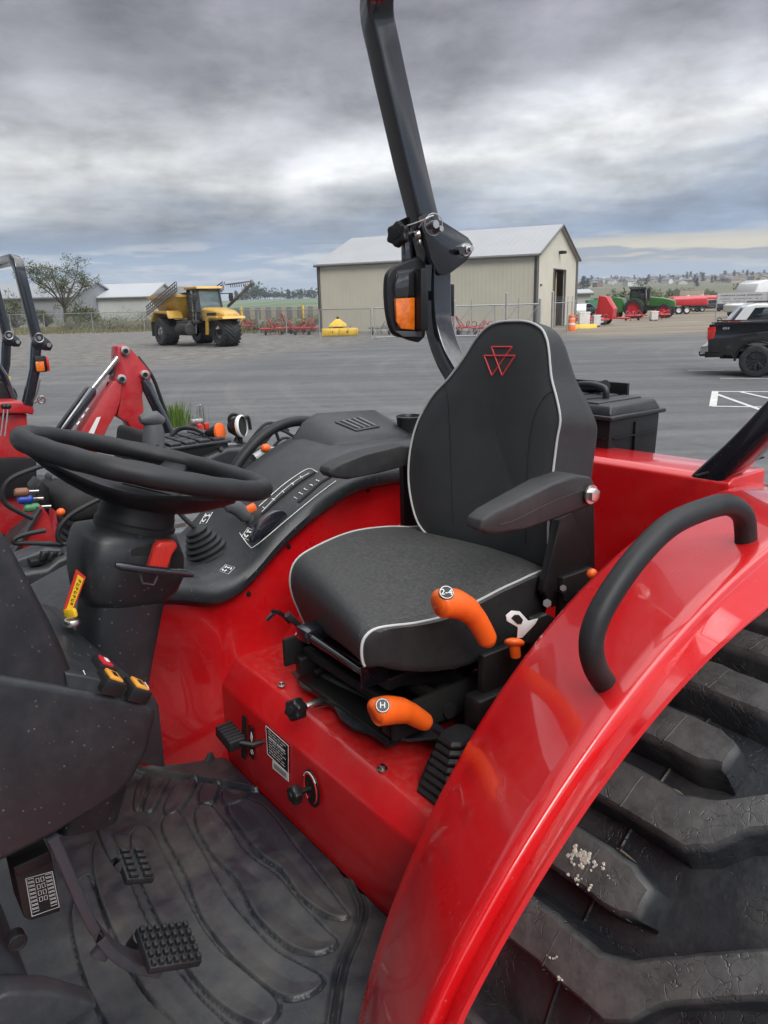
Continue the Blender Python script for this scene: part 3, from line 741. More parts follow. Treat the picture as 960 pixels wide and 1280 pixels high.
# backrest
BN = V((1, 0, .17)).normalized(); BP = V((-1.215, YC, 1.62))
bo = [(683,714),(686,660),(688,630),(692,590),(697,550),(701,525),(697,500),(690,472),(687,440),(684,424),(677,411),(661,403),(640,402),(622,404),(608,411),(594,426),(580,448),(562,473),(540,497),(523,528),(514,563),(512,600),(518,637),(528,660),(545,672),(600,688),(650,702)]
bO = [at(a, b, pl=(BP, BN)) for a, b in bo]
bO = cat(bO, 4, True)
bc_ = sum(bO, V())/len(bO)
def depth(p): 
    u = min(1, max(0, (2.14-p.z)/.24)); return .065+.085*u*u*(3-2*u)
def blay(sc, d, dabs=0):
    out = []
    for p in bO:
        q = bc_+(p-bc_)*sc; out.append(q-BN*(depth(p)*d+dabs))
    return out
def bfront(sc):
    # slightly hollow lumbar face
    out = []
    for p in bO:
        q = bc_+(p-bc_)*sc; yy = (q.y-YC)/.25; hollow = .016*(1-sc**6) - .020*max(0, 1-sc)*1.2*(1-min(1, abs(yy)))
        out.append(q+BN*(hollow))
    return out
br = [bfront(s) for s in (.02, .12, .25, .4, .55, .7, .82, .9, .95, .98)]+[blay(1, 0), blay(1.006, .12), blay(1.012, .35), blay(1.008, .65), blay(.985, .88), blay(.93, 1.0), blay(.8, 1.06)]
back = obj('backrest', loft(br), ['fabric', 'fabric_side'], seat, 60)
mats_by(back, lambda c, n: 0)
obj('piping', tube([p+BN*.003+(p-bc_).normalized()*.001 for p in bO], .0027, 8, True), 'piping', back)
def bline(px, r, mat, name, lift=.006, k=5, par=back):
    pts = []
    for a, b in px:
        p = at(a, b, pl=(BP+BN*.014, BN)); pts.append(p)
    return obj(name, tube(cat(pts, k), r, 6), mat, par)
M['seam'] = pmat('seam_thread', (.012, .012, .012), .9)
def bsurf(a, b):
    """point on the backrest face under a pixel, from the mesh just built"""
    o = back; r = (cfw*FPX + cR*(a-480) - cU*(b-640)).normalized()
    ok, loc, nrm, idx = bvh_back.ray_cast(CAM, r)
    return (loc, nrm) if loc is not None and False else (ok, loc)
from mathutils.bvhtree import BVHTree
def bvh_of(o):
    c = ORG[o]; return BVHTree.FromPolygons([v.co+c for v in o.data.vertices], [tuple(p.vertices) for p in o.data.polygons])
def hit(bv, a, b, lift=.001):
    r = (cfw*FPX + cR*(a-480) - cU*(b-640)).normalized()
    loc, nrm, idx, dist = bv.ray_cast(CAM, r)
    if loc is None: return None
    if nrm.dot(r) > 0: nrm = -nrm
    return loc+nrm*lift, nrm
bvb = bvh_of(back)
def line_on(bv, px, r, mat, name, par, lift=.0005, k=6, closed=False):
    pts2 = cat([V((a, b, 0)) for a, b in px], k, closed); pts = []
    for p in pts2:
        h = hit(bv, p.x, p.y, lift)
        if h: pts.append(h[0])
    if len(pts) > 1: return obj(name, tube(pts, r, 6, closed), mat, par)
line_on(bvb, [(556, 482), (560, 500), (563, 560), (565, 620), (567, 655)], .0011, 'seam', 'seam', back, .0002)
line_on(bvb, [(696, 488), (682, 495), (668, 520), (661, 560), (658, 620), (657, 680)], .0011, 'seam', 'seam', back, .0002)
# triple triangle emblem, stitched in red
M['redstitch'] = pmat('red_stitching', (.62, .05, .05), .6)
def zl(a, b): return (340+a*.4585, 380+b*.4585)
emb = []
def el_(*q): emb.append(tube([hit(bvb, *zl(*p), lift=.0008)[0] for p in q], .0019, 6))
el_((599, 117), (627, 117), (655, 117)); el_((579, 141), (600, 141), (621, 141), (642, 141), (663, 141)); el_((579, 141), (600, 195)); el_((663, 141), (628, 195)); el_((599, 117), (628, 195)); el_((655, 117), (600, 195))
obj('emblem', emb, 'redstitch', back, 0)

def stitches(path, name, par, off):
    g = []
    for i in range(0, len(path)-1, 1):
        a, b = path[i]+off(path[i]), path[i+1]+off(path[i+1]); L = (b-a).length; n = max(1, int(L/.006))
        for k in range(n): g.append(tube([a.lerp(b, (k+.2)/n), a.lerp(b, (k+.8)/n)], .0005, 3))
    o = obj(name, g, 'stitch', par, 0); o['kind'] = 'stuff'
M['stitch'] = pmat('grey_stitching', (.11, .11, .11), .7)
stitches([ringat(.035, 1, .014)[i] for i in range(8, 41)], 'stitching', cush, lambda p: V((0, 0, .0008)))
# armrests: bevelled wedge with a recessed panel line
def armrest(px, y0, wy, bolt, arm_root):
    P_ = [at(a, b, y=y0) for a, b in px]; c = sum(P_, V())/len(P_)
    rings_ = []
    for f, sc, in ((0, .86), (.06, .97), (.15, 1), (.5, 1.0), (.85, 1), (.94, .97), (1, .86)):
        rg_ = []
        for p in P_:
            q = c+(p-c)*sc
            tip = max(0, min(1, (q.x+1.08)/.13))      # narrow the nose
            yy = y0+wy*((f-.5)*(1-.25*tip)+.5)
            rg_.append(V((q.x, yy, q.z)))
        rings_.append(cat(rg_, 1, True))
    a_ = obj('armrest', bev(loft(rings_), .004, 2, 30), 'armrest', seat, 45)
    obj('armrest_arm', prism([arm_root+V(q) for q in ((.03, 0, .02), (-.04, 0, .02), (-.06, 0, -.20), (.03, 0, -.20))], (0, -.02*(1 if wy < 0 else -1), 0), .004), 'plastic_clean', a_)
    if bolt is not None:
        obj('pivot_bolt', [cyl(bolt-V((0, .01, 0)), bolt+V((0, .014, 0)), .014, n=6, b=.001), cyl(bolt, bolt+V((0, .004, 0)), .019, n=20)], 'chrome', a_)
    return a_
an = armrest([(606,664),(618,671),(655,665),(700,648),(743,632),(750,612),(742,597),(722,594),(692,604),(650,626),(620,642),(608,652)], -.935, -.062, at(738, 618, y=-.93), V((-1.27, -1.0, 1.80)))
bva = bvh_of(an)
line_on(bva, [(624, 656), (640, 652), (655, 645), (692, 627), (738, 610)], .0012, 'armrest', 'panel_line', an, 0)
armrest([(412,592),(417,598),(436,600),(475,592),(520,580),(535,560),(505,556),(457,567),(424,580),(414,586)], -1.56, -.06, None, V((-1.30, -1.60, 1.78)))
# seat slide tube, brackets, suspension
def pt2(a, b, **k): return at(a, b, **k)
t0, t1 = at(392, 797, y=-1.50), at(458, 843, y=-1.08); t1.x = t0.x = (t0.x+t1.x)/2
t0, t1 = at(391, 798, x=-.80), at(459, 843, x=-.80)
obj('slide_bar', tube([t0, t1], .0085, 14), 'steel_black', seat)
obj('slide_bracket', [box(t1+V((-.02, 0, -.004)), (.07, .006, .05), .002), cyl(t1-V((0, .006, 0)), t1+V((0, .008, 0)), .010, n=18, b=.001)], 'steel_black', seat); obj('slide_bracket', box(t0+V((-.03, -.03, -.0)), (.08, .05, .03), .004), 'steel_black', seat)
for (a, b, c_, d_) in ((400, 800, 470, 850), (430, 790, 560, 850), (420, 830, 520, 868)):
    pass
susp = []
for k in range(4):
    susp.append(box((-.86-.08*k, YC+.02, 1.40+.006*k), (.02, .40, .022), .003))
susp += [box((-1.0, YC+.22, 1.40), (.38, .012, .07), .003), box((-1.0, YC-.2, 1.40), (.38, .012, .07), .003), cyl((-.95, YC+.235, 1.385), (-.95, YC+.20, 1.385), .016), cyl((-1.08, YC+.235, 1.41), (-1.08, YC+.20, 1.41), .012)]
obj('suspension', susp, 'black_flat', seat)
# bottom slide plate: dusty black sheet in front of the seat
spx = [(365, 842), (388, 838), (420, 858), (470, 882), (520, 905), (556, 915), (556, 925), (510, 928), (470, 922), (440, 912), (425, 900), (415, 880), (395, 868), (378, 862)]
obj('slide_plate', prism([at(a, b, z=1.325) for a, b in spx], (0, 0, .008), .002), M['mat'], seat)
obj('slide_plate', prism([at(a, b, z=1.335) for a, b in ((392, 846), (392, 828), (400, 824), (420, 843), (470, 868), (520, 893), (520, 908), (470, 884), (420, 860))], (-.012, 0, .010), .002), M['mat'], seat)
for a, b in ((352, 857), (478, 962)):
    p = at(a, b, z=1.30 if a < 400 else 1.284); obj('cover_bolt', [cyl(p, p+V((0, 0, .004)), .011, n=20, b=.001), cyl(p, p+V((0, 0, .011)), .0065, n=6, b=.001)], 'chrome', T)
# pull pegs left of the seat
p = at(345, 772, y=-1.70)
obj('seat_release_lever', [tube(cat([at(333, 775, y=-1.66), at(345, 765, y=-1.66), at(352, 768, y=-1.66), at(362, 778, y=-1.66)], 3), .006, 8), tube([at(352, 768, y=-1.66), at(340, 763, y=-1.66)], .005, 8)], 'steel_black', seat)
obj('seat_release_lever', [tube(cat([at(359, 768, y=-1.60), at(372, 780, y=-1.60), at(383, 785, y=-1.60)], 3), [.009]*4+[.006]*3, 8)], 'plastic_grey', seat)
# belt stalk, buckle tongue, orange button
bk = V((-1.17, -.955, 1.47))
q = [at(a, b, y=-.96) for a, b in ((642, 763), (653, 766), (660, 776), (676, 771), (658, 794), (651, 796), (648, 782), (635, 778), (631, 772), (634, 765))]
bh = obj('belt_buckle', prism([at(a, b, y=-.965) for a, b in ((660, 770), (676, 764), (690, 772), (668, 805), (648, 800))], (0, .02, 0), .004), 'plastic_clean', seat)
def belt_tongue():
    o_ = [at(a, b, y=-.94) for a, b in ((639, 763), (649, 764), (660, 776), (672, 773), (668, 780), (652, 797), (646, 797), (647, 784), (633, 776), (632, 769))]
    i_ = [at(a, b, y=-.94) for a, b in ((642, 768), (647, 768), (652, 774), (650, 779), (645, 779), (638, 772))]
    return [prism(o_, (0, .002, 0), .0006)], [prism(i_, (0, .0035, 0), 0)]
o_, i_ = belt_tongue(); obj('belt_tongue', o_, 'white', bh); obj('belt_tongue_slot', [(([v+V((0, .0006, 0)) for v in g[0]]), g[1]) for g in i_], 'black_flat', bh)
pb = at(643, 803, y=-.935)
obj('park_knob', [ell(pb, (.022, .018, .009), rotm(rad(20), rad(-22), 0)), cyl(pb-V((.004, 0, .030)), pb, .010, .011)], 'orange', T)
obj('seat_bracket', [prism([at(a, b, y=-.99) for a, b in ((700, 650), (715, 640), (738, 690), (720, 745), (690, 760), (680, 740))], (0, -.02, 0), .003), box((-1.24, -.985, 1.56), (.10, .02, .16), .004), cyl((-1.2, -.97, 1.60), (-1.2, -.99, 1.60), .014, n=6)], 'plastic_clean', seat)
obj('pivot_bolt', [cyl(at(684, 754, y=-.97), at(684, 754, y=-.96), .009, n=6), cyl(at(704, 735, y=-.97), at(704, 735, y=-.96), .007, n=6)], 'chrome', seat)
obj('seat_riser', [box((-1.14, -.985, 1.37), (.40, .05, .16), .01), box((-1.30, -.95, 1.50), (.14, .10, .20), .01), box((-1.14, -.990, 1.455), (.34, .02, .15), .004)], 'plastic_clean', seat)
obj('position_knob', ell(at(740, 717, y=-.90), (.012, .01, .010)), 'orange', T)

# ---- orange-handled levers
def grip(name, head_px, y0, r_, shaft, decal, boot=None):
    hp = cat([at(a, b, y=y0) for a, b in head_px], 5)
    g = obj(name, tube(hp, r_[:len(hp)] if len(r_) >= len(hp) else [r_[min(len(r_)-1, int(i*len(r_)/len(hp)))] for i in range(len(hp))], 18), 'orange', T, 60)
    return g
def sm(pairs, n):
    """smoothly interpolated radii"""
    out = []
    for i in range(n):
        u = i/(n-1)*(len(pairs)-1); k = min(int(u), len(pairs)-2); f = u-k; f = f*f*(3-2*f); out.append(pairs[k]+(pairs[k+1]-pairs[k])*f)
    return out
h1 = [(546, 756), (552, 754), (566, 754), (581, 760), (593, 771), (602, 785), (608, 797), (611, 803)]
l1 = obj('lever', tube(cat([at(a, b, y=-.95) for a, b in ((608, 798), (618, 822), (623, 842), (616, 870))], 4), .010, 10, prof=rprof(.020, .010, .003)), 'steel_black', T, 40)
n1_ = 7*5+1
obj('grip', tube(cat([at(a, b, y=-.94) for a, b in h1], 5), sm([.016, .026, .0265, .024, .0205, .0195, .019, .014], n1_), 20), 'orange', l1, 60)
h2 = [(466, 893), (471, 890), (483, 888), (498, 888), (511, 891), (522, 897), (530, 902), (534, 906)]
l2 = obj('lever', tube([at(526, 899, y=-1.02), at(545, 910, y=-1.01), at(572, 932, y=-1.0)], .0095, 12), 'steel_black', T)
obj('grip', tube(cat([at(a, b, y=-1.02) for a, b in h2], 5), sm([.016, .026, .027, .025, .021, .0195, .018, .013], n1_), 20), 'orange', l2, 60)
def decal(a, b, par, s_, rr=.0135):
    bv = bvh_of(par)
    h = hit(bv, a, b, .0006)
    if not h: return
    n_ = (h[1]*.6+(CAM-h[0]).normalized()*.4).normalized(); f = h[0]+n_*.0012
    d = obj('shift_pattern', [cyl(f-n_*.003, f, rr, n=28)], 'plastic_clean', par)
    ring_ = torus(f, n_, rr*.86, .0008, 28, 4)
    xh = cR
    obj('shift_pattern_marks', [ring_, text('n', s_, 'white', rr*1.15, f+n_*.0002, n_, xh, False)], 'white', d, 0)
g1o = [c for c in bpy.data.objects if c.name.startswith('grip')]
decal(558, 741, g1o[0], '2-4'); decal(478, 882, g1o[1], 'H')
# rubber boot of the gear lever
bb = at(543, 960, z=1.33)
bb = V((-.885, -.975, 1.272))
br_ = []
for k in range(8):
    u = k/7; w = .060-.026*u; d_ = .055-.026*u; z = .105*u
    for (s_, dz_) in ((.92, 0), (1.06, .006), (1.06, .011), (.92, .017)):
        c = bb+V((-.012*u, .0, z+dz_)); br_.append([c+V((w*s_*cx, d_*s_*cy, 0)) for cx, cy in ((1, .6), (.6, 1), (-.6, 1), (-1, .6), (-1, -.6), (-.6, -1), (.6, -1), (1, -.6))])
obj('lever_boot', loft(br_), 'soft', T, 30)

# knob on stalk on the hump, dial, pedal, label
kc = at(376, 885, x=-.75)
def star_knob(c, ax, R, h, mat, par, name='knob', lobes=6, stem=None):
    f = frame(c, ax); rgs = []
    for z, s_ in ((0, .75), (.1, .95), (.2, 1), (.8, 1), (.92, .93), (1, .8)):
        rgs.append([f @ V(((R*(1+.10*math.cos(lobes*a)))*s_*math.cos(a), (R*(1+.10*math.cos(lobes*a)))*s_*math.sin(a), z*h)) for a in [2*math.pi*i/48 for i in range(48)]])
    g = [loft(rgs), cyl(V(c)+V(ax).normalized()*h, V(c)+V(ax).normalized()*(h+.004), R*.45, n=20, b=.001)]
    if stem: g.append(cyl(V(c)-V(ax).normalized()*stem, c, R*.32))
    return obj(name, g, mat, par, 40)
star_knob(kc, (1, .25, .25), .023, .03, 'plastic_clean', T, 'adjust_knob')
obj('knob_stem', [cyl(kc, kc+V((-.10, -.02, -.03)), .007), box(kc+V((-.04, 0, -.0)), (.05, .018, .006), .001)], 'chrome', T)
dp = at(390, 985, x=-.752)
def ydisk(c, a_, b_, th): 
    return prism([c+V((0, a_*math.cos(t), b_*math.sin(t))) for t in [2*math.pi*i/40 for i in range(40)]], (th, 0, 0), .001)
dial = obj('dial_plate', ydisk(dp, .034, .045, .003), 'plastic_clean', T)
rr = [dp+V((.0045, .026*math.cos(t), .036*math.sin(t))) for t in [rad(-60+i*12) for i in range(26)]]
obj('dial_scale', tube(rr, .0018, 6), 'red_btn', dial)
rr2 = [dp+V((.0045, .030*math.cos(t), .040*math.sin(t))) for t in [rad(40+i*10) for i in range(12)]]
obj('dial_scale', tube(rr2, .0011, 6), 'white', dial)
star_knob(dp+V((.03, -.004, .0)), (1, 0, 0.05), .020, .022, 'plastic_clean', dial, 'dial_knob', 5, .03)
lb = [at(a, b, x=-.7545) for a, b in ((333, 907), (361, 932), (361, 967), (335, 942))]
lab = obj('rating_plate', prism(lb, (.0012, 0, 0)), 'plastic_clean', T, 0)
lw = at(0, 0, x=-.7545)
def lerp4(q, u, v): return q[0].lerp(q[1], u).lerp(q[3].lerp(q[2], u), v)
txt = []
rnd = random.Random(5)
for k in range(9):
    v = .10+k*.095; a = .10
    while a < .9:
        w = rnd.uniform(.05, .2) if k != 2 else .35
        if a+w > .92: break
        th = .016 if k != 2 else .05
        txt.append(prism([lerp4(lb, a, v), lerp4(lb, a+w, v), lerp4(lb, a+w, v+th), lerp4(lb, a, v+th)], (.0016, 0, 0))); a += w+.04
txt.append(tube([p+V((.0014, 0, 0)) for p in lb], .0007, 4, True))
obj('rating_text', txt, 'white', lab, 0)
lb2 = [at(a, b, x=-.7543) for a, b in ((341, 950), (361, 967), (361, 977), (341, 960))]
obj('barcode_sticker', prism(lb2, (.001, 0, 0)), 'white', lab, 0)
obj('barcode_lines', [prism([lerp4(lb2, u, .2), lerp4(lb2, u+.03, .2), lerp4(lb2, u+.03, .8), lerp4(lb2, u, .8)], (.0013, 0, 0)) for u in [.1+.06*i for i in range(13)]], 'black_flat', lab, 0)
obj('pedal_slot', prism([at(a, b, x=-.7555) for a, b in ((303, 893), (308, 897), (309, 940), (306, 950), (302, 945))], (.0015, 0, 0)), 'black_flat', T)
ds = obj('decal', prism([at(a, b, x=-.7552) for a, b in ((311, 905), (317, 910), (318, 950), (312, 944))], (.0015, 0, 0)), 'plastic_clean', T, 0)
obj('decal_marks', [torus(at(315, 940, x=-.7525), (1, 0, 0), .006, .0008, 16, 4), prism([at(a, b, x=-.7535) for a, b in ((314, 915), (316, 922), (315, 928), (313, 922))], (.001, 0, 0))], 'white', ds, 0)
pd = at(288, 921, x=-.70)
pg = [box(pd, (.045, .080, .030), .006, rotm(rad(-8), 0, 0))]+[box(pd+V((.0, -.031+.0125*k, .0155-.0017*(k-2.5))), (.044, .006, .005), .0015, rotm(rad(-8), 0, 0)) for k in range(6)]
pg.append(tube([pd+V((0, .03, 0)), pd+V((-.03, .06, -.005)), pd+V((-.08, .06, -.01))], .006))
obj('lock_pedal', pg, 'soft', T)
# ---- roll bar (ROPS)
def gl(a, b): return (480+a/4, 40+b/4)
XR = -1.66
lowc = [(640, 600), (600, 520), (576, 474), (560, 445), (549, 410), (546, 375), (546, 318)]
far_low = [at(a, b, x=XR) for a, b in lowc]
for i, p in enumerate(far_low): 
    if i == 0: p.z = max(p.z, 1.70)
y_up = far_low[-1].y
far_low = cat(far_low, 5)
pr = rprof(.080, .064, .010)
uppc = [(541, 326), (533, 290), (512, 205), (487, 95), (480, 62)]
far_up = [at(a, b, y=y_up) for a, b in uppc]
topz = far_up[-1]
diru = (far_up[-1]-far_up[0]).normalized()
e1 = topz+diru*.05
bend = []
Rb_ = .13
for k in range(1, 10):
    a = rad(10*k); bend.append(e1+diru*(Rb_*math.sin(a))+V((0, Rb_*(1-math.cos(a)), 0)))
far_upper = far_up+[e1]+bend
def postgeo(path, up=(1, 0, .2)): return tube(path, 1, prof=pr, up=up)
halfw = lambda p: V((p.x, YC, p.z))
upper_path = far_upper+[V((v.x, 2*YC-v.y, v.z)) for v in far_upper[::-1]]
rb = obj('roll_bar', [tube(upper_path, 1, prof=pr, up=(1, 0, .28))], 'steel_black', T, 50)
lg = tube(far_low, 1, prof=rprof(.074, .062, .010), up=(1, 0, 0))
pA = obj('roll_bar_post', lg, 'steel_black', T, 50); pB = obj('roll_bar_post', mir(lg), 'steel_black', T, 50)
# pivot plates
def zm(a, b): return (380+a*.2708, 240+b*.2708)
pl = [zm(*q) for q in ((520, 120), (560, 100), (640, 140), (750, 210), (772, 240), (772, 275), (745, 318), (670, 375), (645, 386), (615, 378), (595, 345), (580, 312), (552, 200))]
pp = [at(a, b, y=y_up+.042) for a, b in pl]
pg_ = [prism(pp, (0, .007, 0), .0015), prism([p+V((0, -.090, 0)) for p in pp], (0, .007, 0), .0015)]
obj('pivot_plate', pg_, 'steel_black', pA); obj('pivot_plate', [mir(g) for g in pg_], 'steel_black', pB)
nb = at(*zm(745, 265), y=y_up+.05); 
nut = [cyl(nb-V((0, .12, 0)), nb+V((0, .030, 0)), .0085, n=14), cyl(nb+V((0, .002, 0)), nb+V((0, .018, 0)), .016, n=6, b=.001), cyl(nb-V((0, .001, 0)), nb+V((0, .003, 0)), .020, n=24)]
obj('pivot_nut', nut, 'chrome', pA); obj('pivot_nut', [mir(g) for g in nut], 'chrome', pB)
bs = at(*zm(708, 272), y=y_up+.05); obj('stop_bolt', cyl(bs-V((0, .10, 0)), bs+V((0, .02, 0)), .012, n=12), 'steel_black', pA)
rc_ = at(*zm(598, 150), y=y_up+.058)
ringp = [torus(rc_, (.15, 1, -.1), .031, .0016, 36, 6), cyl(rc_+V((.0, -.02, 0)), rc_+V((0, .012, 0)), .012, n=16), cyl(rc_+V((-.02, -.02, -.012)), rc_+V((-.02, .014, -.012)), .009, n=6),
         tube(cat([at(*zm(530, 165), y=y_up+.06), at(*zm(560, 125), y=y_up+.08), at(*zm(598, 108), y=y_up+.07)], 5), .002, 6), tube(cat([at(*zm(475, 155), y=y_up+.04), at(*zm(520, 140), y=y_up+.05), at(*zm(575, 120), y=y_up+.05)], 5), .002, 6)]
obj('lock_pin_ring', ringp, 'chrome', pA); obj('lock_pin_ring', [mir(g) for g in ringp], 'chrome', pB)
kc2 = at(*zm(445, 200), y=y_up+.0)
obj('clamp_bracket', [cyl(kc2, kc2+V((-.09, .02, .012)), .008), box(kc2+V((-.055, .01, .01)), (.03, .03, .03), .004), cyl(rc_+V((0, -.04, 0)), kc2+V((-.05, .0, .01)), .010)], 'steel_black', pA)
obj('clamp_bolt', [cyl(kc2+V((-.038, .02, .0)), kc2+V((-.052, .03, .004)), .011, n=12, b=.001), ell(kc2+V((-.05, .028, -.02)), (.007, .007, .009))], 'chrome', pA)
star_knob(kc2, (1, .35, .15), .034, .026, 'plastic_clean', pA, 'clamp_knob', 6, .02)
# signal lamp on the far post
ys = y_up+.02
sh = [zm(*q) for q in ((450, 330), (560, 322), (562, 668), (460, 672), (420, 655), (398, 600), (385, 520), (383, 420), (398, 365))]
shp = [at(a, b, y=ys) for a, b in sh]
lamp = obj('signal_lamp', [prism(cat(shp, 3, True), (0, -.022, 0), .006, 3)], 'plastic_clean', T, 40)
def lampq(q, dy, th, mat, name, b=.002):
    return obj(name, prism([at(*zm(*a), y=ys+dy) for a in q], (0, th, 0), b), mat, lamp, 40)
lampq(((428, 365), (535, 350), (540, 640), (430, 632), (415, 560), (410, 430)), .0, .003, 'dark_lens', 'lens')
lampq(((415, 492), (503, 487), (503, 637), (440, 632), (420, 600)), .002, .010, 'orange_lens', 'amber_lens', .003)
lampq(((430, 372), (500, 360), (503, 482), (415, 488), (412, 430)), .002, .009, 'dark_lens', 'clear_lens', .003)
lampq(((506, 356), (540, 350), (543, 640), (506, 636)), .003, .035, 'plastic_clean', 'lamp_body', .004)
obj('lamp_base', [prism([at(*zm(*a), y=ys+.004) for a in ((418, 642), (540, 642), (540, 668), (455, 668))], (0, .004, 0), .001)], 'sage', lamp)
obj('lamp_bracket', [box(at(*zm(475, 292), y=ys-.02), (.03, .02, .10), .003), box(at(*zm(530, 480), y=ys-.04), (.10, .03, .03), .003)], 'steel_black', lamp)
obj('tail_lamp', [box(at(*zm(672, 500), y=y_up-.0), (.018, .03, .10), .005)], 'plastic_clean', T)
gl2 = mir(box(at(*zm(672, 500), y=y_up), (.018, .03, .10), .005)); obj('tail_lamp', gl2, 'plastic_clean', T)

# ---- toolbox behind the seat (a separate carry box standing on the rear frame)
tx, ty = -1.86, -1.455
TB = empty('toolbox', (tx, ty, 1.76), 'black plastic toolbox with carry handle standing behind the grey tractor seat', 'toolbox')
bt0 = 1.745
obj('box_body', [bev(loft([[V((tx+sx*.115*s, ty+sy*.165*s, z)) for sx, sy in ((1, 1), (-1, 1), (-1, -1), (1, -1))] for z, s in ((bt0-.05, .97), (bt0+.125, 1))]), .006)]+
    [box((tx+.117, ty-.11+.11*k, bt0+.062), (.006, .006, .10), .001) for k in range(3)]+[box((tx, ty+.167, bt0+.062), (.012, .006, .10), .001), box((tx+.117, ty, bt0+.075), (.006, .30, .004), .001), box((tx, ty+.168, bt0+.075), (.20, .006, .004), .001)], 'plastic_clean', TB)
lid = obj('lid', [box((tx, ty, bt0+.132), (.255, .355, .012), .004), bev(loft([[V((tx+sx*s, ty+sy*(s+.05), z)) for sx, sy in ((1, 1), (-1, 1), (-1, -1), (1, -1))] for z, s in ((bt0+.136, .118), (bt0+.165, .105))]), .008)]+
    [box((tx, ty-.08+.08*k, bt0+.166), (.20, .062, .006), .003) for k in range(3)], 'plastic', TB)
hb = V((tx-.0, ty, bt0+.17))
obj('carry_handle', [tube(cat([hb+V((.0, -.06, 0)), hb+V((0, -.055, .025)), hb+V((0, 0, .034)), hb+V((0, .055, .025)), hb+V((0, .06, 0))], 4), .010, 10)], 'plastic', TB)
for s_ in (-.10, .10): obj('latch', box((tx+.128, ty+s_, bt0+.125), (.008, .03, .035), .002), 'plastic', TB)
# open tray and three-point frame behind it
obj('rear_tray', [box((-2.03, -1.62, 1.88), (.012, .36, .12), .003), box((-1.97, -1.80, 1.88), (.12, .012, .10), .003), box((-1.97, -1.62, 1.83), (.13, .36, .012), .003), tube([V((-1.98, -1.62, 1.91)), V((-1.93, -1.45, 1.94))], .017, 12)], 'plastic_clean', T)
obj('box_bracket', [box((-1.86, -1.27, 1.70), (.03, .012, .12), .002, rotm(0, rad(12), 0)), box((-1.85, -1.46, 1.685), (.22, .36, .012), .002), box((-1.85, -1.46, 1.54), (.08, .36, .28), .004)], 'steel_black', T)
obj('warning_sticker', prism([V((-1.80, -1.132, 1.735)), V((-1.77, -1.132, 1.735)), V((-1.785, -1.132, 1.762))], (0, .001, 0)), 'yellow', T, 0)

# ---- steering wheel, column
wc = V((-.458, YC+.010, 1.943)); tl = rad(13)
wn_ = V((-math.sin(tl)-.090, .022, math.cos(tl))).normalized(); wf = frame(wc, wn_, (math.cos(tl), 0, math.sin(tl)))
SWH = obj('steering_wheel', [xf(lathe([(.0005, -.028), (.030, -.03), (.048, -.022), (.052, -.012), (.045, -.004), (.0005, .0)], (0, 0, 0), (0, 0, 1), 32), wf)], 'soft', T, 50)
rimp = []
for i in range(96):
    a = 2*math.pi*i/96; w_ = .0008*math.cos(a*24) if math.sin(a) > .0 else 0
    rimp.append(wf @ V((.200*math.cos(a), .200*math.sin(a), 0)))
obj('rim', tube(rimp, [.0172+.0006*math.cos(i*2*math.pi/96*20) for i in range(96)], 14, True), 'soft', SWH, 60)
def spoke(a, name='spoke'):
    p = []
    for r, z, w, h in ((.030, -.060, .11, .024), (.07, -.058, .105, .022), (.11, -.046, .085, .018), (.155, -.028, .060, .015), (.180, -.014, .050, .014), (.202, -.002, .045, .016)):
        c = V((r*math.cos(a), r*math.sin(a), z)); n_ = V((-math.sin(a), math.cos(a), 0))
        p.append([wf @ (c+n_*(w/2*sx)+V((0, 0, h/2*sz))) for sx, sz in ((1, .3), (.8, 1), (-.8, 1), (-1, .3), (-1, -.3), (-.8, -1), (.8, -1), (1, -.3))])
    return obj(name, loft(p), 'soft', SWH, 60)
for a in (352, 232, 112): spoke(rad(a))
# hub shroud below the wheel, flaring into the spokes
hub = [(.0005, -.074), (.058, -.074), (.060, -.068), (.060, -.050), (.0005, -.050)]
hv = lathe(hub, (0, 0, 0), (0, 0, 1), 60); hv = ([V((v.x, v.y, v.z+(.006*math.cos(3*math.atan2(v.y, v.x)) if math.hypot(v.x, v.y) > .09 else 0))) for v in hv[0]], hv[1])
obj('hub', xf(hv, wf), 'soft', SWH, 50)
fl_r = []
for t, up2 in [(0, 0), (.25, 0), (.5, 0), (.75, 0), (1, 0), (1, .007), (.75, .009), (.4, .012), (0, .014)]:
    row = []
    for i in range(90):
        a = 2*math.pi*i/90; Ra = .112+.078*(.5+.5*math.cos(3*(a-rad(352))))**1.6; r = .060+(Ra-.060)*t
        row.append(wf @ V((r*math.cos(a), r*math.sin(a), -.074+.052*t**1.5*(.5+.5*(Ra-.112)/.078)+up2)))
    fl_r.append(row)
obj('wheel_web', loft(fl_r), 'soft', SWH, 60)
COL = obj('steering_column', [xf(lathe([(.068, -.118), (.068, -.104), (.065, -.101), (.064, -.088), (.0625, -.085), (.0615, -.066), (.060, -.055), (.0005, -.055)], (0, 0, 0), (0, 0, 1), 40), wf)], 'soft', T, 40)
def colring(c, w, l, tilt=0, n=28, pw=.42, skew=0):
    f = frame(c, (math.sin(tilt)*-1, 0, math.cos(tilt)), (1, 0, 0)); out = []
    for i in range(n):
        a = 2*math.pi*i/n; cx, cy = math.cos(a), math.sin(a)
        out.append(f @ V((l*math.copysign(abs(cx)**pw, cx), w*math.copysign(abs(cy)**pw, cy), 0)))
    return out
c0 = wf @ V((0, 0, -.112))
c0 = c0+V((.014, 0, 0))
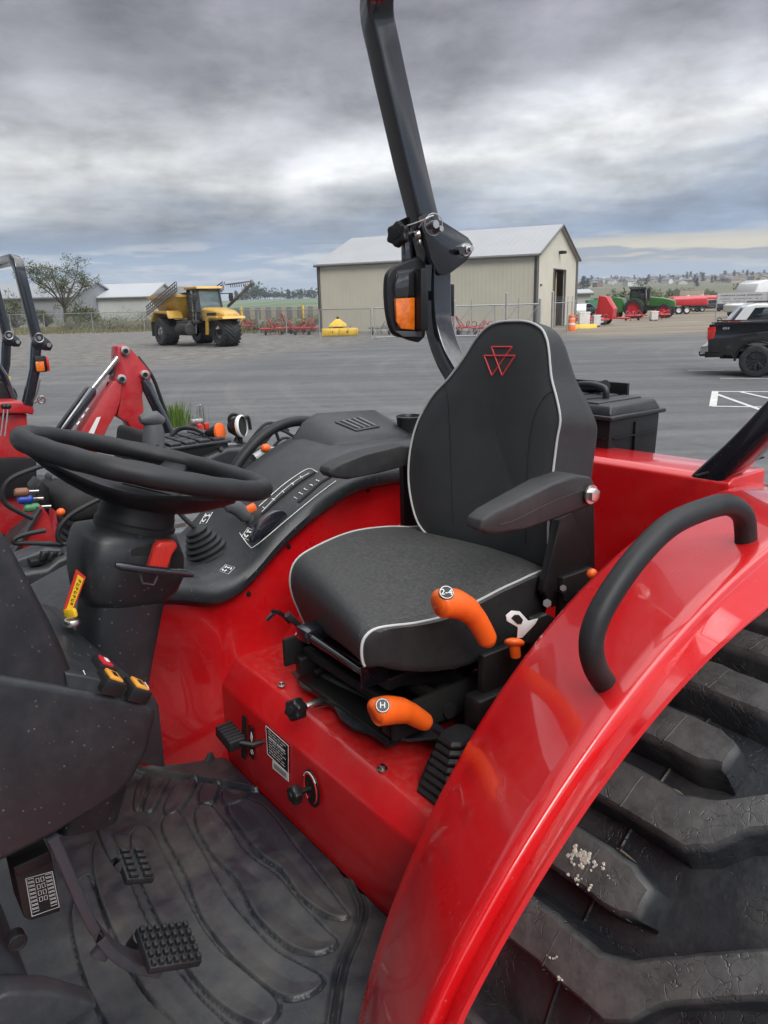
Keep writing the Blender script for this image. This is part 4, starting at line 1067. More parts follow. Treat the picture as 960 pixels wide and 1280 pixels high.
hs = [(c0+V((-.010, 0, .004)), .060, .060, 1, tl), (c0+V((.002, 0, -.004)), .076, .078, .6, tl), (c0+V((.004, 0, -.014)), .078, .082, .55, tl), (c0+V((.006, 0, -.040)), .083, .088, .5, tl*.9),
      (c0+V((.010, 0, -.075)), .082, .088, .5, tl*.8), (c0+V((.016, 0, -.103)), .076, .082, .55, tl*.7), (c0+V((.020, 0, -.118)), .067, .070, .6, tl*.6), (c0+V((.024, 0, -.126)), .060, .062, .65, tl*.6)]
obj('column_head', loft([colring(c, w, l, t_, 40, p_) for c, w, l, p_, t_ in hs]), 'plastic', COL, 50)
c1 = c0+V((.022, 0, -.118))
lo = [(c1, .066, .064), (c1+V((.025, 0, -.10)), .064, .058), (c1+V((.052, 0, -.20)), .064, .056), (c1+V((.085, 0, -.30)), .066, .055), (c1+V((.12, 0, -.38)), .07, .055)]
obj('column_shroud', loft([colring(c, w, l, rad(10), 36, .5) for c, w, l in lo]), 'plastic', COL, 50)
bvh_h = bvh_of([o for o in bpy.data.objects if o.name == 'column_head'][0])
yh = YC+.086
# tilt lever, its pocket, and the long black release bar
lq = [at(a, b, y=yh+.012) for a, b in ((181, 708), (190, 680), (195, 674), (214, 673), (217, 680), (210, 690), (203, 712), (196, 714))]
pk = [at(a, b, y=yh-.001) for a, b in ((163, 700), (163, 688), (170, 684), (216, 684), (228, 690), (228, 708), (216, 712), (170, 708))]
obj('lever_pocket', prism(pk, (0, .0035, 0), .002), 'black_flat', COL)
tlv = obj('tilt_lever', prism(lq, (0, .020, 0), .004, 3), 'red_btn', COL)
for k in range(5):
    a0 = at(187+4.2*k, 710, y=yh+.0325); a1 = at(194+3.6*k, 684, y=yh+.0325); obj('grip_rib', tube([a0, a1], .0012, 6), 'red_btn', tlv)
obj('release_bar', tube([at(144, 706, y=yh+.035), at(152, 708, y=yh+.036), at(232, 717, y=yh+.036), at(241, 719, y=yh+.035)], [.004, .0068, .0068, .004], 12), 'steel_black', COL)
obj('bar_bracket', [tube([at(a, b, y=yh+.03) for a, b in ((174, 713), (178, 729), (192, 731), (199, 716))], .0022, 8)], 'plastic_grey', COL)
# warning label on the column's side
wl = [at(a, b, y=YC+.062) for a, b in ((95, 711), (107, 721), (91, 763), (79, 762))]
wsl = obj('warning_label', prism(wl, (0, .002, 0)), 'red_btn', COL, 0)
wy = [lerp4(wl, u, v)+V((0, .0025, 0)) for u, v in ((.25, .08), (.85, .08), (.85, .95), (.25, .95))]
obj('warning_panel', prism(wy, (0, .0006, 0)), 'yellow', wsl, 0)
wg = []
rnd = random.Random(2)
for k in range(7):
    v = .10+k*.12
    for (u0, u1, va, vb_) in ((.25, .75, 0, .018), (.25, .35, .0, .07), (.25, .7, .05, .065)) if k % 2 else ((.25, .75, 0, .018), (.65, .75, 0, .07), (.45, .55, 0, .07)):
        wg.append(prism([lerp4(wy, u0, v+va), lerp4(wy, u1, v+va), lerp4(wy, u1, v+vb_), lerp4(wy, u0, v+vb_)], (0, .0012, 0)))
obj('warning_glyphs', wg, 'black_flat', wsl, 0)

# ---- dashboard: lower housing, instrument hood, switch ledge
YD = -1.05
dl = [at(a, b, y=YD) for a, b in ((-200, 820), (-60, 836), (0, 845), (95, 861), (186, 878), (198, 888), (196, 900), (186, 940), (168, 975), (150, 994), (125, 1012), (60, 1050), (0, 1080), (-200, 1180))]
DS = obj('dashboard', bev(prism(dl, (0, -.50, 0)), .012, 4, 25), 'plastic', T, 40)
hd = [at(a, b, y=YD-.008) for a, b in ((-220, 900), (-240, 640), (-60, 640), (-10, 655), (8, 672), (24, 700), (44, 738), (66, 780), (82, 815), (103, 866), (95, 900))]
rg1 = [prism(hd, (0, -.42, 0))]
obj('instrument_hood', bev(rg1[0], .03, 5, 18), 'plastic', DS, 50)
# ledge carrying the switches: slopes up and forward from the near corner
def ld(u, v, l=0):
    """u: along the ledge from the near corner inwards, v: forward"""
    a0, a1 = at(196, 873, y=YD-.005), at(58, 757, y=-1.33)
    b0, b1 = at(110, 855, y=YD-.005), at(40, 757, y=-1.33)
    p = (a0.lerp(a1, u)).lerp(b0.lerp(b1, u), v); return p+V((0, 0, l))
lr = []
for u in (0, .08, .3, .6, 1.0):
    lr.append([ld(u, -.02, -.12), ld(u, -.03, -.012), ld(u, .03, .002), ld(u, .9, .012), ld(u, 1.3, .01), ld(u, 1.3, -.12)])
obj('switch_ledge', bev(loft(lr), .003, 2, 25), 'plastic', DS, 50)
bv_led = bvh_of([o for o in bpy.data.objects if o.name == 'switch_ledge'][0])
def switch(px, py, w, h, mat, icon=True, s=1.0):
    h_ = ray(bv_led, px, py, .004)
    if h_ is None: return
    f = frame(h_[0], h_[1], (0, -1, .1))
    sw = obj('rocker_switch', xf(box((0, 0, -.006), (w, h, .022), .003), f), 'plastic_clean', DS)
    obj('switch_cap', xf(box((0, 0, .006), (w*.72, h*.62, .005), .0015, rotm(rad(6), 0, 0)), f), mat, sw)
    if icon: obj('switch_icon', [xf(box((0, 0, .0090), (w*.34, h*.2, .0006)), f), xf(box((w*.0, h*.22, .0088), (w*.5, h*.05, .0006)), f)], 'plastic_clean' if mat == 'amber' else 'white', sw, 0)
M['amber'] = pmat('amber_cap', (.75, .33, .04), .35)
M['capred'] = pmat('red_cap', (.5, .02, .03), .35)
switch(138, 852, .040, .034, 'amber'); switch(170, 862, .040, .034, 'amber'); switch(128, 834, .036, .030, 'capred')
switch(68, 765, .034, .028, 'amber')
kp = at(89, 772, y=-1.22)
obj('key_knob', [cyl(kp-V((0, 0, .012)), kp+V((0, 0, -.002)), .014, .012, 20, .002)], 'chrome', DS)
obj('yellow_knob', [box(kp+V((0, 0, .008)), (.009, .024, .016), .004, rotm(rad(10), 0, rad(30)))], 'yellow', DS)
obj('ledge_outline', tube(cat([at(a, b, y=YD-.012) for a, b in ((104, 838), (114, 858), (120, 862))], 3), .0008, 5), 'white', DS)
obj('ledge_outline', tube(cat([at(a, b, y=YD+.0) for a, b in ((181, 853), (186, 862), (178, 870))], 3), .0008, 5), 'white', DS)

# ---- pedals
def pedal(px, py, z, arm, ya, w, l, tiltx, rows, aw=.040):
    c = at(px, py, z=z)
    f = frame(c, V((-.40, .22, .88)), (0, 1, 0))
    ap = cat([at(a, b, y=ya) for a, b in arm], 4)
    pdl = obj('brake_pedal', tube(ap, 1, prof=rprof(.016, aw, .003), up=(0, 1, 0) if False else (.3, 0, 1)), 'plastic_grey', T, 40)
    g = [xf(box((0, 0, 0), (w, l, .014), .003), f)]
    for i in range(rows[0]):
        for j in range(rows[1]):
            g.append(xf(box((-w/2+(i+.5)*w/rows[0], -l/2+(j+.5)*l/rows[1], .010), (w/rows[0]*.62, l/rows[1]*.62, .008), .0015), f))
    obj('pedal_pad', g, 'soft', pdl, 40)
    return pdl
pedal(168, 1083, 1.20, [(112, 1000), (128, 1040), (142, 1072), (160, 1088)], -1.27, .075, .055, 0, (5, 2))
pedal(210, 1184, 1.19, [(62, 1040), (82, 1085), (104, 1135), (126, 1172), (155, 1197), (195, 1208)], -1.075, .080, .092, 0, (5, 7), .046)
obj('pedal_stop', [cyl(at(166, 1183, z=1.06), at(176, 1170, z=1.10), .014), cyl(at(178, 1168, z=1.10), at(182, 1162, z=1.115), .006)], 'plastic_clean', T)
obj('arm_clamp', box(at(129, 1188, y=-1.070), (.028, .012, .030), .003, rotm(0, rad(40), 0)), 'plastic_grey', T)

# ---- centre tunnel, fuse box, plug
def tun(x, y0, y1, z, r=0): return V((x, y0, z))
tr = []
for y, dx0 in ((-1.235, .0), (-1.25, -.012), (-1.55, -.012)):
    tr.append([V((-.150+dx0*0, y, 1.0)), V((-.135, y, 1.10)), V((-.10, y, 1.22)), V((-.06, y, 1.36)), V((-.05, y, 1.52)), V((.45, y, 1.52)), V((.45, y, 1.0))])
obj('centre_tunnel', bev(loft(tr), .015, 3, 20), 'plastic_grey', T, 50)
fl = [V((-.24, -1.235, 1.004)), V((-.215, -1.235, 1.03)), V((-.16, -1.235, 1.09)), V((-.10, -1.235, 1.13)), V((.3, -1.235, 1.13)), V((.3, -1.235, 1.004))]
obj('tunnel_flange', bev(prism(fl, (0, .05, 0)), .008, 3, 20), 'plastic_grey', T, 50)
fq = [at(a, b, y=-1.165) for a, b in ((17, 1088), (64, 1066), (75, 1128), (76, 1140), (38, 1152), (30, 1148))]
FB = obj('fuse_box', prism(fq, (0, -.07, 0), .004), 'plastic_clean', T)
fo = [at(a, b, y=-1.1645) for a, b in ((32, 1098), (65, 1089), (74, 1133), (40, 1145))]
fg_ = [tube([p+V((0, .001, 0)) for p in fo], .0008, 4, True)]
for i in range(9):
    for (u0, u1) in ((.05, .28), (.72, .95)):
        v0 = .05+i*.10; fg_.append(tube([lerp4(fo, u0, v0), lerp4(fo, u1, v0), lerp4(fo, u1, v0+.07), lerp4(fo, u0, v0+.07)], .0005, 4, True))
for i in range(4):
    for u0 in (.36, .54):
        v0 = .08+i*.17; fg_.append(tube([lerp4(fo, u0, v0), lerp4(fo, u0+.11, v0), lerp4(fo, u0+.11, v0+.11), lerp4(fo, u0, v0+.11)], .0006, 4, True))
obj('fuse_chart', fg_, 'piping', FB, 0)
obj('fuse_box_lid', prism([at(a, b, y=-1.155) for a, b in ((16, 1085), (62, 1064), (64, 1078), (24, 1098))], (0, -.05, 0), .003), 'plastic_clean', FB)
pq = at(22, 1178, y=-1.18); obj('rubber_plug', [cyl(pq-V((0, .02, 0)), pq+V((0, .002, 0)), .014, n=24, b=.002), torus(pq, (0, 1, 0), .012, .003, 24, 8)], 'soft', T)

# bodywork ahead of the dashboard, outside the picture's left edge
hr = []
for x, w, z0, z1 in ((.22, .36, 1.0, 1.82), (.6, .36, .95, 1.78), (1.1, .34, .9, 1.70), (1.5, .30, .88, 1.55), (1.58, .27, .9, 1.45)):
    hr.append([V((x, YC-w, z0)), V((x, YC-w, z1-.1)), V((x, YC-w*.75, z1)), V((x, YC+w*.75, z1)), V((x, YC+w, z1-.1)), V((x, YC+w, z0))])
obj('hood', bev(loft(hr), .02, 3), 'red', T)
obj('chassis', [box((-.3, YC, .75), (3.4, .35, .40), .03), box((-1.45, YC, .78), (.3, .95, .25), .03), box((.9, YC, .62), (.22, 1.2, .16), .03)], 'steel_black', T)
for s in (-1, 1):
    c = V((.95, YC+s*.66, .47))
    fw_ = obj('wheel', [cyl(c+V((0, .05, 0)), c-V((0, .05, 0)), .07)], 'steel_black', T)
    obj('tyre', [lathe([(.25, -.15), (.42, -.16), (.46, -.12), (.47, 0), (.46, .12), (.42, .16), (.25, .15)], c, (0, 1, 0), 48, False)]+[box(c+V((.46*math.cos(a), sd_*.06, .46*math.sin(a))), (.05, .14, .05), .006, rotm(0, -a+.0, 0)) for a in [2*math.pi*k/24 for k in range(24)] for sd_ in ((-1)**int(a*24/6.284+.5),)], 'tyre', fw_)
    obj('rim', cyl(c-V((0, .08, 0)), c+V((0, .08, 0)), .25, n=32, b=.01), 'white', fw_)
# ================================================================== THE YARD
def G(a, b, z=0.0): return a*fh + b*rt + V((0, 0, z))      # metres ahead of / to the right of the standing point
def gp(px, py): 
    p = at(px, py, z=0); return p
def px2(px, d, z=0): 
    """ground point under picture column px at forward distance d"""
    return G(d, d*(px-480)/998.0, z)
def ground_mat():
    mt = bpy.data.materials.new('yard_ground'); mt.use_nodes = True; t = mt.node_tree; b = t.nodes['Principled BSDF']
    g = nd(t, 'ShaderNodeNewGeometry'); sp_ = nd(t, 'ShaderNodeSeparateXYZ'); lk(t, g.outputs['Position'], sp_.inputs[0])
    X, Y = sp_.outputs[0], sp_.outputs[1]
    A = mth(t, 'ADD', mth(t, 'MULTIPLY', X, fh.x), mth(t, 'MULTIPLY', Y, fh.y)); B_ = mth(t, 'ADD', mth(t, 'MULTIPLY', X, rt.x), mth(t, 'MULTIPLY', Y, rt.y))
    vec = cxyz(t, B_, A, 0)
    big = noi(t, vec, .10, 5, .6, .4)
    tracks = noi(t, cxyz(t, mth(t, 'MULTIPLY', mth(t, 'ADD', B_, mth(t, 'MULTIPLY', A, .25)), .06), mth(t, 'MULTIPLY', A, .9), 3), 1.0, 6, .65, .6)
    fine = noi(t, vec, 60, 3, .7); med = noi(t, vec, 5, 5, .65)
    v = mth(t, 'ADD', mth(t, 'MULTIPLY', big, .35), mth(t, 'MULTIPLY', tracks, .65))
    asp = ramp(t, v, [(.32, (.075, .077, .081)), (.5, (.115, .116, .120)), (.66, (.18, .178, .174))])
    swl = nd(t, 'ShaderNodeTexWave'); swl.wave_type = 'RINGS'; swl.rings_direction = 'SPHERICAL'; swl.inputs['Scale'].default_value = .22; swl.inputs['Distortion'].default_value = 2.2; swl.inputs['Detail'].default_value = 2; swl.inputs['Detail Scale'].default_value = .25
    vs_ = nd(t, 'ShaderNodeVectorMath'); vs_.operation = 'SUBTRACT'; lk(t, vec, vs_.inputs[0]); vs_.inputs[1].default_value = (22, 26, 0); lk(t, vs_.outputs[0], swl.inputs['Vector'])
    asp = mixc(t, mth(t, 'MULTIPLY', ramp(t, swl.outputs['Fac'], [(.80, 0), (.95, 1)]), mth(t, 'MULTIPLY', ramp(t, big, [(.42, 0), (.6, 1)]), .20)), asp, (.21, .205, .195))
    stn = ramp(t, noi(t, vec, .55, 4, .55), [(.62, 0), (.70, 1)])
    asp = mixc(t, mth(t, 'MULTIPLY', stn, .4), asp, (.05, .05, .052))
    asp = mixc(t, .45, asp, mixc(t, 1, asp, ramp(t, fine, [(.35, .3), (.65, 1.7)]), 'MULTIPLY'))
    asp = mixc(t, .5, asp, mixc(t, 1, asp, ramp(t, med, [(.3, .75), (.7, 1.25)]), 'MULTIPLY'))
    grv = ramp(t, noi(t, vec, 1.4, 9, .75), [(.35, (.085, .082, .078)), (.5, (.15, .145, .135)), (.68, (.25, .235, .21))])
    dirt = ramp(t, noi(t, cxyz(t, mth(t, 'MULTIPLY', B_, .10), mth(t, 'MULTIPLY', A, .5), 0), 1, 7, .7, .5), [(.3, (.12, .11, .095)), (.5, (.21, .18, .14)), (.7, (.30, .26, .20))])
    fld = ramp(t, noi(t, cxyz(t, mth(t, 'MULTIPLY', B_, .012), mth(t, 'MULTIPLY', A, .03), 0), 1, 7, .7, .5), [(.35, (.10, .12, .05)), (.5, (.20, .17, .10)), (.62, (.13, .15, .07))])
    wob = mth(t, 'MULTIPLY', mth(t, 'SUBTRACT', noi(t, vec, .35, 5, .7), .5), 6)
    # gravel margin on the left, beyond about 29 m
    edge = mth(t, 'ADD', mth(t, 'ADD', 29.0, mth(t, 'MULTIPLY', mth(t, 'MAXIMUM', mth(t, 'ADD', B_, 7), 0), 2.2)), wob)
    gm = ramp(t, mth(t, 'MULTIPLY', mth(t, 'SUBTRACT', A, edge), .25), [(0, 0), (1, 1)])
    c = mixc(t, gm, asp, grv)
    dm = mth(t, 'MULTIPLY', ramp(t, mth(t, 'MULTIPLY', mth(t, 'SUBTRACT', mth(t, 'ADD', A, wob), 41), .2), [(0, 0), (1, 1)]), ramp(t, mth(t, 'MULTIPLY', mth(t, 'SUBTRACT', B_, 9.5), .3), [(0, 0), (1, 1)]))
    c = mixc(t, dm, c, dirt)
    fm = ramp(t, mth(t, 'MULTIPLY', mth(t, 'SUBTRACT', mth(t, 'ADD', A, mth(t, 'MULTIPLY', wob, 3)), 95), .04), [(0, 0), (1, 1)])
    c = mixc(t, fm, c, fld)
    # pale concrete apron under the barrel
    lk(t, c, b.inputs['Base Color']); b.inputs['Roughness'].default_value = .85; b.inputs['Specular IOR Level'].default_value = .3
    bp = nd(t, 'ShaderNodeBump'); bp.inputs['Strength'].default_value = .5; bp.inputs['Distance'].default_value = .01
    lk(t, mth(t, 'ADD', fine, med), bp.inputs['Height']); lk(t, bp.outputs[0], b.inputs['Normal'])
    return mt
M['ground'] = ground_mat()
ex = 4500
o = obj('ground', ([G(-60, -ex), G(-60, ex), G(ex, ex), G(ex, -ex)], [(0, 1, 2, 3)]), 'ground', None, 0); tag(o, kind='structure')
M['paint'] = pmat('road_paint', (.62, .62, .60), .7, dirt=(.14, .14, .14), dirt_amt=.55, dirt_scale=7, var=.1)
def strip(pts, w, z=.004, lab=None):
    g = []
    for (a, b) in zip(pts, pts[1:]):
        d = (b-a).normalized(); n = V((-d.y, d.x, 0))*w/2
        g.append(([a-n+V((0, 0, z)), b-n+V((0, 0, z)), b+n+V((0, 0, z)), a+n+V((0, 0, z))], [(0, 1, 2, 3)]))
    return join(*g)
pmk = [strip([gp(890, 489.5), gp(1010, 490)], .11), strip([gp(894, 489), gp(891, 508)], .14, .005), strip([gp(890, 508), gp(1010, 510)], .11, .006), strip([gp(896, 493), gp(960, 516)], .10, .007), strip([gp(925, 490), gp(1000, 507)], .10, .008)]
o = obj('parking_marking', pmk, 'paint', None, 0); tag(o, kind='structure')
o = obj('parking_line', [strip([gp(905, 463), gp(860, 463)], .10), strip([gp(900, 473), gp(1000, 474)], .10)], 'paint', None, 0); tag(o, kind='structure')
M['fadedpaint'] = pmat('faded_road_paint', (.24, .24, .235), .8, dirt=(.12, .12, .12), dirt_amt=.8, dirt_scale=3)
o = obj('road_line', [strip([gp(-30, 461.5), gp(150, 459.5)], .12, .004), strip([gp(-30, 457), gp(120, 455)], .10, .004)], 'fadedpaint', None, 0); tag(o, kind='structure')

# ---- shed
def corrug(name, base, sc, ang_vec, rough=.45, metal=0, bumpd=.02):
    def fn(t, b, pos):
        vm = nd(t, 'ShaderNodeVectorMath'); vm.operation = 'DOT_PRODUCT'; lk(t, pos, vm.inputs[0]); vm.inputs[1].default_value = ang_vec
        s = mth(t, 'POWER', mth(t, 'ABSOLUTE', mth(t, 'SINE', mth(t, 'MULTIPLY', vm.outputs['Value'], sc))), 6)
        bp = nd(t, 'ShaderNodeBump'); bp.inputs['Strength'].default_value = .3; bp.inputs['Distance'].default_value = bumpd
        lk(t, s, bp.inputs['Height']); lk(t, bp.outputs[0], b.inputs['Normal'])
    return pmat(name, base, rough, metal, var=.05, var_scale=.4, fn=fn, dirt=(.3, .28, .24), dirt_amt=.12, dirt_scale=.5)
SR, SL = px2(677, 54.5), px2(407, 62)
sd_ = (SL-SR).normalized(); sn_ = V((sd_.y, -sd_.x, 0)); 
if sn_.dot(fh) < 0: sn_ = -sn_
SW, SHL = 12.2, (SL-SR).length; HE, HA = 4.95, 7.15
M['shedwall'] = corrug('beige_ribbed_steel', (.60, .575, .475), math.pi/.30, tuple(sd_))
M['shedend'] = corrug('beige_ribbed_steel_end', (.60, .575, .475), math.pi/.30, tuple(sn_))
M['roofm'] = corrug('pale_roof_steel', (.33, .34, .355), math.pi/.45, tuple(sd_), .4)
M['trim'] = pmat('dark_trim', (.11, .105, .10), .5)
SH = empty('shed', SR+(SL-SR)/2+sn_*SW/2, 'long beige metal shed with pale gabled roof and an open dark doorway in its end', 'shed')
def sp3(a, c, z): return SR+sd_*a+sn_*c+V((0, 0, z))
obj('wall', [loft([[sp3(0, 0, 0), sp3(SHL, 0, 0), sp3(SHL, 0, HE), sp3(0, 0, HE)], [sp3(0, .12, 0), sp3(SHL, .12, 0), sp3(SHL, .12, HE), sp3(0, .12, HE)]])], 'shedwall', SH, 0)
obj('wall', [loft([[sp3(0, SW, 0), sp3(SHL, SW, 0), sp3(SHL, SW, HE), sp3(0, SW, HE)], [sp3(0, SW-.12, 0), sp3(SHL, SW-.12, 0), sp3(SHL, SW-.12, HE), sp3(0, SW-.12, HE)]])], 'shedwall', SH, 0)
D0, D1, DH = 4.6, 8.3, 4.15
def endw(a):
    P_ = [(0, 0), (D0, 0), (D0, DH), (D1, DH), (D1, 0), (SW, 0), (SW, HE), (SW/2, HA), (0, HE)]
    return prism([sp3(a, c, z) for c, z in P_], sd_*.12)
obj('gable_wall', endw(-.005), 'shedend', SH, 0)
obj('gable_wall', prism([sp3(SHL-.11, c, z) for c, z in ((0, 0), (SW, 0), (SW, HE), (SW/2, HA), (0, HE))], sd_*.12), 'shedend', SH, 0)
rg_ = []
obj('roof', [prism([sp3(-.25, -.3, HE-.05), sp3(-.25, SW/2, HA+.05), sp3(-.25, SW/2, HA+.16), sp3(-.25, -.3, HE+.08)], sd_*(SHL+.5)),
             prism([sp3(-.25, SW+.3, HE-.05), sp3(-.25, SW/2+.003, HA+.05), sp3(-.25, SW/2+.003, HA+.16), sp3(-.25, SW+.3, HE+.08)], sd_*(SHL+.5))], 'roofm', SH, 0)
for c, a in ((0, 0), (0, SHL), (SW, 0), (SW, SHL)):
    obj('corner_trim', box(sp3(a, c, HE/2)-V((0, 0, .02)), (.22, .22, HE-.08)), 'trim', SH, 0)
obj('gutter', [tube([sp3(-.25, -.33, HE-.06), sp3(SHL+.25, -.33, HE-.06)], .07, 6)], 'trim', SH, 0)
obj('verge_trim', [tube([sp3(-.28, -.3, HE), sp3(-.28, SW/2, HA+.1), sp3(-.28, SW+.3, HE)], .075, 6)], 'trim', SH, 0)
obj('doorway', [tube([sp3(-.03, D0, 0), sp3(-.03, D0, DH), sp3(-.03, D1, DH), sp3(-.03, D1, 0)], .07, 6)], 'trim', SH, 0)
obj('sliding_door', box(sp3(.5, D1-.75, 2.0), (.1, .1, 4.0)), 'trim', SH, 0)
M['wood'] = pmat('raw_wood', (.42, .30, .15), .7)
obj('door_post', [box(sp3(.35, D1-1.5, 2.0), (.10, .10, 3.9))], 'wood', SH, 0)
obj('wall_lamp', [box(sp3(-.25, SW/2+.1, 5.35), (.45, .45, .22), .05)], 'plastic_clean', SH)
obj('wall_vent', box(sp3(-.03, 1.0, 3.0), (.1, .2, .15)), 'trim', SH, 0)

# ---- chain-link fence with a braced gate in front of the shed
M['galv'] = pmat('galvanised_tube', (.36, .37, .38), .5, metal=.3, var=.1)
def mesh_mat():
    mt = bpy.data.materials.new('chain_link'); mt.use_nodes = True; t = mt.node_tree; b = t.nodes['Principled BSDF']
    g = nd(t, 'ShaderNodeNewGeometry'); s = nd(t, 'ShaderNodeSeparateXYZ'); lk(t, g.outputs['Position'], s.inputs[0])
    h = mth(t, 'ADD', mth(t, 'MULTIPLY', s.outputs[0], rt.x), mth(t, 'MULTIPLY', s.outputs[1], rt.y))
    k = math.pi/.09
    a = mth(t, 'ABSOLUTE', mth(t, 'SINE', mth(t, 'MULTIPLY', mth(t, 'ADD', h, s.outputs[2]), k))); c = mth(t, 'ABSOLUTE', mth(t, 'SINE', mth(t, 'MULTIPLY', mth(t, 'SUBTRACT', h, s.outputs[2]), k)))
    m_ = mth(t, 'MAXIMUM', mth(t, 'LESS_THAN', a, .12), mth(t, 'LESS_THAN', c, .12))
    lk(t, m_, b.inputs['Alpha']); b.inputs['Base Color'].default_value = (.33, .34, .35, 1); b.inputs['Roughness'].default_value = .5; b.inputs['Metallic'].default_value = .3
    return mt
M['link'] = mesh_mat()
def fence(name, pts, H, step, label, cat_, barb=True, lab_post=None):
    r = empty(name, pts[0], label, cat_)
    P_ = []
    for a, b in zip(pts, pts[1:]):
        n = max(1, int((b-a).length/step)); P_ += [a.lerp(b, i/n) for i in range(n)]
    P_.append(pts[-1])
    for p in P_:
        obj('post', [cyl(p, p+V((0, 0, H+.02)), .035, n=8)]+([tube([p+V((0, 0, H)), p+V((.0, .0, H+.35))], .018, 6)] if barb else []), 'galv', r)
    top = [p+V((0, 0, H)) for p in pts]
    obj('rail', tube(top, .028, 6), 'galv', r)
    if barb: obj('wire', [tube([p+V((0, 0, H+z)) for p in pts], .006, 4) for z in (.12, .22, .33)], 'galv', r)
    mm = ([q for p in pts for q in (p+V((0, 0, .05)), p+V((0, 0, H)))], [(2*i, 2*i+1, 2*i+3, 2*i+2) for i in range(len(pts)-1)])
    obj('chain_link', mm, 'link', r, 0)
    return r
fence('chain_link_fence', [px2(-60, 90), px2(60, 83), px2(185, 77), px2(300, 66), px2(405, 50), px2(470, 47.3)], 1.8, 5.0, 'galvanised chain-link fence running from the bare tree behind the yellow spreader truck to the shed', 'fence', False)
fence('chain_link_fence', [px2(699, 45.6), px2(717, 49), px2(727, 58)], 1.85, 4, 'short run of chain-link fence by the striped orange barrel', 'fence')
gt_ = empty('sliding_gate', px2(480, 47), 'long braced sliding pipe gate standing across the front of the beige shed', 'gate')
ga, gb = px2(474, 47.2), px2(681, 45.8)
def gq(u, z): p = ga.lerp(gb, u); return p+V((0, 0, z))
L_ = (gb-ga).length
obj('gate_rail', [tube([gq(0, 1.82), gq(1, 1.82)], .04, 8)], 'galv', gt_); obj('gate_rail', [tube([gq(0, .12), gq(1, .12)], .04, 8)], 'galv', gt_)
us = [0, .12, .24, .36, .46, .60, .74, .88, 1]
for i, u in enumerate(us):
    obj('upright', cyl(gq(u, .05), gq(u, 2.15 if i % 2 else 1.86), .03, n=8), 'galv', gt_)
    if i < len(us)-1:
        obj('brace', tube([gq(u, .14) if i % 2 or i < 0 else gq(us[i+1], 1.8) if False else gq(u, .14), gq(us[i+1], 1.8)], .022, 6), 'galv', gt_)
obj('chain_link', ([gq(0, .1), gq(0, 1.8), gq(1, 1.8), gq(1, .1)], [(0, 1, 2, 3)]), 'link', gt_, 0)
for k, px in enumerate((575, 640, 682, 698)):
    p = px2(px, 45.2-.1*k); tag(obj('gate_post', [cyl(p, p+V((0, 0, 2.45 if k in (1, 3) else 2.1)), .075 if k > 1 else .06, n=10), cyl(p+V((0, 0, 2.45 if k in (1, 3) else 2.1)), p+V((0, 0, 2.5 if k in (1, 3) else 2.14)), .085, .02, n=10)], 'galv', None),
        ['thin galvanised gate post standing alone in front of the shed front wall', 'tall galvanised gate post right of the seat headrest emblem side', 'stout galvanised gate post at the shed corner', 'thick tall galvanised gate post beside the orange striped barrel'][k], 'post')

# ---- traffic barrel, yellow kerb block
M['barrel'] = pmat('barrel_orange', (.75, .17, .04), .5)
bpnt = gp(714, 413.5)
brl = empty('traffic_barrel', bpnt, 'orange and white striped traffic barrel near the shed doorway', 'traffic barrel')
obj('drum', lathe([(.30, 0), (.30, .03), (.27, .05), (.265, .28), (.25, .30), (.245, .52), (.235, .54), (.23, .78), (.215, .80), (.21, .98), (.19, 1.0), (.0005, 1.0)], bpnt, (0, 0, 1), 20), 'barrel', brl)
for z in (.38, .66): obj('reflective_band', lathe([(.252-.02*(z > .5), z), (.250-.02*(z > .5), z+.13)], bpnt, (0, 0, 1), 20, False), 'white', brl)
obj('base', cyl(bpnt+V((0, 0, .001)), bpnt+V((0, 0, .10)), .36, n=20), 'barrel', brl)
obj('handle', torus(bpnt+V((0, 0, 1.03)), (0, 1, 0), .09, .02, 16, 6), 'barrel', brl)
M['yel'] = pmat('yellow_paint', (.80, .52, .05), .5, dirt=(.3, .25, .15), dirt_amt=.3, dirt_scale=2)
kb = gp(729, 410.5)
tag(obj('wheel_stop', bev(loft([[kb+G(0, s, 0)+G(w, 0, z)-G(0, 0) for w, z in ((-.35, .0), (-.2, .28), (.2, .28), (.35, 0))] for s in (-.9, .9)]), .03), 'yel', None), 'low yellow concrete block lying behind the orange striped barrel', 'concrete block')

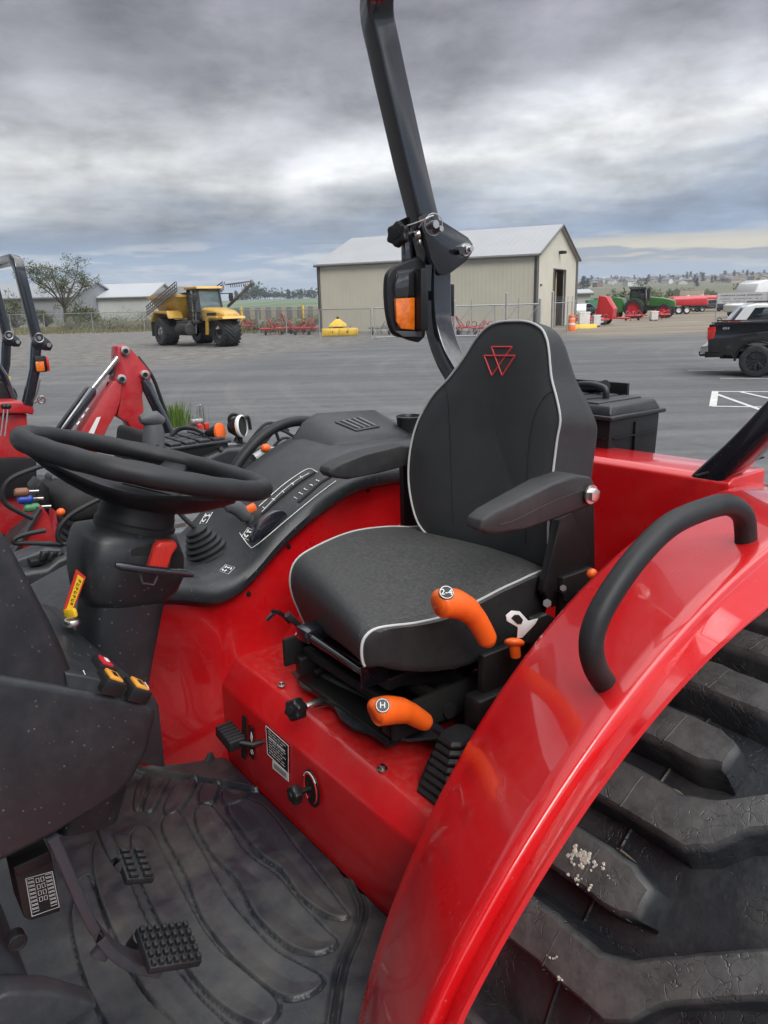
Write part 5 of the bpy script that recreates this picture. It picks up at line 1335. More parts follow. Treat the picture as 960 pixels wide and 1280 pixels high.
# ---- plant life helpers
def leafmat(name, a, b_):
    def fn(t, b, pos):
        c = mixc(t, ramp(t, noi(t, pos, 1.3, 3, .6), [(.35, 0), (.65, 1)]), a, b_); lk(t, c, b.inputs['Base Color'])
    return pmat(name, a, .7, spec=.2, fn=fn)
M['leaf'] = leafmat('tree_leaves', (.055, .072, .022), (.11, .125, .045)); M['sagem'] = leafmat('sage_leaves', (.13, .145, .085), (.20, .21, .13)); M['drygrass'] = leafmat('dry_grass', (.22, .18, .10), (.15, .16, .07))
M['dark_leaf'] = leafmat('dark_conifer_leaves', (.022, .035, .018), (.05, .065, .03)); M['bark'] = pmat('grey_bark', (.10, .085, .07), .9); M['grassm'] = leafmat('fresh_grass', (.06, .12, .02), (.13, .20, .04))
def leaves(centers, n, s, size, r_=random, flat=.7):
    vs, fs = [], []
    for c in centers:
        for _ in range(n):
            p = V(c)+V((r_.gauss(0, s), r_.gauss(0, s), r_.gauss(0, s*flat))); a, b_ = V((r_.uniform(-1, 1), r_.uniform(-1, 1), r_.uniform(-1, 1))).normalized(), V((r_.uniform(-1, 1), r_.uniform(-1, 1), r_.uniform(-.6, .6))).normalized()
            q = size*r_.uniform(.5, 1.3); i = len(vs); vs += [p-a*q, p+b_*q*.6, p+a*q, p-b_*q*.6]; fs.append((i, i+1, i+2, i+3))
    return (vs, fs)
def tree(name, base, h, spread, label, cat_, leafn=7, lsize=.12, leafm='leaf', group=None, seed=1, bare=.4, fork=3, low=.25):
    r_ = random.Random(seed); rt_ = empty(name, base, label, cat_, group); seg = []; tips = []
    def grow(p, d, L, r, lev):
        q = p+d*L; mid = p.lerp(q, .5)+V((r_.gauss(0, .06), r_.gauss(0, .06), 0))*L
        seg.append(tube([p, mid, q], [r, r*.85, r*.62], 6 if lev < 2 else 4))
        if lev > 1: tips.append(q); tips.append(mid)
        if lev >= 5: return
        for k in range(fork if lev < 4 else 2):
            a = r_.uniform(0, 6.28); s = r_.uniform(.35, .8)*spread
            nd_ = (d+V((math.cos(a)*s, math.sin(a)*s, r_.uniform(-.05, .35)))).normalized(); grow(q if k else q, nd_, L*r_.uniform(.62, .85), r*.6, lev+1)
    grow(V(base), V((.03, 0, 1)), h*low, h*.022, 0)
    obj('trunk', seg, 'bark', rt_)
    keep = [t for t in tips if r_.random() > bare]
    obj('crown', leaves(keep, leafn, h*.035, lsize, r_), leafm, rt_, 0)
    return rt_
def bare_tree(base, h, label):
    r_ = random.Random(21); rt_ = empty('tree', base, label, 'tree'); seg = []; lc = []; B0 = V(base); fk = B0+V((0, 0, h*.26))
    seg.append(tube([B0, B0+V((.1, 0, h*.13)), fk], [h*.026, h*.021, h*.018], 8))
    for k in range(13):
        a = 2*math.pi*k/13+r_.uniform(-.3, .3); ph = r_.uniform(.15, 1.15); R_ = h*.46
        tip = B0+V((math.cos(a)*math.sin(ph)*R_*1.15, math.sin(a)*math.sin(ph)*R_*1.15, h*.40+math.cos(ph)*h*.50*r_.uniform(.8, 1.05)))
        st_ = fk.lerp(B0+V((0, 0, h*.16)), r_.random()*.5) if k % 3 else fk
        pth = cat([st_, st_.lerp(tip, .4)+V((r_.gauss(0, .25), r_.gauss(0, .25), .3)), st_.lerp(tip, .75)+V((r_.gauss(0, .3), r_.gauss(0, .3), .1)), tip], 4)
        seg.append(tube(pth, [h*.010*(1-i/len(pth)*.8) for i in range(len(pth))], 5))
        for j in range(9):
            i0 = r_.randrange(4, len(pth)); q = pth[i0]; d = V((r_.gauss(0, 1), r_.gauss(0, 1), r_.uniform(-.2, .9))).normalized()*h*r_.uniform(.07, .16)
            e_ = q+d; seg.append(tube([q, q+d*.5+V((0, 0, .12)), e_], [.03, .022, .010], 4))
            for u in range(4):
                e2 = q.lerp(e_, r_.uniform(.4, 1))+V((r_.gauss(0, .3), r_.gauss(0, .3), r_.gauss(0.05, .25))); seg.append(tube([q.lerp(e_, .5), e2], [.014, .006], 3)); 
                if r_.random() < .72: lc.append(e2)
            lc.append(e_)
    obj('trunk', seg, 'bark', rt_); obj('crown', leaves(lc, 15, .26, .10, r_), 'leaf', rt_, 0)
bare_tree(gp(84, 409), 9.6, 'half-bare spreading tree behind the chain-link fence at the left')
def shrub(base, r, h, lab, m_='leaf', seed=1, n=26, ls=.10, group=None, name='shrub', cat_='shrub'):
    r_ = random.Random(seed); root = empty(name, base, lab, cat_, group); cs = [V(base)+V((r_.gauss(0, r*.45), r_.gauss(0, r*.45), abs(r_.gauss(h*.5, h*.25)))) for _ in range(n)]
    obj('stem', [tube([V(base), c], [.03*h, .008*h], 4) for c in cs[:10]], 'bark', root); obj('foliage', leaves(cs, 60, r*.22, ls, r_), m_, root, 0); return root
shrub(px2(104, 100), 1.6, 3.0, 'dense green bush right beside the trunk of the bare tree', 'leaf', 4, 34, .13)
shrub(px2(122, 99), 1.2, 2.1, 'smaller green bush at the right of the tree bush', 'leaf', 5, 26, .12)
shrub(px2(22, 105), 1.9, 3.4, 'round green bush behind the roll bar of the neighbouring tractor', 'leaf', 6, 34, .13)
shrub(px2(62, 108), 1.5, 2.4, 'green bush behind the fence left of the bare tree', 'leaf', 16, 26, .12)
rs = random.Random(9)
for k in range(26):
    px = 92+k*12.5+rs.uniform(-6, 6); d = rs.uniform(80, 96) if px < 250 else rs.uniform(62, 84)
    if 395 < px: d = rs.uniform(75, 84)
    shrub(px2(px, d), rs.uniform(.8, 1.5)*(1.5 if px < 200 else 1), rs.uniform(.45, .95)*(1.7 if px < 200 else 1), 'low grey-green sagebrush clump along the fence line', 'sagem', 30+k, 14, .07, 'sagebrush along the fence', 'sagebrush', 'sagebrush')
gv, gf2 = [], []
for _ in range(9000):
    px = rs.uniform(20, 400); d = rs.uniform(74, 100)
    if px > 240: d = rs.uniform(62, 86)
    p = px2(px, d); h = rs.uniform(.08, .3); a = rs.uniform(0, 6.3); i = len(gv); w = V((math.cos(a), math.sin(a), 0))*.05
    gv += [p-w, p+w, p+V((rs.gauss(0, .06), rs.gauss(0, .06), h))]; gf2.append((i, i+1, i+2))
tag(obj('dry_grass', (gv, gf2), 'drygrass', None, 0), 'dry grass scattered along the fence behind the yellow truck', 'grass', None, 'stuff')
# weed tuft growing by the kerb edge, seen past the boom
wb = gp(219, 532); wv, wf_ = [], []
for _ in range(420):
    a = rs.uniform(0, 6.3); r0 = abs(rs.gauss(0, .26)); p = wb+V((math.cos(a)*r0, math.sin(a)*r0, 0)); ln = rs.uniform(.15, .5); lean = V((math.cos(a), math.sin(a), 0))*rs.uniform(.05, .35)*ln; w = V((-math.sin(a), math.cos(a), 0))*.008
    i = len(wv); wv += [p-w, p+w, p+lean*.4+V((0, 0, ln*.6))+w*.8, p+lean*.4+V((0, 0, ln*.6))-w*.8, p+lean+V((0, 0, ln))]; wf_ += [(i, i+1, i+2, i+3), (i+3, i+2, i+4)]
tag(obj('weed', (wv, wf_), 'grassm', None, 0), 'bright green tuft of weeds growing on the asphalt behind the red boom', 'weed')

# ---- buildings behind the tree
M['roof_dull'] = pmat('dull_roof', (.27, .29, .31), .5, var=.06, var_scale=.1); M['bldg'] = corrug('white_ribbed_wall', (.46, .47, .47), math.pi/.6, tuple(rt)); M['bldgroof'] = pmat('light_roof', (.42, .44, .46), .4, var=.06, var_scale=.1); M['greywall'] = pmat('grey_wall', (.26, .27, .29), .7, var=.08, var_scale=.2)
def barn(name, pxa, pxb, d, dep, h, ridge, label, wallm='bldg', roofm='bldgroof', win=True):
    a, b = px2(pxa, d), px2(pxb, d); u = (b-a).normalized(); n = V((u.y, -u.x, 0)); n = n if n.dot(fh) > 0 else -n; Lh = (b-a).length
    r = empty(name, (a+b)/2+n*dep/2, label, 'building')
    q = lambda s, t, z: a+u*s+n*t+V((0, 0, z))
    obj('wall', [prism([q(0, 0, 0), q(0, dep, 0), q(0, dep, h), q(0, dep/2, ridge-.1), q(0, 0, h)], u*Lh)], wallm, r, 0)
    obj('roof', [prism([q(-.4, -.5, h-.05), q(-.4, dep/2, ridge), q(-.4, dep/2, ridge+.25), q(-.4, -.5, h+.2)], u*(Lh+.8)), prism([q(-.4, dep+.5, h-.05), q(-.4, dep/2+.01, ridge), q(-.4, dep/2+.01, ridge+.25), q(-.4, dep+.5, h+.2)], u*(Lh+.8))], roofm, r, 0)
    obj('gutter', tube([q(-.4, -.56, h-.02), q(Lh+.4, -.56, h-.02)], .14, 6), 'trim', r, 0)
    return r, q, Lh
barn('warehouse', 92, 194, 140, 20, 3.9, 6.3, 'long low white warehouse behind the fence, just left of the yellow spreader truck')
barn('warehouse', -90, 97, 128, 24, 4.0, 6.6, 'grey-walled warehouse with pale roof behind the bare tree', 'greywall', 'roof_dull')
r_, q_, Lh_ = barn('roof_building', 100, 180, 170, 14, 5.4, 6.6, 'upper white building peeking over the low white warehouse roof')
obj('window', box(q_(Lh_*.72, -.03, 4.6), (.9, .2, .9)), 'glass', r_, 0)

# panelled wall past the spreader truck
M['panelA'] = pmat('beige_panel', (.32, .29, .23), .8, var=.15, var_scale=.3); M['panelB'] = pmat('grey_panel', (.17, .18, .175), .8, var=.15, var_scale=.3)
pw = empty('panel_wall', px2(330, 118), 'long wall of upright beige and grey panels behind the fence, left of the shed', 'wall')
for k in range(26):
    a = px2(246+k*6.6, 118); b = px2(246+(k+1)*6.6-.3, 118); u = (b-a).normalized()
    obj('panel', prism([a, b, b+V((0, 0, 1.75)), a+V((0, 0, 1.75))], fh*.3), 'panelA' if k % 2 else 'panelB', pw, 0)
for px in (254, 308, 385):
    p = px2(px, 90); tag(obj('bollard', cyl(p, p+V((0, 0, 2.0)), .12, n=10), 'yel', None), 'slim yellow post standing in the brush, '+{254: 'nearest the spreader truck', 308: 'midway between the truck and shed', 385: 'closest to the shed corner'}[px], 'post')

# ---- hills
def hills(name, d0, d1, pa, pb, zf, mat, n=60, m_=24):
    rows = []
    for i in range(m_+1):
        d = d0+(d1-d0)*i/m_; rows.append([px2(pa+(pb-pa)*j/n, d, 0)+V((0, 0, zf(i/m_, j/n))) for j in range(n+1)])
    vs = [v for r in rows for v in r]; fs = [(i*(n+1)+j, i*(n+1)+j+1, (i+1)*(n+1)+j+1, (i+1)*(n+1)+j) for i in range(m_) for j in range(n)]
    o = obj(name, (vs, fs), mat, None, 80); tag(o, kind='structure'); return o
def field_fn(rows):
    def fn(t, b, pos):
        s = nd(t, 'ShaderNodeSeparateXYZ'); lk(t, pos, s.inputs[0])
        A = mth(t, 'ADD', mth(t, 'MULTIPLY', s.outputs[0], fh.x), mth(t, 'MULTIPLY', s.outputs[1], fh.y)); B_ = mth(t, 'ADD', mth(t, 'MULTIPLY', s.outputs[0], rt.x), mth(t, 'MULTIPLY', s.outputs[1], rt.y))
        v = noi(t, cxyz(t, mth(t, 'MULTIPLY', B_, .004*rows), mth(t, 'MULTIPLY', A, .012*rows), 0), 1, 8, .7, .6)
        if rows == 1:
            c = ramp(t, v, [(.36, (.10, .11, .06)), (.46, (.20, .165, .11)), (.52, (.09, .11, .05)), (.58, (.22, .19, .14)), (.68, (.12, .10, .08))])
            c = mixc(t, ramp(t, noi(t, cxyz(t, mth(t, 'MULTIPLY', B_, .05), mth(t, 'MULTIPLY', A, .02), 3), 1, 6, .7), [(.45, 0), (.6, 1)]), c, (.075, .085, .045))
        else: c = ramp(t, v, [(.36, (.09, .13, .075)), (.5, (.13, .18, .10)), (.6, (.20, .22, .20)), (.7, (.10, .14, .08))])
        lk(t, c, b.inputs['Base Color'])
    return fn
M['hillR'] = pmat('dry_hillside', (.2, .18, .12), .9, fn=field_fn(1)); M['hillL'] = pmat('green_farmland', (.1, .14, .08), .9, fn=field_fn(2))
hills('hillside', 260, 2200, 600, 1500, lambda u, v: -.5+44*(u**1.25)*(.75+.35*math.sin(v*2.2+.35))+3*u*noise.noise(V((u*5, v*9, 0))), 'hillR', 90, 40)
hills('farmland_hill', 300, 900, -500, 620, lambda u, v: -.4+7.5*(u**.8)*(.9+.4*noise.noise(V((v*6, 2, 0))))+2.4*math.exp(-((v-.80)/.05)**2)*math.exp(-((u-.25)/.3)**2), 'hillL', 80, 20)
hills('far_ridge', 1900, 3200, -800, 1500, lambda u, v: -2+30*math.sin(math.pi*min(1, u*1.2))*(.55+.25*noise.noise(V((v*12, 7, 0)))), 'hillL', 120, 8)

# far trees on the left skyline: a row of its own trees, each a small conifer or round crown
M['far_leaf'] = leafmat('far_tree_leaves', (.045, .065, .045), (.075, .095, .06))
def fartree(base, h, kind, lab, group, r_):
    root = empty('pine_tree' if kind else 'round_tree', base, lab, 'tree', group)
    obj('trunk', cyl(base, base+V((0, 0, h*.4)), h*.03, n=5), 'bark', root)
    if kind: cs = [base+V((r_.gauss(0, h*.10*(1-k/9)), r_.gauss(0, h*.10*(1-k/9)), h*(.15+.82*k/9))) for k in range(9) for _ in range(3)]
    else: cs = [base+V((r_.gauss(0, h*.24), r_.gauss(0, h*.24), h*(.55+r_.gauss(0, .16)))) for _ in range(22)]
    obj('crown', leaves(cs, 14, h*.07, h*.07, r_), 'far_leaf', root, 0)
def hillz(d, px): 
    return 0
for k in range(40):
    px = 296+k*2.75+rs.uniform(-1.5, 1.5); d = 880+rs.uniform(-30, 20); kind = rs.random() < .4 or px in ()
    u = (d-300)/600; v = (px+500)/1120; z = -.4+7.5*(u**.8)*(.9+.4*noise.noise(V((v*6, 2, 0))))
    h = rs.uniform(6, 12) + (7 if 315 < px < 335 else 0)
    fartree(px2(px, d, z-.5), h, kind, 'small dark conifer on the skyline between spreader truck and shed' if kind else 'small dark round tree on the skyline between spreader truck and shed', 'conifers on the left skyline' if kind else 'round trees on the left skyline', rs)

# ---- town on the right-hand hillside
HC = {'white': (.62, .62, .6), 'tan': (.42, .36, .28), 'grey': (.32, .33, .35), 'brown': (.20, .13, .09)}
for k, c in HC.items(): M['house_'+k] = pmat('house_'+k, c, .7)
M['roof_grey'] = pmat('shingle_grey', (.16, .16, .17), .8); M['roof_brown'] = pmat('shingle_brown', (.14, .11, .09), .8)
def hz(u, v): return -.5+44*(u**1.25)*(.75+.35*math.sin(v*2.2+.35))+3*u*noise.noise(V((u*5, v*9, 0)))
for k in range(140):
    px = 724+rs.uniform(0, 330); d = 900+1250*rs.random()**.7
    u = (d-260)/1940; v = (px-600)/900; z = hz(u, v); base = px2(px, d, z-.6)
    c = rs.choice(['white', 'white', 'tan', 'grey', 'tan', 'brown']); a = rs.uniform(0, 3.14); W_, D_, H_ = rs.uniform(9, 20), rs.uniform(8, 11), rs.uniform(3.2, 6.0)
    root = empty('house', base, c+' walled house with pitched roof on the distant hillside town', 'house', c+' houses on the far hillside')
    f = Matrix.Translation(base) @ Matrix.Rotation(a, 4, 'Z')
    obj('wall', xf(prism([V((-W_/2, -D_/2, 0)), V((-W_/2, D_/2, 0)), V((-W_/2, D_/2, H_)), V((-W_/2, 0, H_+1.9)), V((-W_/2, -D_/2, H_))], (W_, 0, 0)), f), 'house_'+c, root, 0)
    obj('roof', xf(prism([V((-W_/2-.4, -D_/2-.5, H_-.1)), V((-W_/2-.4, 0, H_+2.1)), V((-W_/2-.4, D_/2+.5, H_-.1)), V((-W_/2-.4, D_/2+.5, H_+.3)), V((-W_/2-.4, 0, H_+2.6)), V((-W_/2-.4, -D_/2-.5, H_+.3))], (W_+.8, 0, 0)), f), 'roof_grey' if c != 'tan' else 'roof_brown', root, 0)
for k in range(150):
    px = 722+rs.uniform(0, 330); d = 700+1500*rs.random()**.6
    u = (d-260)/1940; v = (px-600)/900; base = px2(px, d, hz(u, v)-.5); kind = rs.random() < .35
    fartree(base, rs.uniform(6, 11) if not kind else rs.uniform(8, 16), kind, 'dark conifer among the houses on the distant hillside' if kind else 'round tree among the houses on the distant hillside', 'conifers of the hillside town' if kind else 'round trees of the hillside town', rs)
for k in range(16):
    px = 735+rs.uniform(0, 240); d = rs.uniform(190, 420)
    shrub(px2(px, d, max(-.3, hz(max(0, (d-260)/1940), (px-600)/900)) if d > 260 else 0), rs.uniform(2, 3.6), rs.uniform(2, 4), 'grey-green bush in the rough field beyond the yard', 'sagem', 80+k, 16, .35, 'bushes in the rough field', 'field_bush', 'bush')

HB = bpy.data.materials.new('haze'); HB.use_nodes = True; t = HB.node_tree; t.nodes.clear()
vol = nd(t, 'ShaderNodeVolumePrincipled'); vol.inputs['Color'].default_value = (.75, .83, .95, 1); vol.inputs['Density'].default_value = .00022
mo = nd(t, 'ShaderNodeOutputMaterial'); lk(t, vol.outputs[0], mo.inputs['Volume'])
HZ = obj('haze', ([V((x, y, z)) for x in (-5600, 5600) for y in (-5600, 5600) for z in (-6, 90)], [(0, 1, 3, 2), (4, 6, 7, 5), (0, 4, 5, 1), (2, 3, 7, 6), (0, 2, 6, 4), (1, 5, 7, 3)]), HB, None, 0); tag(HZ, kind='stuff')
#



# ================================================================== VEHICLES AND MACHINES
def place(root, loc, rz):
    root.location = V(loc); root.rotation_euler = (0, 0, rz)
def head(v): return math.atan2(v.y, v.x)
def extr(pts, y0, y1, b=0, seg=2):  # side profile (x,z) across y
    return prism([V((x, y0, z)) for x, z in pts], (0, y1-y0, 0), b, seg)
def wheelset(root, spots, R, w, rimc='chrome', lugs=0, spokes=0, tyrem='tyre', rimR=.6, name='wheel'):
    for (x, y) in spots:
        c = V((x, y, R)); s = 1 if y > 0 else -1
        wh = obj(name, cyl(c-V((0, s*w*.5, 0)), c-V((0, -s*.0, 0)), R*.2), 'black_flat', root)
        t_ = [lathe([(R*rimR, -w*.46), (R*.86, -w*.5), (R*.97, -w*.42), (R, -w*.2), (R, w*.2), (R*.97, w*.42), (R*.86, w*.5), (R*rimR, w*.46)], c, (0, 1, 0), 40, False)]
        if lugs:
            for k in range(lugs):
                for sd in (-1, 1):
                    a = 2*math.pi*(k+(.5 if sd > 0 else 0))/lugs
                    m_ = Matrix.Translation(c) @ Matrix.Rotation(-a, 4, 'Y') @ Matrix.Translation((R*.995, sd*w*.24, 0)) @ Matrix.Rotation(sd*.7, 4, 'X')
                    t_.append(xf(box((0, 0, 0), (R*.07, w*.52, R*.07)), m_))
        obj('tyre', t_, tyrem, wh)
        g = [lathe([(R*rimR, -w*.1), (R*rimR*1.02, w*.42), (R*rimR*.93, w*.42), (R*rimR*.86, w*.15), (.0005, w*.12)], c, (0, s, 0), 40, False), cyl(c+V((0, s*w*.1, 0)), c+V((0, s*w*.34, 0)), R*.13, n=16, b=.01)]
        if spokes:
            for k in range(spokes):
                a = 2*math.pi*k/spokes; d = V((math.cos(a), 0, math.sin(a)))
                g.append(tube([c+V((0, s*w*.28, 0))+d*R*.1, c+V((0, s*w*.32, 0))+d*R*rimR*.9], 1, prof=rprof(R*.05, R*.12, R*.01), up=(0, 1, 0)))
        obj('rim', g, rimc, wh)

# ---- black pickup truck
def pickup():
    r = empty('pickup_truck', (0, 0, 0), 'black pickup truck with black wheels parked beside the painted marking, tail towards the yard', 'pickup truck')
    M['carblack'] = pmat('black_car_paint', (.012, .012, .014), .18, coat=1, speck=.0, var=.05)
    M['taill'] = pmat('tail_light', (.55, .02, .015), .15, coat=1)
    Wd = .98
    # bed side with wheel arch (x=0 is the tail, forward +x)
    def arch(cx, R, n=12): return [(cx+R*math.cos(math.pi-math.pi*i/n), .42+R*math.sin(math.pi*i/n)) for i in range(n+1)]
    bedp = [(0.02, .62), (0.0, .95), (.0, 1.38), (2.0, 1.40), (2.0, .52)]+[(1.62+.0, .52)][:0]+arch(1.22, .50)[::-1]+[(.62, .55)]
    for s in (1, -1):
        obj('bed_side', bev(extr(bedp, s*Wd, s*(Wd-.09)), .02, 2, 35), 'carblack', r)
        fr = [(2.03, .50), (2.03, 1.42), (2.1, 1.90), (2.35, 1.95), (3.7, 1.93), (4.35, 1.38), (5.75, 1.28), (5.85, .9), (5.80, .45)]+arch(4.85, .50)[::-1]+[(4.2, .45)]
        obj('cab_side', bev(extr([q for q in fr if True], s*Wd, s*(Wd-.09)), .02, 2, 35), 'carblack', r)
        obj('side_window', extr([(2.25, 1.45), (2.4, 1.86), (3.62, 1.84), (4.1, 1.43)], s*(Wd+.004), s*(Wd-.02)), 'glass', r, 0)
        obj('tail_light', bev(extr([(-.025, .98), (-.035, 1.30), (.16, 1.32), (.18, 1.22), (.14, 1.0)], s*(Wd+.006), s*(Wd-.14)), .012), 'taill', r)
        obj('fender_flare', tube([V((x, s*(Wd+.01), z)) for x, z in arch(1.22, .52)], .03, 8), 'plastic_clean', r)
        obj('fender_flare', tube([V((x, s*(Wd+.01), z)) for x, z in arch(4.85, .52)], .03, 8), 'plastic_clean', r)
        obj('bed_rail', box((1.0, s*(Wd-.05), 1.415), (1.9, .10, .03), .008), 'plastic_clean', r)
    obj('tailgate', bev(extr([(0, .75), (-.01, .95), (-.01, 1.36), (.08, 1.38), (.08, .75)], -Wd+.12, Wd-.12), .01), 'carblack', r)
    obj('cab_roof', bev(extr([(2.12, 1.90), (2.35, 2.0), (3.7, 1.97), (4.3, 1.42), (4.2, 1.40), (3.6, 1.85), (2.2, 1.85)], -Wd+.10, Wd-.10), .03), 'carblack', r)
    obj('hood', bev(extr([(4.3, 1.2), (4.35, 1.42), (5.7, 1.32), (5.85, .6), (4.3, .6)], -Wd+.092, Wd-.092), .03), 'carblack', r)
    obj('rear_window', box((2.08, 0, 1.66), (.03, 1.5, .36)), 'glass', r, 0)
    obj('bed_floor', box((1.05, 0, .80), (1.9, 1.75, .06)), 'plastic_clean', r)
    obj('frame', box((2.9, 0, .52), (5.2, .9, .16)), 'black_flat', r)
    obj('bumper', bev(extr([(-.16, .60), (-.19, .72), (-.17, .80), (.03, .82), (.05, .60)], -Wd+.02, Wd-.02), .02), 'chrome', r)
    obj('bumper_end', [bev(extr([(-.05, .50), (-.05, .66), (.30, .66), (.42, .52)], s*Wd, s*(Wd-.1)), .01) for s in (1, -1)], 'plastic_clean', r)
    obj('tow_hitch', [tube([V((.1, 0, .52)), V((-.26, 0, .50))], .035, 8), ell(V((-.27, 0, .58)), (.03, .03, .03)), cyl(V((-.27, 0, .50)), V((-.27, 0, .57)), .015)], 'steel_black', r)
    obj('exhaust', tube([V((.9, .65, .45)), V((.3, .72, .42)), V((.12, .80, .42))], .04, 10), 'chrome', r)
    for s in (1, -1): text('decal', '4X4', 'piping', .10, (.42, s*(Wd+.004), 1.27), (0, s, 0), (-s, 0, 0) if s > 0 else (1, 0, 0), r, .002)
    wheelset(r, [(1.22, .88), (1.22, -.88), (4.85, .88), (4.85, -.88)], .42, .30, 'steel_black', 0, 8, rimR=.62)
    return r
hd_ = (rt*math.cos(rad(27))-fh*math.sin(rad(27)))
pk_ = pickup(); wpos = gp(943, 471)
# the truck's right side (-y) faces the camera when it heads to the right
place(pk_, wpos-hd_*1.22+V((-hd_.y, hd_.x, 0))*.88, head(hd_))

# ---- white suv behind the pickup
def suv():
    r = empty('suv', (0, 0, 0), 'white station-wagon style car with red tail lamp parked behind the black pickup', 'car')
    M['carwhite'] = pmat('white_car_paint', (.72, .73, .74), .2, coat=1, var=.02)
    obj('body', bev(extr([(0, .45), (-.05, .95), (.1, 1.05), (.55, 1.68), (.9, 1.75), (2.6, 1.72), (3.4, 1.12), (4.5, .95), (4.65, .5), (4.5, .3), (.1, .3)], -.9, .9), .10, 4, 15), 'carwhite', r)
    for s in (1, -1):
        obj('side_window', bev(extr([(.55, 1.12), (.85, 1.60), (1.5, 1.63), (1.5, 1.12)], s*.885, s*.91), .02), 'glass', r)
        obj('side_window', bev(extr([(1.6, 1.12), (1.6, 1.63), (2.55, 1.60), (3.1, 1.14)], s*.885, s*.91), .02), 'glass', r)
        obj('tail_lamp', bev(extr([(-.06, .95), (-.05, 1.12), (.35, 1.16), (.42, 1.08), (.2, .95)], s*.915, s*.72), .02), 'taill', r)
        obj('roof_rail', tube([V((.8, s*.7, 1.80)), V((1.6, s*.72, 1.82)), V((2.5, s*.7, 1.78))], .02, 6), 'plastic_clean', r)
    obj('rear_window', bev(prism([V((.12, -.7, 1.10)), V((.12, .7, 1.10)), V((.50, .62, 1.60)), V((.50, -.62, 1.60))], (-.05, 0, .02)), .01), 'glass', r)
    wheelset(r, [(.9, .78), (.9, -.78), (3.7, .78), (3.7, -.78)], .36, .24, 'chrome', 0, 5)
    return r
s_ = suv(); place(s_, px2(918, 31.5), head(rt*math.cos(rad(15))-fh*math.sin(rad(15))))

# ---- banner, camper
bn = px2(934, 62); M['banner'] = pmat('banner_white', (.60, .61, .62), .6)
BR = empty('banner', bn, 'white banner with faded blue lettering strung on posts behind the white car', 'banner')
bl, brr = px2(904, 62), px2(968, 60); bu = (brr-bl).normalized()
obj('sheet', prism([bl+V((0, 0, 1.35)), brr+V((0, 0, 1.35)), brr+V((0, 0, 2.15)), bl+V((0, 0, 2.15))], fh*.02), 'banner', BR, 0)
for p in (bl, brr): obj('post', cyl(p, p+V((0, 0, 2.2)), .04, n=6), 'galv', BR)
M['bluel'] = pmat('blue_lettering', (.16, .18, .33), .7)
rw = random.Random(8); lt = []
for row, (z, h_) in enumerate(((1.90, .10), (1.66, .07), (1.48, .05))):
    s0 = .25
    while s0 < (brr-bl).length-.4:
        w = rw.uniform(.05, .12); 
        if rw.random() > .18: lt.append(prism([bl+bu*s0+V((0, 0, z)), bl+bu*(s0+w)+V((0, 0, z)), bl+bu*(s0+w)+V((0, 0, z+h_)), bl+bu*s0+V((0, 0, z+h_))], -fh*.006))
        s0 += w+.03
obj('lettering', lt, 'bluel', BR, 0)
def camper():
    r = empty('motorhome', (0, 0, 0), 'white and blue motorhome at the right edge behind the banner', 'motorhome')
    obj('body', bev(extr([(0, .6), (0, 2.2), (.3, 2.9), (1.0, 3.15), (8, 3.15), (8, .6)], -1.2, 1.2), .1, 3), 'carwhite', r)
    M['bluestripe'] = pmat('blue_stripe', (.05, .11, .28), .4)
    for s in (1, -1):
        obj('stripe', extr([(.3, 1.9), (7.9, 2.05), (7.9, 2.25), (1.5, 2.15)], s*1.195, s*1.21), 'bluestripe', r, 0); obj('window', bev(extr([(2.2, 2.3), (2.2, 2.8), (3.6, 2.8), (3.6, 2.3)], s*1.19, s*1.215), .02), 'glass', r)
    obj('cab', bev(extr([(-1.3, .5), (-1.35, 1.1), (-.7, 1.35), (.1, 2.15), (.1, .5)], -1.0, 1.0), .08, 3), 'carwhite', r)
    obj('windscreen', prism([V((-.66, -.85, 1.38)), V((-.66, .85, 1.38)), V((.02, .8, 2.06)), V((.02, -.8, 2.06))], (-.05, 0, .04)), 'glass', r, 0)
    obj('awning_roll', tube([V((1, 1.28, 2.9)), V((7, 1.28, 2.9))], .08, 8), 'sage', r)
    wheelset(r, [(-.4, .9), (-.4, -.9), (5.6, 1.0), (5.6, -1.0)], .42, .28, 'chrome', 0, 0)
    return r
place(camper(), px2(938, 70), head(rt*.94+fh*.3))

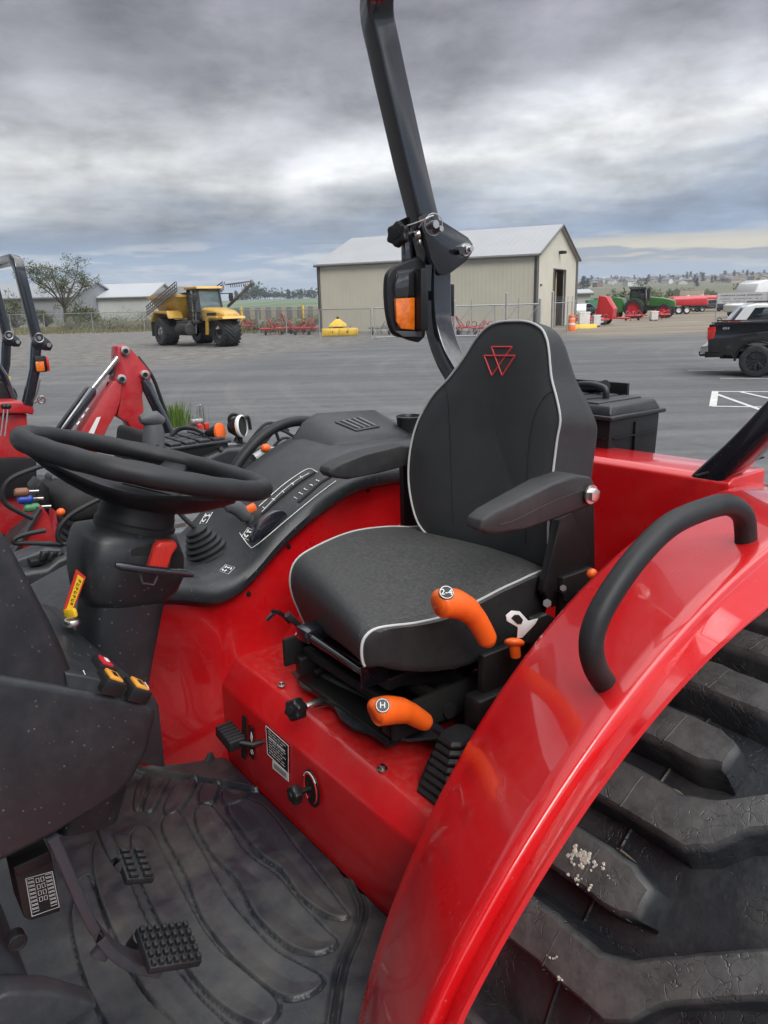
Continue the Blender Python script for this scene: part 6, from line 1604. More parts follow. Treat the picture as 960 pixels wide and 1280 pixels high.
# ---- yellow three-wheeled spreader truck
M['yelm'] = pmat('machine_yellow', (.62, .36, .045), .4, coat=.4, dirt=(.30, .25, .17), dirt_amt=.5, dirt_scale=1.6)
M['dkm'] = pmat('machine_black', (.02, .021, .023), .5, dirt=(.12, .11, .10), dirt_amt=.4, dirt_scale=2)
M['gry'] = pmat('machine_grey', (.16, .16, .16), .6, dirt=(.3, .27, .22), dirt_amt=.4, dirt_scale=3)
def spreader():
    r = empty('spreader_truck', (0, 0, 0), 'yellow high-clearance spreader truck with hopper and folded booms parked on the gravel', 'spreader truck')
    # x forward, rear axle x=0, front x=4.9
    obj('chassis', [bev(extr([(-.8, 1.0), (-.8, 1.45), (4.6, 1.35), (4.6, .95)], -.42, .42), .03), box((0, 0, .85), (.35, 2.0, .4), .05)], 'dkm', r)
    obj('hopper', bev(loft([[V((x0, y, z)) for x0, y in ((-1.9*s-.1, -1.25*s), (-1.9*s-.1, 1.25*s), (1.9*s-.1, 1.25*s), (1.9*s-.1, -1.25*s))] for s, z in ((.52, 1.5), (1.0, 2.75))]), .03), 'yelm', r)
    obj('hopper_rim', [box((-.1, s*1.27, 2.78), (3.86, .08, .12)) for s in (1, -1)]+[box((x, 0, 2.78), (.08, 2.6, .12)) for x in (-2.02, 1.82)], 'yelm', r)
    obj('tarp', loft([[V((-1.9+3.7*i/10-.05, 1.2*math.cos(a), 2.80+.55*math.sin(math.pi*(i+.6)/11.2)**.6*math.sin(a))) for a in [math.pi*k/12 for k in range(13)]] for i in range(11)], False, False), 'gry', r)
    for s in (1, -1):
        obj('rear_fender', bev(extr([(-1.15, 1.35), (-1.0, 1.75), (-.6, 1.98), (1.15, 1.98), (1.35, 1.55), (1.25, 1.55), (1.05, 1.80), (-.55, 1.86), (-1.05, 1.35)], s*.72, s*1.62), .02), 'yelm', r)
        obj('mud_flap', box((-1.12, s*1.2, .95), (.04, .8, .85)), 'dkm', r)
        # folded boom leaning along the hopper
        bm_ = []
        for k in range(4): bm_.append(tube([V((-1.9, s*(1.42+.02*k), 1.75+.16*k)), V((2.35, s*(1.42+.02*k), 3.05+.16*k))], .035, 6))
        for k in range(16): 
            u = k/15; p = V((-1.9+4.25*u, s*1.44, 1.75+1.30*u)); bm_.append(tube([p, p+V((.18, s*.06, .48))], .025, 5)); bm_.append(tube([p+V((0, s*.1, 0)), p+V((0, -s*.05, .1))], .02, 5))
        obj('folded_boom', bm_, 'gry', r)
    obj('platform', [box((2.3, s*1.05, 1.15), (1.5, .5, .5), .04) for s in (1, -1)]+[box((2.6, 0, 1.35), (1.4, 2.2, .2), .04)], 'dkm', r)
    obj('fuel_tank', [cyl((1.9, -1.25, .95), (3.2, -1.25, .95), .34, n=20, b=.03)], 'dkm', r); obj('fuel_tank', [cyl((1.9, 1.25, .95), (3.2, 1.25, .95), .34, n=20, b=.03)], 'dkm', r)
    cab = obj('cab', [bev(extr([(2.0, 1.45), (2.0, 3.1), (2.14, 3.1), (2.14, 1.45)], -.72, .72), .03), bev(extr([(2.0, 1.45), (2.0, 1.85), (3.5, 1.85), (3.55, 1.45)], -.72, .72), .03)]+
        [tube([V((3.5, s*.70, 1.85)), V((3.28, s*.66, 3.1))], .05, 6) for s in (1, -1)]+[tube([V((2.8, s*.72, 1.85)), V((2.78, s*.68, 3.1))], .04, 6) for s in (1, -1)], 'dkm', r)
    obj('cab_roof', bev(extr([(1.9, 3.1), (1.9, 3.26), (3.4, 3.26), (3.5, 3.12)], -.82, .82), .05, 3), 'yelm', cab)
    obj('cab_glass', bev(extr([(2.16, 1.87), (2.14, 3.08), (3.25, 3.08), (3.47, 1.87)], -.66, .66), .02), pmat('cab_glass', (.10, .14, .15), .06, coat=1), cab)
    obj('seat', [box((2.5, 0, 2.0), (.5, .5, .2), .05), box((2.28, 0, 2.35), (.15, .5, .6), .05)], 'plastic_clean', cab)
    obj('bonnet', bev(loft([[V((x, y*w, z)) for y, z in ((-1, z0), (-1, z1-.12), (-.75, z1), (.75, z1), (1, z1-.12), (1, z0))] for x, w, z0, z1 in ((3.45, .62, 1.4, 2.12), (4.2, .60, 1.4, 2.08), (5.4, .55, 1.45, 1.92), (5.75, .48, 1.5, 1.78), (5.8, .42, 1.5, 1.65))]), .04, 3, 25), 'yelm', r)
    for s in (1, -1):
        obj('grille', box((4.55, s*.60, 1.72), (1.0, .03, .22)), 'dkm', r); obj('headlight', box((5.66, s*.33, 1.72), (.1, .22, .10), .02), 'white', r)
        obj('front_fender_arm', bev(prism([V((4.05, s*.70, .65)), V((4.2, s*.70, 1.45)), V((4.5, s*.70, 1.66)), V((5.5, s*.70, 1.66)), V((5.5, s*.70, 1.52)), V((4.62, s*.70, 1.52)), V((4.4, s*.70, 1.36)), V((4.28, s*.70, .65))], (0, s*.12, 0)), .015), 'yelm', r)
    obj('front_fender', bev(extr([(4.3, 1.56), (4.3, 1.64), (5.9, 1.62), (6.0, 1.5)], -.70, .70), .02), 'yelm', r)
    for s in (1, -1):
        obj('mirror_arm', [tube([V((3.3, s*.7, 2.85)), V((3.8, s*1.1, 2.85)), V((3.8, s*1.1, 2.3))], .03, 6), box((3.8, s*1.12, 2.65), (.08, .25, .45), .02)], 'dkm', r)
    # boom tips swung forward past the cab
    for s in (1,):
        g = [tube([V((3.0, s*1.35, 2.15)), V((5.4, s*1.55, 3.3))], .09, 8), tube([V((2.9, s*1.35, 3.35)), V((5.5, s*1.55, 3.45))], .04, 6), ell(V((5.45, s*1.55, 3.38)), (.12, .12, .16))]
        for k in range(9): g.append(tube([V((3.3+.24*k, s*1.42, 3.35)), V((3.35+.24*k, s*1.42, 3.18))], .03, 5))
        obj('boom_tip', g, 'gry', r)
    obj('exhaust_stack', cyl((2.1, .95, 1.6), (2.1, .95, 3.2), .07, n=10), 'dkm', r)
    obj('ladder', [tube([V((2.9+.0, -.95, .7)), V((2.9, -.85, 1.9))], .025, 6), tube([V((3.25, -.95, .7)), V((3.25, -.85, 1.9))], .025, 6)]+[tube([V((2.9, -.93, .8+.3*k)), V((3.25, -.93, .8+.3*k))], .02, 5) for k in range(4)], 'gry', r)
    wheelset(r, [(0, 1.18), (0, -1.18)], .80, .95, 'chrome', 22, 0, rimR=.45)
    c = V((4.95, 0, .80))
    wh = obj('wheel', cyl(c-V((0, .5, 0)), c+V((0, .5, 0)), .15), 'black_flat', r); t_ = [lathe([(.36, -.5), (.66, -.55), (.77, -.45), (.80, -.2), (.80, .2), (.77, .45), (.66, .55), (.36, .5)], c, (0, 1, 0), 44, False)]
    for k in range(22):
        for sd in (-1, 1):
            a = 2*math.pi*(k+(.5 if sd > 0 else 0))/22; m_ = Matrix.Translation(c) @ Matrix.Rotation(-a, 4, 'Y') @ Matrix.Translation((.80, sd*.26, 0)) @ Matrix.Rotation(sd*.7, 4, 'X'); t_.append(xf(box((0, 0, 0), (.07, .62, .07)), m_))
    obj('tyre', t_, 'tyre', wh); obj('rim', [lathe([(.36, .45), (.33, .3), (.0005, .25)], c, (0, 1, 0), 30, False), lathe([(.36, .45), (.33, .3), (.0005, .25)], c, (0, -1, 0), 30, False)], 'chrome', wh)
    return r
fr_, re_ = gp(290, 433), gp(211, 429)
st = spreader()
# heading: right and towards the camera, the front wheel nearest
sh_ = (rt*math.cos(rad(50))-fh*math.sin(rad(50)))
fwheel = px2(287, 43.8)
place(st, fwheel-sh_*4.95, head(sh_))

# ---- yellow snow plough, lying
def plough():
    r = empty('snow_plough', (0, 0, 0), 'yellow snow plough blade with a yellow hopper on the gravel before the shed', 'plough')
    pr_ = [(0, .02), (-.05, .12), (-.06, .28), (-.04, .42), (.03, .54), (.06, .53), (.0, .41), (-.02, .28), (-.01, .13), (.04, .03)]
    for i, (a, b) in enumerate(((-1.2, -.02), (.02, 1.2))):
        obj('blade', bev(prism([V((x, a, z)) for x, z in pr_], (0, b-a, 0)), .006), 'yel', r)
    obj('blade_rib', [box((-.10, y, .3), (.10, .03, .5)) for y in (-1.15, -.6, 0, .6, 1.15)], 'yel', r)
    obj('hopper', bev(loft([[V((.75+sx*s, .15+sy*s*1.1, z)) for sx, sy in ((1, 1), (-1, 1), (-1, -1), (1, -1))] for s, z in ((.30, .55), (.56, .62), (.50, .78), (.12, 1.12))]), .02), 'yel', r)
    obj('hopper_cap', [ell(V((.75, .15, 1.20)), (.10, .10, .08)), cyl((.75, .15, 1.1), (.75, .15, 1.18), .05)], 'dkm', r)
    obj('push_frame', [tube([V((-.1, s*.5, .3)), V((.9, s*.25, .35))], .05, 6) for s in (1, -1)]+[tube([V((.35, .7, .1)), V((.35, .7, .65))], .03, 6), tube([V((.4, -.7, .1)), V((.4, -.7, .62))], .03, 6), box((.75, .15, .30), (.6, .6, .5), .03)], 'dkm', r)
    return r
place(plough(), gp(425, 420.5), head(fh))

# ---- red tillage implements, each a thing of its own
M['impl'] = pmat('implement_red', (.36, .03, .035), .5, dirt=(.25, .2, .16), dirt_amt=.3, dirt_scale=2)
def implement(seed, W_, D_, H_, label, mat='impl'):
    q = random.Random(seed); r = empty('tillage_implement', (0, 0, 0), label, 'farm implement'); g = []
    for x in (-D_/2, 0, D_/2): g.append(tube([V((x, -W_/2, .45)), V((x, W_/2, .45))], .055, 6))
    for y in (-W_/2, -W_/6, W_/6, W_/2): g.append(tube([V((-D_/2, y, .45)), V((D_/2, y, .45))], .05, 6))
    g.append(tube([V((D_/2, -.4, .45)), V((D_/2+.2, 0, H_)), V((D_/2, .4, .45))], .05, 6)); g.append(tube([V((D_/2+.2, 0, H_)), V((-D_/2, 0, .5))], .04, 6))
    obj('frame', g, mat, r)
    for k in range(int(W_/.22)):
        y = -W_/2+.11+.22*k; x = (-D_/2, 0, D_/2)[k % 3]; a = q.uniform(-.1, .1)
        obj('shank', tube(cat([V((x, y, .45)), V((x-.22, y+a, .55)), V((x-.30, y+a, .30)), V((x-.12, y+a, .03))], 3), .022, 5), mat, r)
    for s in (-1, 1): obj('gauge_wheel', [lathe([(.05, -.05), (.16, -.06), (.19, 0), (.16, .06), (.05, .05)], V((-D_/2-.25, s*W_*.35, .19)), (0, 1, 0), 16), tube([V((-D_/2-.25, s*W_*.35, .19)), V((-D_/2, s*W_*.35, .45))], .03, 5)], 'tyre', r)
    for k in range(3): 
        y = q.uniform(-W_/2, W_/2); obj('coil', torus((q.uniform(-D_/2, D_/2), y, .68), (q.random(), q.random(), .3), .16, .03, 14, 5), mat, r)
    return r
IM = [(340, 418.5, 1.7, 1.1, 1.15, 'dark red tillage implement nearest the spreader truck front wheel', .3), (362, 417, 1.9, 1.2, 1.5, 'dark red cultivator with the tallest mast, left of the yellow plough', .9), (384, 418, 1.6, 1.0, 1.2, 'dark red harrow frame touching the yellow plough from the left', -.4),
      (575, 418, 1.8, 1.0, 1.3, 'dark red implement frame behind the gate next to the roll bar post', .5), (604, 419, 1.4, .9, .9, 'low dark red implement just left of the seat headrest, by the gate', -.2), (313, 414, 1.2, .9, 1.0, 'small red implement close behind the spreader truck front tyre', 1.2)]
for i, (a, b, w, d, h, l, ang) in enumerate(IM):
    place(implement(i, w, d, h, l), gp(a, b), head(fh)+ang)
i_ = implement(9, 1.7, .7, .55, 'grey steel implement lying flat in front of the shed, by the lamp', 'gry'); place(i_, gp(478, 418), head(rt)+1.4)
# ---- green tractor
M['grn'] = pmat('tractor_green', (.035, .16, .03), .35, coat=.5); M['rimred'] = pmat('rim_red', (.5, .02, .04), .4)
def bigtractor():
    r = empty('tractor', (0, 0, 0), 'large green cab tractor with red wheels parked beyond the shed', 'tractor')
    obj('bonnet', bev(loft([[V((x, -w, z0)), V((x, -w, z1-.1)), V((x, -w*.7, z1)), V((x, w*.7, z1)), V((x, w, z1-.1)), V((x, w, z0))] for x, w, z0, z1 in ((1.2, .42, 1.1, 2.0), (2.6, .40, 1.05, 1.85), (3.5, .34, 1.0, 1.65), (3.6, .28, 1.0, 1.4))]), .04), 'grn', r)
    obj('chassis', [box((1.2, 0, .95), (4.2, .6, .5), .05), box((0, 0, .9), (.4, 1.6, .4), .04)], 'dkm', r)
    cab = obj('cab', [box((.2, 0, 1.45), (1.5, 1.4, .5), .05)]+[tube([V((x, s*.75, 1.6)), V((x*.9+.02, s*.70, 2.75))], .05, 6) for x in (-.5, .35, .98) for s in (1, -1)], 'dkm', r)
    obj('cab_glass', bev(extr([(-.45, 1.7), (-.42, 2.72), (.85, 2.72), (.95, 1.7)], -.68, .68), .02), 'glass', cab); obj('cab_roof', bev(extr([(-.6, 2.75), (-.6, 2.92), (.95, 2.92), (1.05, 2.76)], -.85, .85), .05, 3), 'sage', cab)
    for s in (1, -1):
        obj('rear_fender', bev(extr([(.95*math.cos(a)*1.0, .88+1.0*math.sin(a)) for a in [rad(20+i*13) for i in range(12)]]+[(.88*math.cos(a), .88+.93*math.sin(a)) for a in [rad(163-i*13) for i in range(12)]], s*.62, s*1.15), .01), 'grn', r)
    obj('exhaust', cyl((1.3, -.6, 1.6), (1.3, -.6, 2.9), .06, n=8), 'dkm', r)
    obj('rear_implement', [bev(extr([(-2.4, .5), (-2.5, 1.6), (-2.0, 2.0), (-1.2, 1.9), (-1.0, .6)], -.9, .9), .05)], 'grn', r)
    wheelset(r, [(0, .95), (0, -.95)], .90, .55, 'rimred', 18, 0, rimR=.62); wheelset(r, [(2.75, .85), (2.75, -.85)], .66, .45, 'rimred', 16, 0, rimR=.6); wheelset(r, [(-1.8, .8), (-1.8, -.8)], .38, .25, 'rimred', 0, 0)
    return r
tb_ = rt*math.cos(rad(30))-fh*math.sin(rad(30)); place(bigtractor(), px2(803, 77), head(tb_))
# ---- red machines around it
M['redm'] = pmat('machine_red', (.50, .02, .025), .4, coat=.4, var=.1, var_scale=2)
def baler():
    r = empty('red_baler', (0, 0, 0), 'boxy red implement with sloping hood left of the green tractor', 'farm implement')
    obj('housing', bev(extr([(-.6, .4), (-.7, 1.2), (-.1, 2.1), (.5, 2.2), (.75, .4)], -.6, .6), .06, 3), 'redm', r); obj('side_cover', bev(extr([(-.3, .7), (-.3, 1.3), (0, 1.7), (.45, 1.7), (.5, .7)], -.63, -.6), .01), 'white', r)
    obj('drawbar', tube([V((-.6, 0, .5)), V((-1.8, 0, .45))], .07, 6), 'redm', r); wheelset(r, [(.1, .72), (.1, -.72)], .38, .2, 'white', 0, 0); return r
place(baler(), px2(766, 62), head(-rt+fh*.6))
place(implement(21, 2.4, 1.4, .9, 'tangled red and white implement lying right of the white panel by the shed', 'redm'), px2(747, 60), .4)
place(implement(22, 1.6, 1.0, .8, 'low dark red implement between shed corner and boxy red machine', 'redm'), px2(752, 66), 2.0)
place(implement(23, 1.6, 1.0, .9, 'red and white implement in front of the green tractor rear wheel', 'redm'), px2(803, 69), 1.0)
place(implement(24, 1.4, .9, .8, 'small red implement by the green tractor front wheel', 'redm'), px2(836, 70), 2.6)
def panelbox(px, d, w, h, label, mat='white', dep=.5, name='container', cat_='container'):
    p = px2(px, d); r = empty(name, p, label, cat_); f = frame(p, (0, 0, 1), rt)
    obj('body', xf(box((0, 0, h/2+.05), (w, dep, h-.1), .03), f), mat, r); obj('lid', xf(box((0, 0, h), (w+.08, dep+.08, .08), .02), f), mat, r)
    obj('rib', xf(join(*[box((w*(-.4+.2*k), -dep/2-.01, h/2), (.06, .03, h*.8)) for k in range(5)]), f), mat, r); obj('skid', xf(join(*[box((s*w*.35, 0, .06), (.12, dep, .12)) for s in (1, -1)]), f), 'dkm', r); return r
panelbox(738, 57, .75, 1.05, 'white upright box standing at the far corner of the shed')
panelbox(754, 58, .5, .8, 'small white box beside the tangled red implement', dep=.4)
panelbox(826, 68, .6, .75, 'small white box between two red implements near the green tractor', dep=.5)
M['grnbin'] = pmat('bin_green', (.04, .22, .12), .5)
panelbox(753, 105, 2.6, 1.6, 'green waste skip behind the boxy red machine', 'grnbin', 1.6, 'waste_skip', 'skip'); panelbox(766, 112, 3.2, 1.8, 'wide green waste skip farther back beside the first skip', 'grnbin', 1.8, 'waste_skip', 'skip')
rr_, q_, L2 = barn('small_shed', 723, 745, 125, 5, 2.5, 3.0, 'small pale shed just right of the big beige shed', 'bldg', 'bldgroof')
def sprayer(label):
    r = empty('trailer_sprayer', (0, 0, 0), label, 'farm trailer')
    obj('tank', bev(loft([[V((x, y*w, z)) for y, z in ((-1, .9), (-1, z1-.25), (-.6, z1), (.6, z1), (1, z1-.25), (1, .9))] for x, w, z1 in ((-2.2, .6, 1.5), (-1.8, .95, 1.9), (1.8, .95, 1.9), (2.2, .6, 1.5))]), .08, 3), 'redm', r)
    obj('hatch', cyl((0, 0, 1.88), (0, 0, 2.0), .25, n=16), 'white', r); obj('frame', [box((0, 0, .75), (4.6, 1.0, .15), .02), tube([V((2.2, 0, .75)), V((3.6, 0, .55))], .08, 6)], 'dkm', r)
    wheelset(r, [(-.3, .95), (-.3, -.95), (-1.2, .95), (-1.2, -.95)], .42, .3, 'white', 0, 0); return r
place(sprayer('long red tank trailer right of the green tractor'), px2(866, 88), head(rt)); place(sprayer('second red tank trailer, partly behind the long red one'), px2(884, 100), head(rt))
panelbox(868, 106, 3.2, 2.6, 'beige container behind the red tank trailers', 'panelA', 2.2)
def car(label, paint):
    r = empty('parked_car', (0, 0, 0), label, 'car')
    obj('body', bev(extr([(-2.1, .35), (-2.15, .85), (-1.3, .95), (-.8, 1.42), (.6, 1.42), (1.2, .95), (2.1, .8), (2.15, .35)], -.85, .85), .08, 3, 15), paint, r)
    for s in (1, -1): obj('side_window', extr([(-1.1, .98), (-.75, 1.34), (.55, 1.34), (1.0, .98)], s*.855, s*.84), 'glass', r, 0)
    wheelset(r, [(-1.35, .78), (-1.35, -.78), (1.35, .78), (1.35, -.78)], .33, .2, 'chrome', 0, 0); return r
place(car('white car parked behind the white box by the shed corner', 'carwhite'), px2(730, 82), head(fh+rt*.3)); place(car('white car beyond the green tractor bonnet', 'carwhite'), px2(846, 104), head(rt)); place(car('dark car parked beside the shed corner', 'carblack'), px2(736, 90), head(rt))
place(car('dark car beyond the red tank trailers', 'carblack'), px2(897, 96), head(rt))
place(implement(31, 1.6, .8, .9, 'dark machine part by the post near the white car', 'dkm'), px2(924, 44), .5)
# ================================================================== NEIGHBOURING MACHINES
def pts(L, **k): return [at(a, b, **k) for a, b in L]
B = empty('tractor', (-.95, -3.1, 0), 'neighbouring tractor with low black seat and green, blue and brown levers beyond the steering wheel', 'tractor')
bs_ = obj('seat', box((-.93, -3.1, 1.38), (.34, .34, .10), .02), 'plastic_clean', B)
def cushgeo(c, s, b_): return box(c, s, b_, None, 4)
obj('cushion', cushgeo((-.93, -3.1, 1.485), (.44, .46, .11), .045), 'fabric_side', bs_, 60)
obj('backrest', bev(prism([V((-1.02, -3.33, 1.50)), V((-1.09, -3.33, 1.50)), V((-1.13, -3.33, 1.70)), V((-1.07, -3.33, 1.73))], (0, .38, 0)), .035, 4), 'fabric_side', bs_, 60)
obj('seat_wing', bev(prism(pts([(54, 597), (56, 589), (66, 591), (84, 592), (100, 597), (104, 606), (80, 608), (58, 605)], y=-3.32), (0, .10, 0)), .02, 3), 'plastic', bs_)
sg = [at(188, 524, y=-2.86), at(192, 540, y=-2.86), at(192, 572, y=-2.86)]
obj('armrest', [tube([sg[0]+V((.04, 0, .002)), sg[0]+V((.02, 0, .004)), sg[0]+V((-.02, 0, 0)), sg[0]+V((-.045, 0, -.015))], [.016, .026, .030, .020], 16), tube([sg[1]+V((0, 0, .03)), sg[1], sg[2]], [.034, .040, .042], 16)], 'sage', bs_, 50)
bl_ = []
for k in range(6):
    z = 1.20+.035*k; s = .19-.004*k; bl_.append(bev(box((-.93, -3.1, z), (2*s, 2*s, .026)), .011, 3))
obj('bellows', bl_, 'soft', bs_)
for q, m_ in (((18, 36, 616), 'brown_l'), ((22, 41, 625), 'blue_l'), ((30, 50, 635), 'green_l')):
    M.setdefault('brown_l', pmat('brown_knob', (.22, .09, .05), .5)); M.setdefault('blue_l', pmat('blue_knob', (.02, .06, .38), .4)); M.setdefault('green_l', pmat('green_knob', (.08, .28, .12), .4))
    a = at(q[0], q[2], y=-2.98); b = at(q[1], q[2]-1, y=-2.98); lv = obj('control_lever', tube([b, b+(b-a)*.7], .006, 6), 'chrome', B)
    obj('lever_handle', tube([a, a.lerp(b, .15), a.lerp(b, .85), b], [.012, .017, .017, .010], 12), m_, lv)
obj('control_block', bev(prism(pts([(43, 611), (52, 600), (62, 610), (62, 650), (50, 640)], y=-3.02), (0, -.12, 0)), .006), 'plastic_clean', B)
obj('release_knob', ell(at(76, 640, y=-2.86), (.016, .014, .014)), 'orange', B)
obj('grab_rail', tube(cat(pts([(76, 577), (72, 577), (42, 586), (14, 598), (4, 612), (6, 628), (22, 639), (41, 648)], y=-2.80), 5), .0085, 10), 'soft', B)
obj('grab_rail', tube(cat(pts([(134, 620), (112, 630), (88, 644), (74, 660), (73, 674), (84, 686), (98, 692)], y=-2.70), 5), .0085, 10), 'soft', B)
obj('grab_rail', tube(cat(pts([(57, 663), (32, 668), (18, 674), (20, 679), (45, 679), (90, 681)], y=-2.70), 5), .0085, 10), 'soft', B)
obj('red_cover', bev(prism(pts([(52, 632), (62, 645), (74, 690), (48, 712), (8, 716), (26, 670)], y=-2.95), (0, -.03, 0)), .004), 'red_far', B)
obj('strut', tube(pts([(50, 635), (16, 690)], y=-2.93), .012, 8), 'plastic_grey', B)
obj('console', bev(prism(pts([(12, 726), (30, 716), (58, 712), (72, 700), (92, 692), (118, 694), (120, 790), (40, 790)], y=-2.58), (0, -.16, 0)), .016, 4), 'plastic', B)
obj('console_deck', bev(prism(pts([(20, 700), (60, 686), (84, 688), (92, 694), (60, 708), (22, 722)], y=-2.66), (0, -.10, 0)), .008, 3), 'plastic_grey', B)
obj('deck_fitting', [cyl(at(a, 700, y=-2.62), at(a+4, 690, y=-2.62), .014, n=10, b=.002) for a in (52, 62, 72)]+[box(at(60, 698, y=-2.64), (.12, .05, .02), .004)], 'plastic_clean', B)
obj('fender', bev(prism(pts([(232, 640), (232, 600), (250, 575), (285, 560), (330, 558), (360, 575), (380, 640)], y=-2.9), (0, -.35, 0)), .02, 3), 'plastic', B)
obj('chassis', [box((-.9, -3.1, .8), (2.4, .4, .9), .05)], 'steel_black', B)
for s in (1, -1):
    c = V((-1.4, -3.1+s*.48, .52)); w_ = obj('wheel', cyl(c-V((0, .1, 0)), c+V((0, .1, 0)), .08), 'black_flat', B)
    obj('tyre', lathe([(.30, -.13), (.48, -.14), (.52, -.10), (.52, .10), (.48, .14), (.30, .13)], c, (0, 1, 0), 40, False), 'tyre', w_); obj('rim', cyl(c-V((0, .1, 0)), c+V((0, .1, 0)), .31, n=30, b=.01), 'white', w_)
    c = V((.55, -3.1+s*.48, .36)); w_ = obj('wheel', cyl(c-V((0, .1, 0)), c+V((0, .1, 0)), .06), 'black_flat', B)
    obj('tyre', lathe([(.20, -.1), (.33, -.11), (.36, -.08), (.36, .08), (.33, .11), (.20, .1)], c, (0, 1, 0), 36, False), 'tyre', w_)
# rear lamps and fittings
lc = at(272, 541, y=-3.0); ax = V((-.55, .75, .1)).normalized()
wl_ = obj('reflector_lamp', lathe([(.0005, -.05), (.018, -.05), (.030, -.02), (.040, .012), (.0005, .012)], lc, ax, 28), 'plastic_clean', B)
obj('orange_lens', lathe([(.041, .006), (.041, .016), (.030, .022), (.0005, .024)], lc, ax, 28), 'orange', wl_)
lc = at(299, 533, y=-3.0); 
wl_ = obj('work_lamp', [lathe([(.0005, -.045), (.025, -.045), (.040, -.02), (.046, .012), (.0005, .012)], lc, ax, 28), torus(lc+V((.015, -.01, .03)), (.3, .8, 0), .022, .008, 20, 6), tube([lc+V((0, 0, -.04)), lc+V((0, 0, -.10))], .012, 8)], 'plastic_clean', B)
obj('lamp_rim', lathe([(.047, .004), (.049, .014), (.043, .020)], lc, ax, 28, False), 'white', wl_)
obj('hitch_arm', [tube(cat(pts([(258, 552), (285, 556), (300, 556)], y=-3.0), 4), .009, 8), tube(pts([(280, 557), (268, 600)], y=-3.0), .007, 8)], 'galv', B)
obj('hydraulic_block', [box(at(292, 575, y=-3.0), (.12, .08, .10), .01), box(at(282, 588, y=-2.95), (.06, .05, .09), .006), cyl(at(300, 562, y=-2.98), at(303, 580, y=-2.98), .024, n=18, b=.003)], 'plastic_clean', B)
obj('hydraulic_coupler', [cyl(at(286+7*k, 563+4*(k % 2), y=-2.93), at(290+7*k, 568, y=-2.93), .013, n=12, b=.002) for k in range(4)]+[cyl(at(276, 560, y=-2.93), at(277, 561, y=-2.9), .008, n=10)], 'chrome', B)
obj('position_lever', [tube(pts([(246, 532), (246, 507), (250, 506), (251, 530)], y=-3.1), .005, 8), tube(pts([(255, 530), (254, 508)], y=-3.1), .004, 8), box(at(246, 528, y=-3.1), (.05, .03, .03), .004)], 'chrome', B)
obj('red_coupler', [box(at(250, 535, y=-3.05), (.02, .02, .035), .003), box(at(258, 533, y=-3.05), (.02, .02, .03), .003)], 'red_btn', B)
hs_ = []
rq = random.Random(4)
for k in range(8):
    a = (rq.uniform(280, 330), rq.uniform(560, 600)); b = (a[0]+rq.uniform(15, 60), a[1]-rq.uniform(-5, 30)); mdp = ((a[0]+b[0])/2+rq.uniform(-10, 10), min(a[1], b[1])-rq.uniform(5, 18))
    hs_.append(tube(cat(pts([a, mdp, b], y=-3.0-.05*k), 6), .008, 7))
obj('hydraulic_hose', hs_, 'hose', B)
obj('top_link', [tube(pts([(318, 573), (336, 562)], y=-2.9), .022, 12), tube(pts([(336, 560), (372, 561)], y=-2.9), .006, 8)], 'galv', B); obj('link_cap', ell(at(332, 560, y=-2.88), (.022, .018, .018)), 'orange', B)
# toolbox on tractor B
tbx = at(232, 566, y=-3.08)
TB2 = empty('toolbox', tbx, 'small black gridded toolbox on the neighbouring tractor beside the round orange reflector', 'toolbox')
obj('box_body', [bev(loft([[tbx+V((sx*.13*s, sy*.15*s, z)) for sx, sy in ((1, 1), (-1, 1), (-1, -1), (1, -1))] for z, s in ((-.075, .93), (.045, 1))]), .006)], 'plastic_clean', TB2)
obj('lid', [box(tbx+V((0, 0, .052)), (.28, .32, .012), .004)]+[box(tbx+V((-.095+.063*i, -.11+.073*j, .063)), (.05, .06, .014), .004) for i in range(4) for j in range(4)], 'plastic', TB2)
obj('carry_handle', [tube(cat([tbx+V((.04, -.05, .07)), tbx+V((.0, -.03, .10)), tbx+V((-.04, .02, .10)), tbx+V((-.07, .05, .08))], 4), .010, 8)], 'plastic', TB2)

# ---- backhoe boom of the machine behind
YB = -4.1
BH = empty('backhoe', at(140, 470, y=YB)*1, 'red backhoe boom with chrome ram rising beyond the steering wheel', 'backhoe'); BH.location.z = 0; ORG[BH].z = 0
def bp_(L, th, mat, name, dy=0, b_=.006, par=None):
    o = obj(name, prism(pts(L, y=YB+dy), (0, -th, 0), b_), mat, par or BH); return o
bm = bp_([(147, 433), (156, 431), (165, 437), (189, 466), (188, 476), (178, 492), (180, 515), (186, 536), (166, 540), (160, 528), (147, 521), (150, 500), (143, 478), (146, 455)], .10, 'red_far', 'boom_head')
bp_([(143, 476), (153, 478), (151, 500), (146, 516), (134, 537), (118, 575), (84, 575), (104, 535), (126, 500)], .12, 'red_far', 'boom', .012)
bp_([(126, 521), (117, 543), (110, 543), (121, 522)], .004, 'white', 'boom_decal', .016, 0)
for a, b in ((155.5, 438.5), (151, 473.5), (180, 468)):
    p = at(a, b, y=YB); obj('pivot_pin', [cyl(p+V((0, .02, 0)), p-V((0, .12, 0)), .024, n=20, b=.002)], 'chrome', BH); obj('pin_boss', cyl(p+V((0, .026, 0)), p+V((0, .0, 0)), .012, n=16), 'black_flat', BH)
cy = pts([(147, 447), (112, 490)], y=YB+.03); obj('ram_rod', tube(cy, .015, 12), 'chrome', BH)
cy = pts([(116, 485), (113, 489), (76, 540), (66, 556)], y=YB+.03); obj('ram_barrel', tube(cy, [.020, .033, .033, .033], 16), 'steel_black', BH)
cy = pts([(148, 446), (140, 470)], y=YB-.05); obj('link', tube(cy, .025, 8), 'steel_black', BH)
cy = pts([(180, 474), (184, 484), (206, 530), (214, 548)], y=YB+.0); obj('ram_barrel', tube(cy, [.020, .030, .030, .030], 16), 'steel_black', BH)
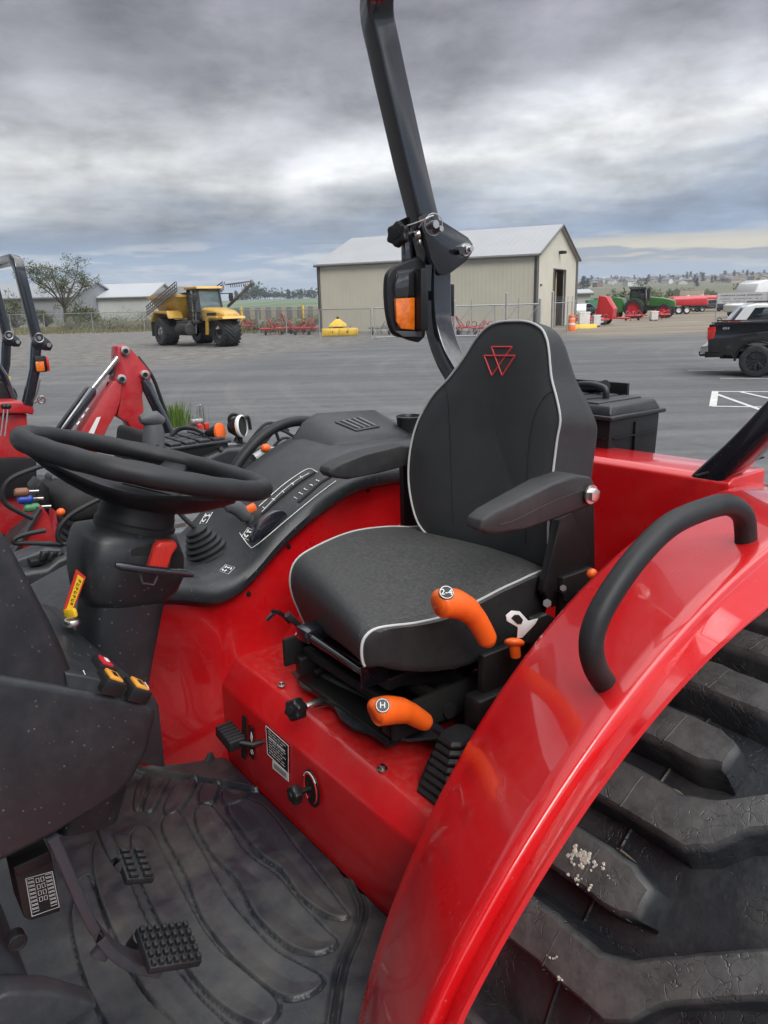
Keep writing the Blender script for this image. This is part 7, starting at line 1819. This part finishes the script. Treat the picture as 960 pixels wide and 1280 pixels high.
obj('boom_hose', [tube(cat(pts([(172, 446), (190, 470), (200, 495), (212, 530)], y=YB-.02-.02*k), 5), .010, 7) for k in range(2)]+[tube(cat(pts([(136, 478), (128, 500), (112, 522), (98, 550)], y=YB-.05-.03*k), 5), .009, 7) for k in range(2)], 'hose', BH)
obj('valve', [cyl(at(a, b, y=YB+.02), at(a-3, b+4, y=YB+.02), .012, n=8) for a, b in ((110, 510), (105, 518), (99, 527))], 'chrome', BH)
p0 = at(90, 570, y=YB-.06)
obj('boom_base', [tube([p0, V((p0.x+.15, p0.y, .9)), V((p0.x+.25, p0.y, .35))], 1, prof=rprof(.14, .12, .02), up=(0, 1, 0)), box((p0.x+.25, p0.y, .22), (.5, .5, .35), .04)], 'red_far', BH)
obj('stabiliser', [tube([V((p0.x+.2, p0.y+s*.2, .5)), V((p0.x-.1, p0.y+s*.8, .08))], .05, 8) for s in (1, -1)]+[box((p0.x-.1, p0.y+s*.8, .04), (.3, .25, .06), .01) for s in (1, -1)], 'steel_black', BH)

# ---- tractor C with the second roll bar
YR1, YR2 = -4.72, -5.45
Ct = empty('tractor', (at(44, 430, y=YR1).x+.3, -5.08, 0), 'smaller red tractor at the left edge with its own black roll bar and amber flasher', 'tractor')
xr = at(44, 430, y=YR1).x
nl = pts([(34, 506), (37, 492), (43, 462), (44, 440), (45, 428)], y=YR1); nu = pts([(46, 424), (30, 360), (25, 340)], y=YR1)
fl_ = [V((p.x, YR2, p.z)) for p in nl]; fu_ = [V((p.x, YR2, p.z)) for p in nu]
e = nu[-1]; du = (nu[-1]-nu[0]).normalized()
bend2 = [e+du*(.07*math.sin(rad(15*k)))+V((0, -.07*(1-math.cos(rad(15*k))), 0)) for k in range(1, 7)]
full = nu+bend2+[V((v.x, YR1+YR2-v.y, v.z)) for v in (nu+bend2)[::-1]]
prc = rprof(.055, .050, .008)
obj('roll_bar', tube(full, 1, prof=prc, up=(1, 0, .28)), 'steel_black', Ct)
for q in (nl, fl_):
    o = obj('roll_bar_post', tube(q, 1, prof=prc, up=(1, 0, 0)), 'steel_black', Ct)
    yy = q[0].y; pz = pts([(37, 422), (50, 418), (60, 426), (64, 432), (61, 438), (54, 438), (42, 435), (38, 431)], y=YR1)
    obj('pivot_plate', prism([V((p.x, yy+.032, p.z)) for p in pz], (0, .006, 0), .001), 'steel_black', o)
    nb_ = at(58, 431, y=YR1); obj('pivot_nut', cyl(V((nb_.x, yy+.02, nb_.z)), V((nb_.x, yy+.055, nb_.z)), .013, n=6), 'chrome', o)
    nb_ = at(46, 422, y=YR1); obj('lock_pin', [cyl(V((nb_.x, yy+.02, nb_.z)), V((nb_.x, yy+.055, nb_.z)), .010, n=6), torus(V((nb_.x, yy+.05, nb_.z)), (0, 1, 0), .024, .003, 20, 5)], 'chrome', o)
obj('warning_sticker', prism([V((p.x, YR2+.027, p.z)) for p in pts([(41, 478), (49, 480), (48, 490), (40, 488)], y=YR1)], (0, .001, 0)), 'yellow', Ct, 0)
fp = at(51, 455, y=YR1+.05); fb_ = obj('amber_flasher', [box(fp, (.06, .03, .09), .008)], 'plastic_clean', Ct); obj('flasher_lens', box(fp+V((.01, .018, -.012)), (.045, .02, .055), .006), 'orange_lens', fb_); obj('flasher_reflector', box(fp+V((-.033, .01, .0)), (.012, .03, .08), .003), 'taill', fb_)
obj('tow_chain', [tube(cat(pts([(50, 475), (47, 490), (42, 503), (49, 500), (54, 497)], y=YR1+.05), 4), .005, 6), torus(at(52, 500, y=YR1+.05), (0, 1, 0), .02, .005, 18, 6)], 'chrome', Ct)
obj('rear_fender', [bev(prism(pts([(-60, 505), (24, 502), (41, 506), (43, 513), (42, 519), (34, 517), (-60, 519)], y=YR1+.02), (0, -.75, 0)), .01, 3)], 'red_far', Ct)
obj('fender_side', bev(prism(pts([(-60, 519), (34, 517), (36, 560), (44, 668), (-60, 672)], y=YR1-.02), (0, -.66, 0)), .01, 2), 'red_far', Ct)
obj('black_panel', bev(prism(pts([(-60, 574), (38, 572), (46, 578), (46, 622), (-60, 622)], y=YR1+.03), (0, -.04, 0)), .006, 2), 'plastic_clean', Ct)
st_ = obj('seat', bev(prism(pts([(-40, 500), (-36, 478), (8, 478), (20, 486), (24, 498), (18, 504)], y=YR1-.2), (0, -.4, 0)), .03, 4), 'fabric_side', Ct)
for k, a in enumerate((5, 10)):
    q = pts([(a-4, 545), (a-1, 520), (a, 508)], y=YR1+.1); l_ = obj('control_lever', tube(q, .005, 8), 'chrome', Ct); obj('lever_knob', ell(q[-1], (.018, .018, .016)), 'plastic_clean', l_)
obj('brace_tube', [tube(pts([(-20, 430), (6, 470), (18, 500)], y=YR1-.2), .018, 8)], 'steel_black', Ct)
obj('chassis', box((xr+.5, -5.08, .7), (2.2, .4, .7), .05), 'steel_black', Ct)
for s in (1, -1):
    for dx_, R_, w_ in ((-.05, .55, .28), (1.5, .34, .2)):
        c = V((xr+dx_, -5.08+s*(.36 if True else 0)+s*.12, R_)); wq = obj('wheel', cyl(c-V((0, .1, 0)), c+V((0, .1, 0)), .07), 'black_flat', Ct)
        obj('tyre', lathe([(R_*.6, -w_/2), (R_*.92, -w_/2), (R_, -w_*.35), (R_, w_*.35), (R_*.92, w_/2), (R_*.6, w_/2)], c, (0, 1, 0), 40, False), 'tyre', wq); obj('rim', cyl(c-V((0, w_*.4, 0)), c+V((0, w_*.4, 0)), R_*.62, n=30, b=.01), 'white', wq)
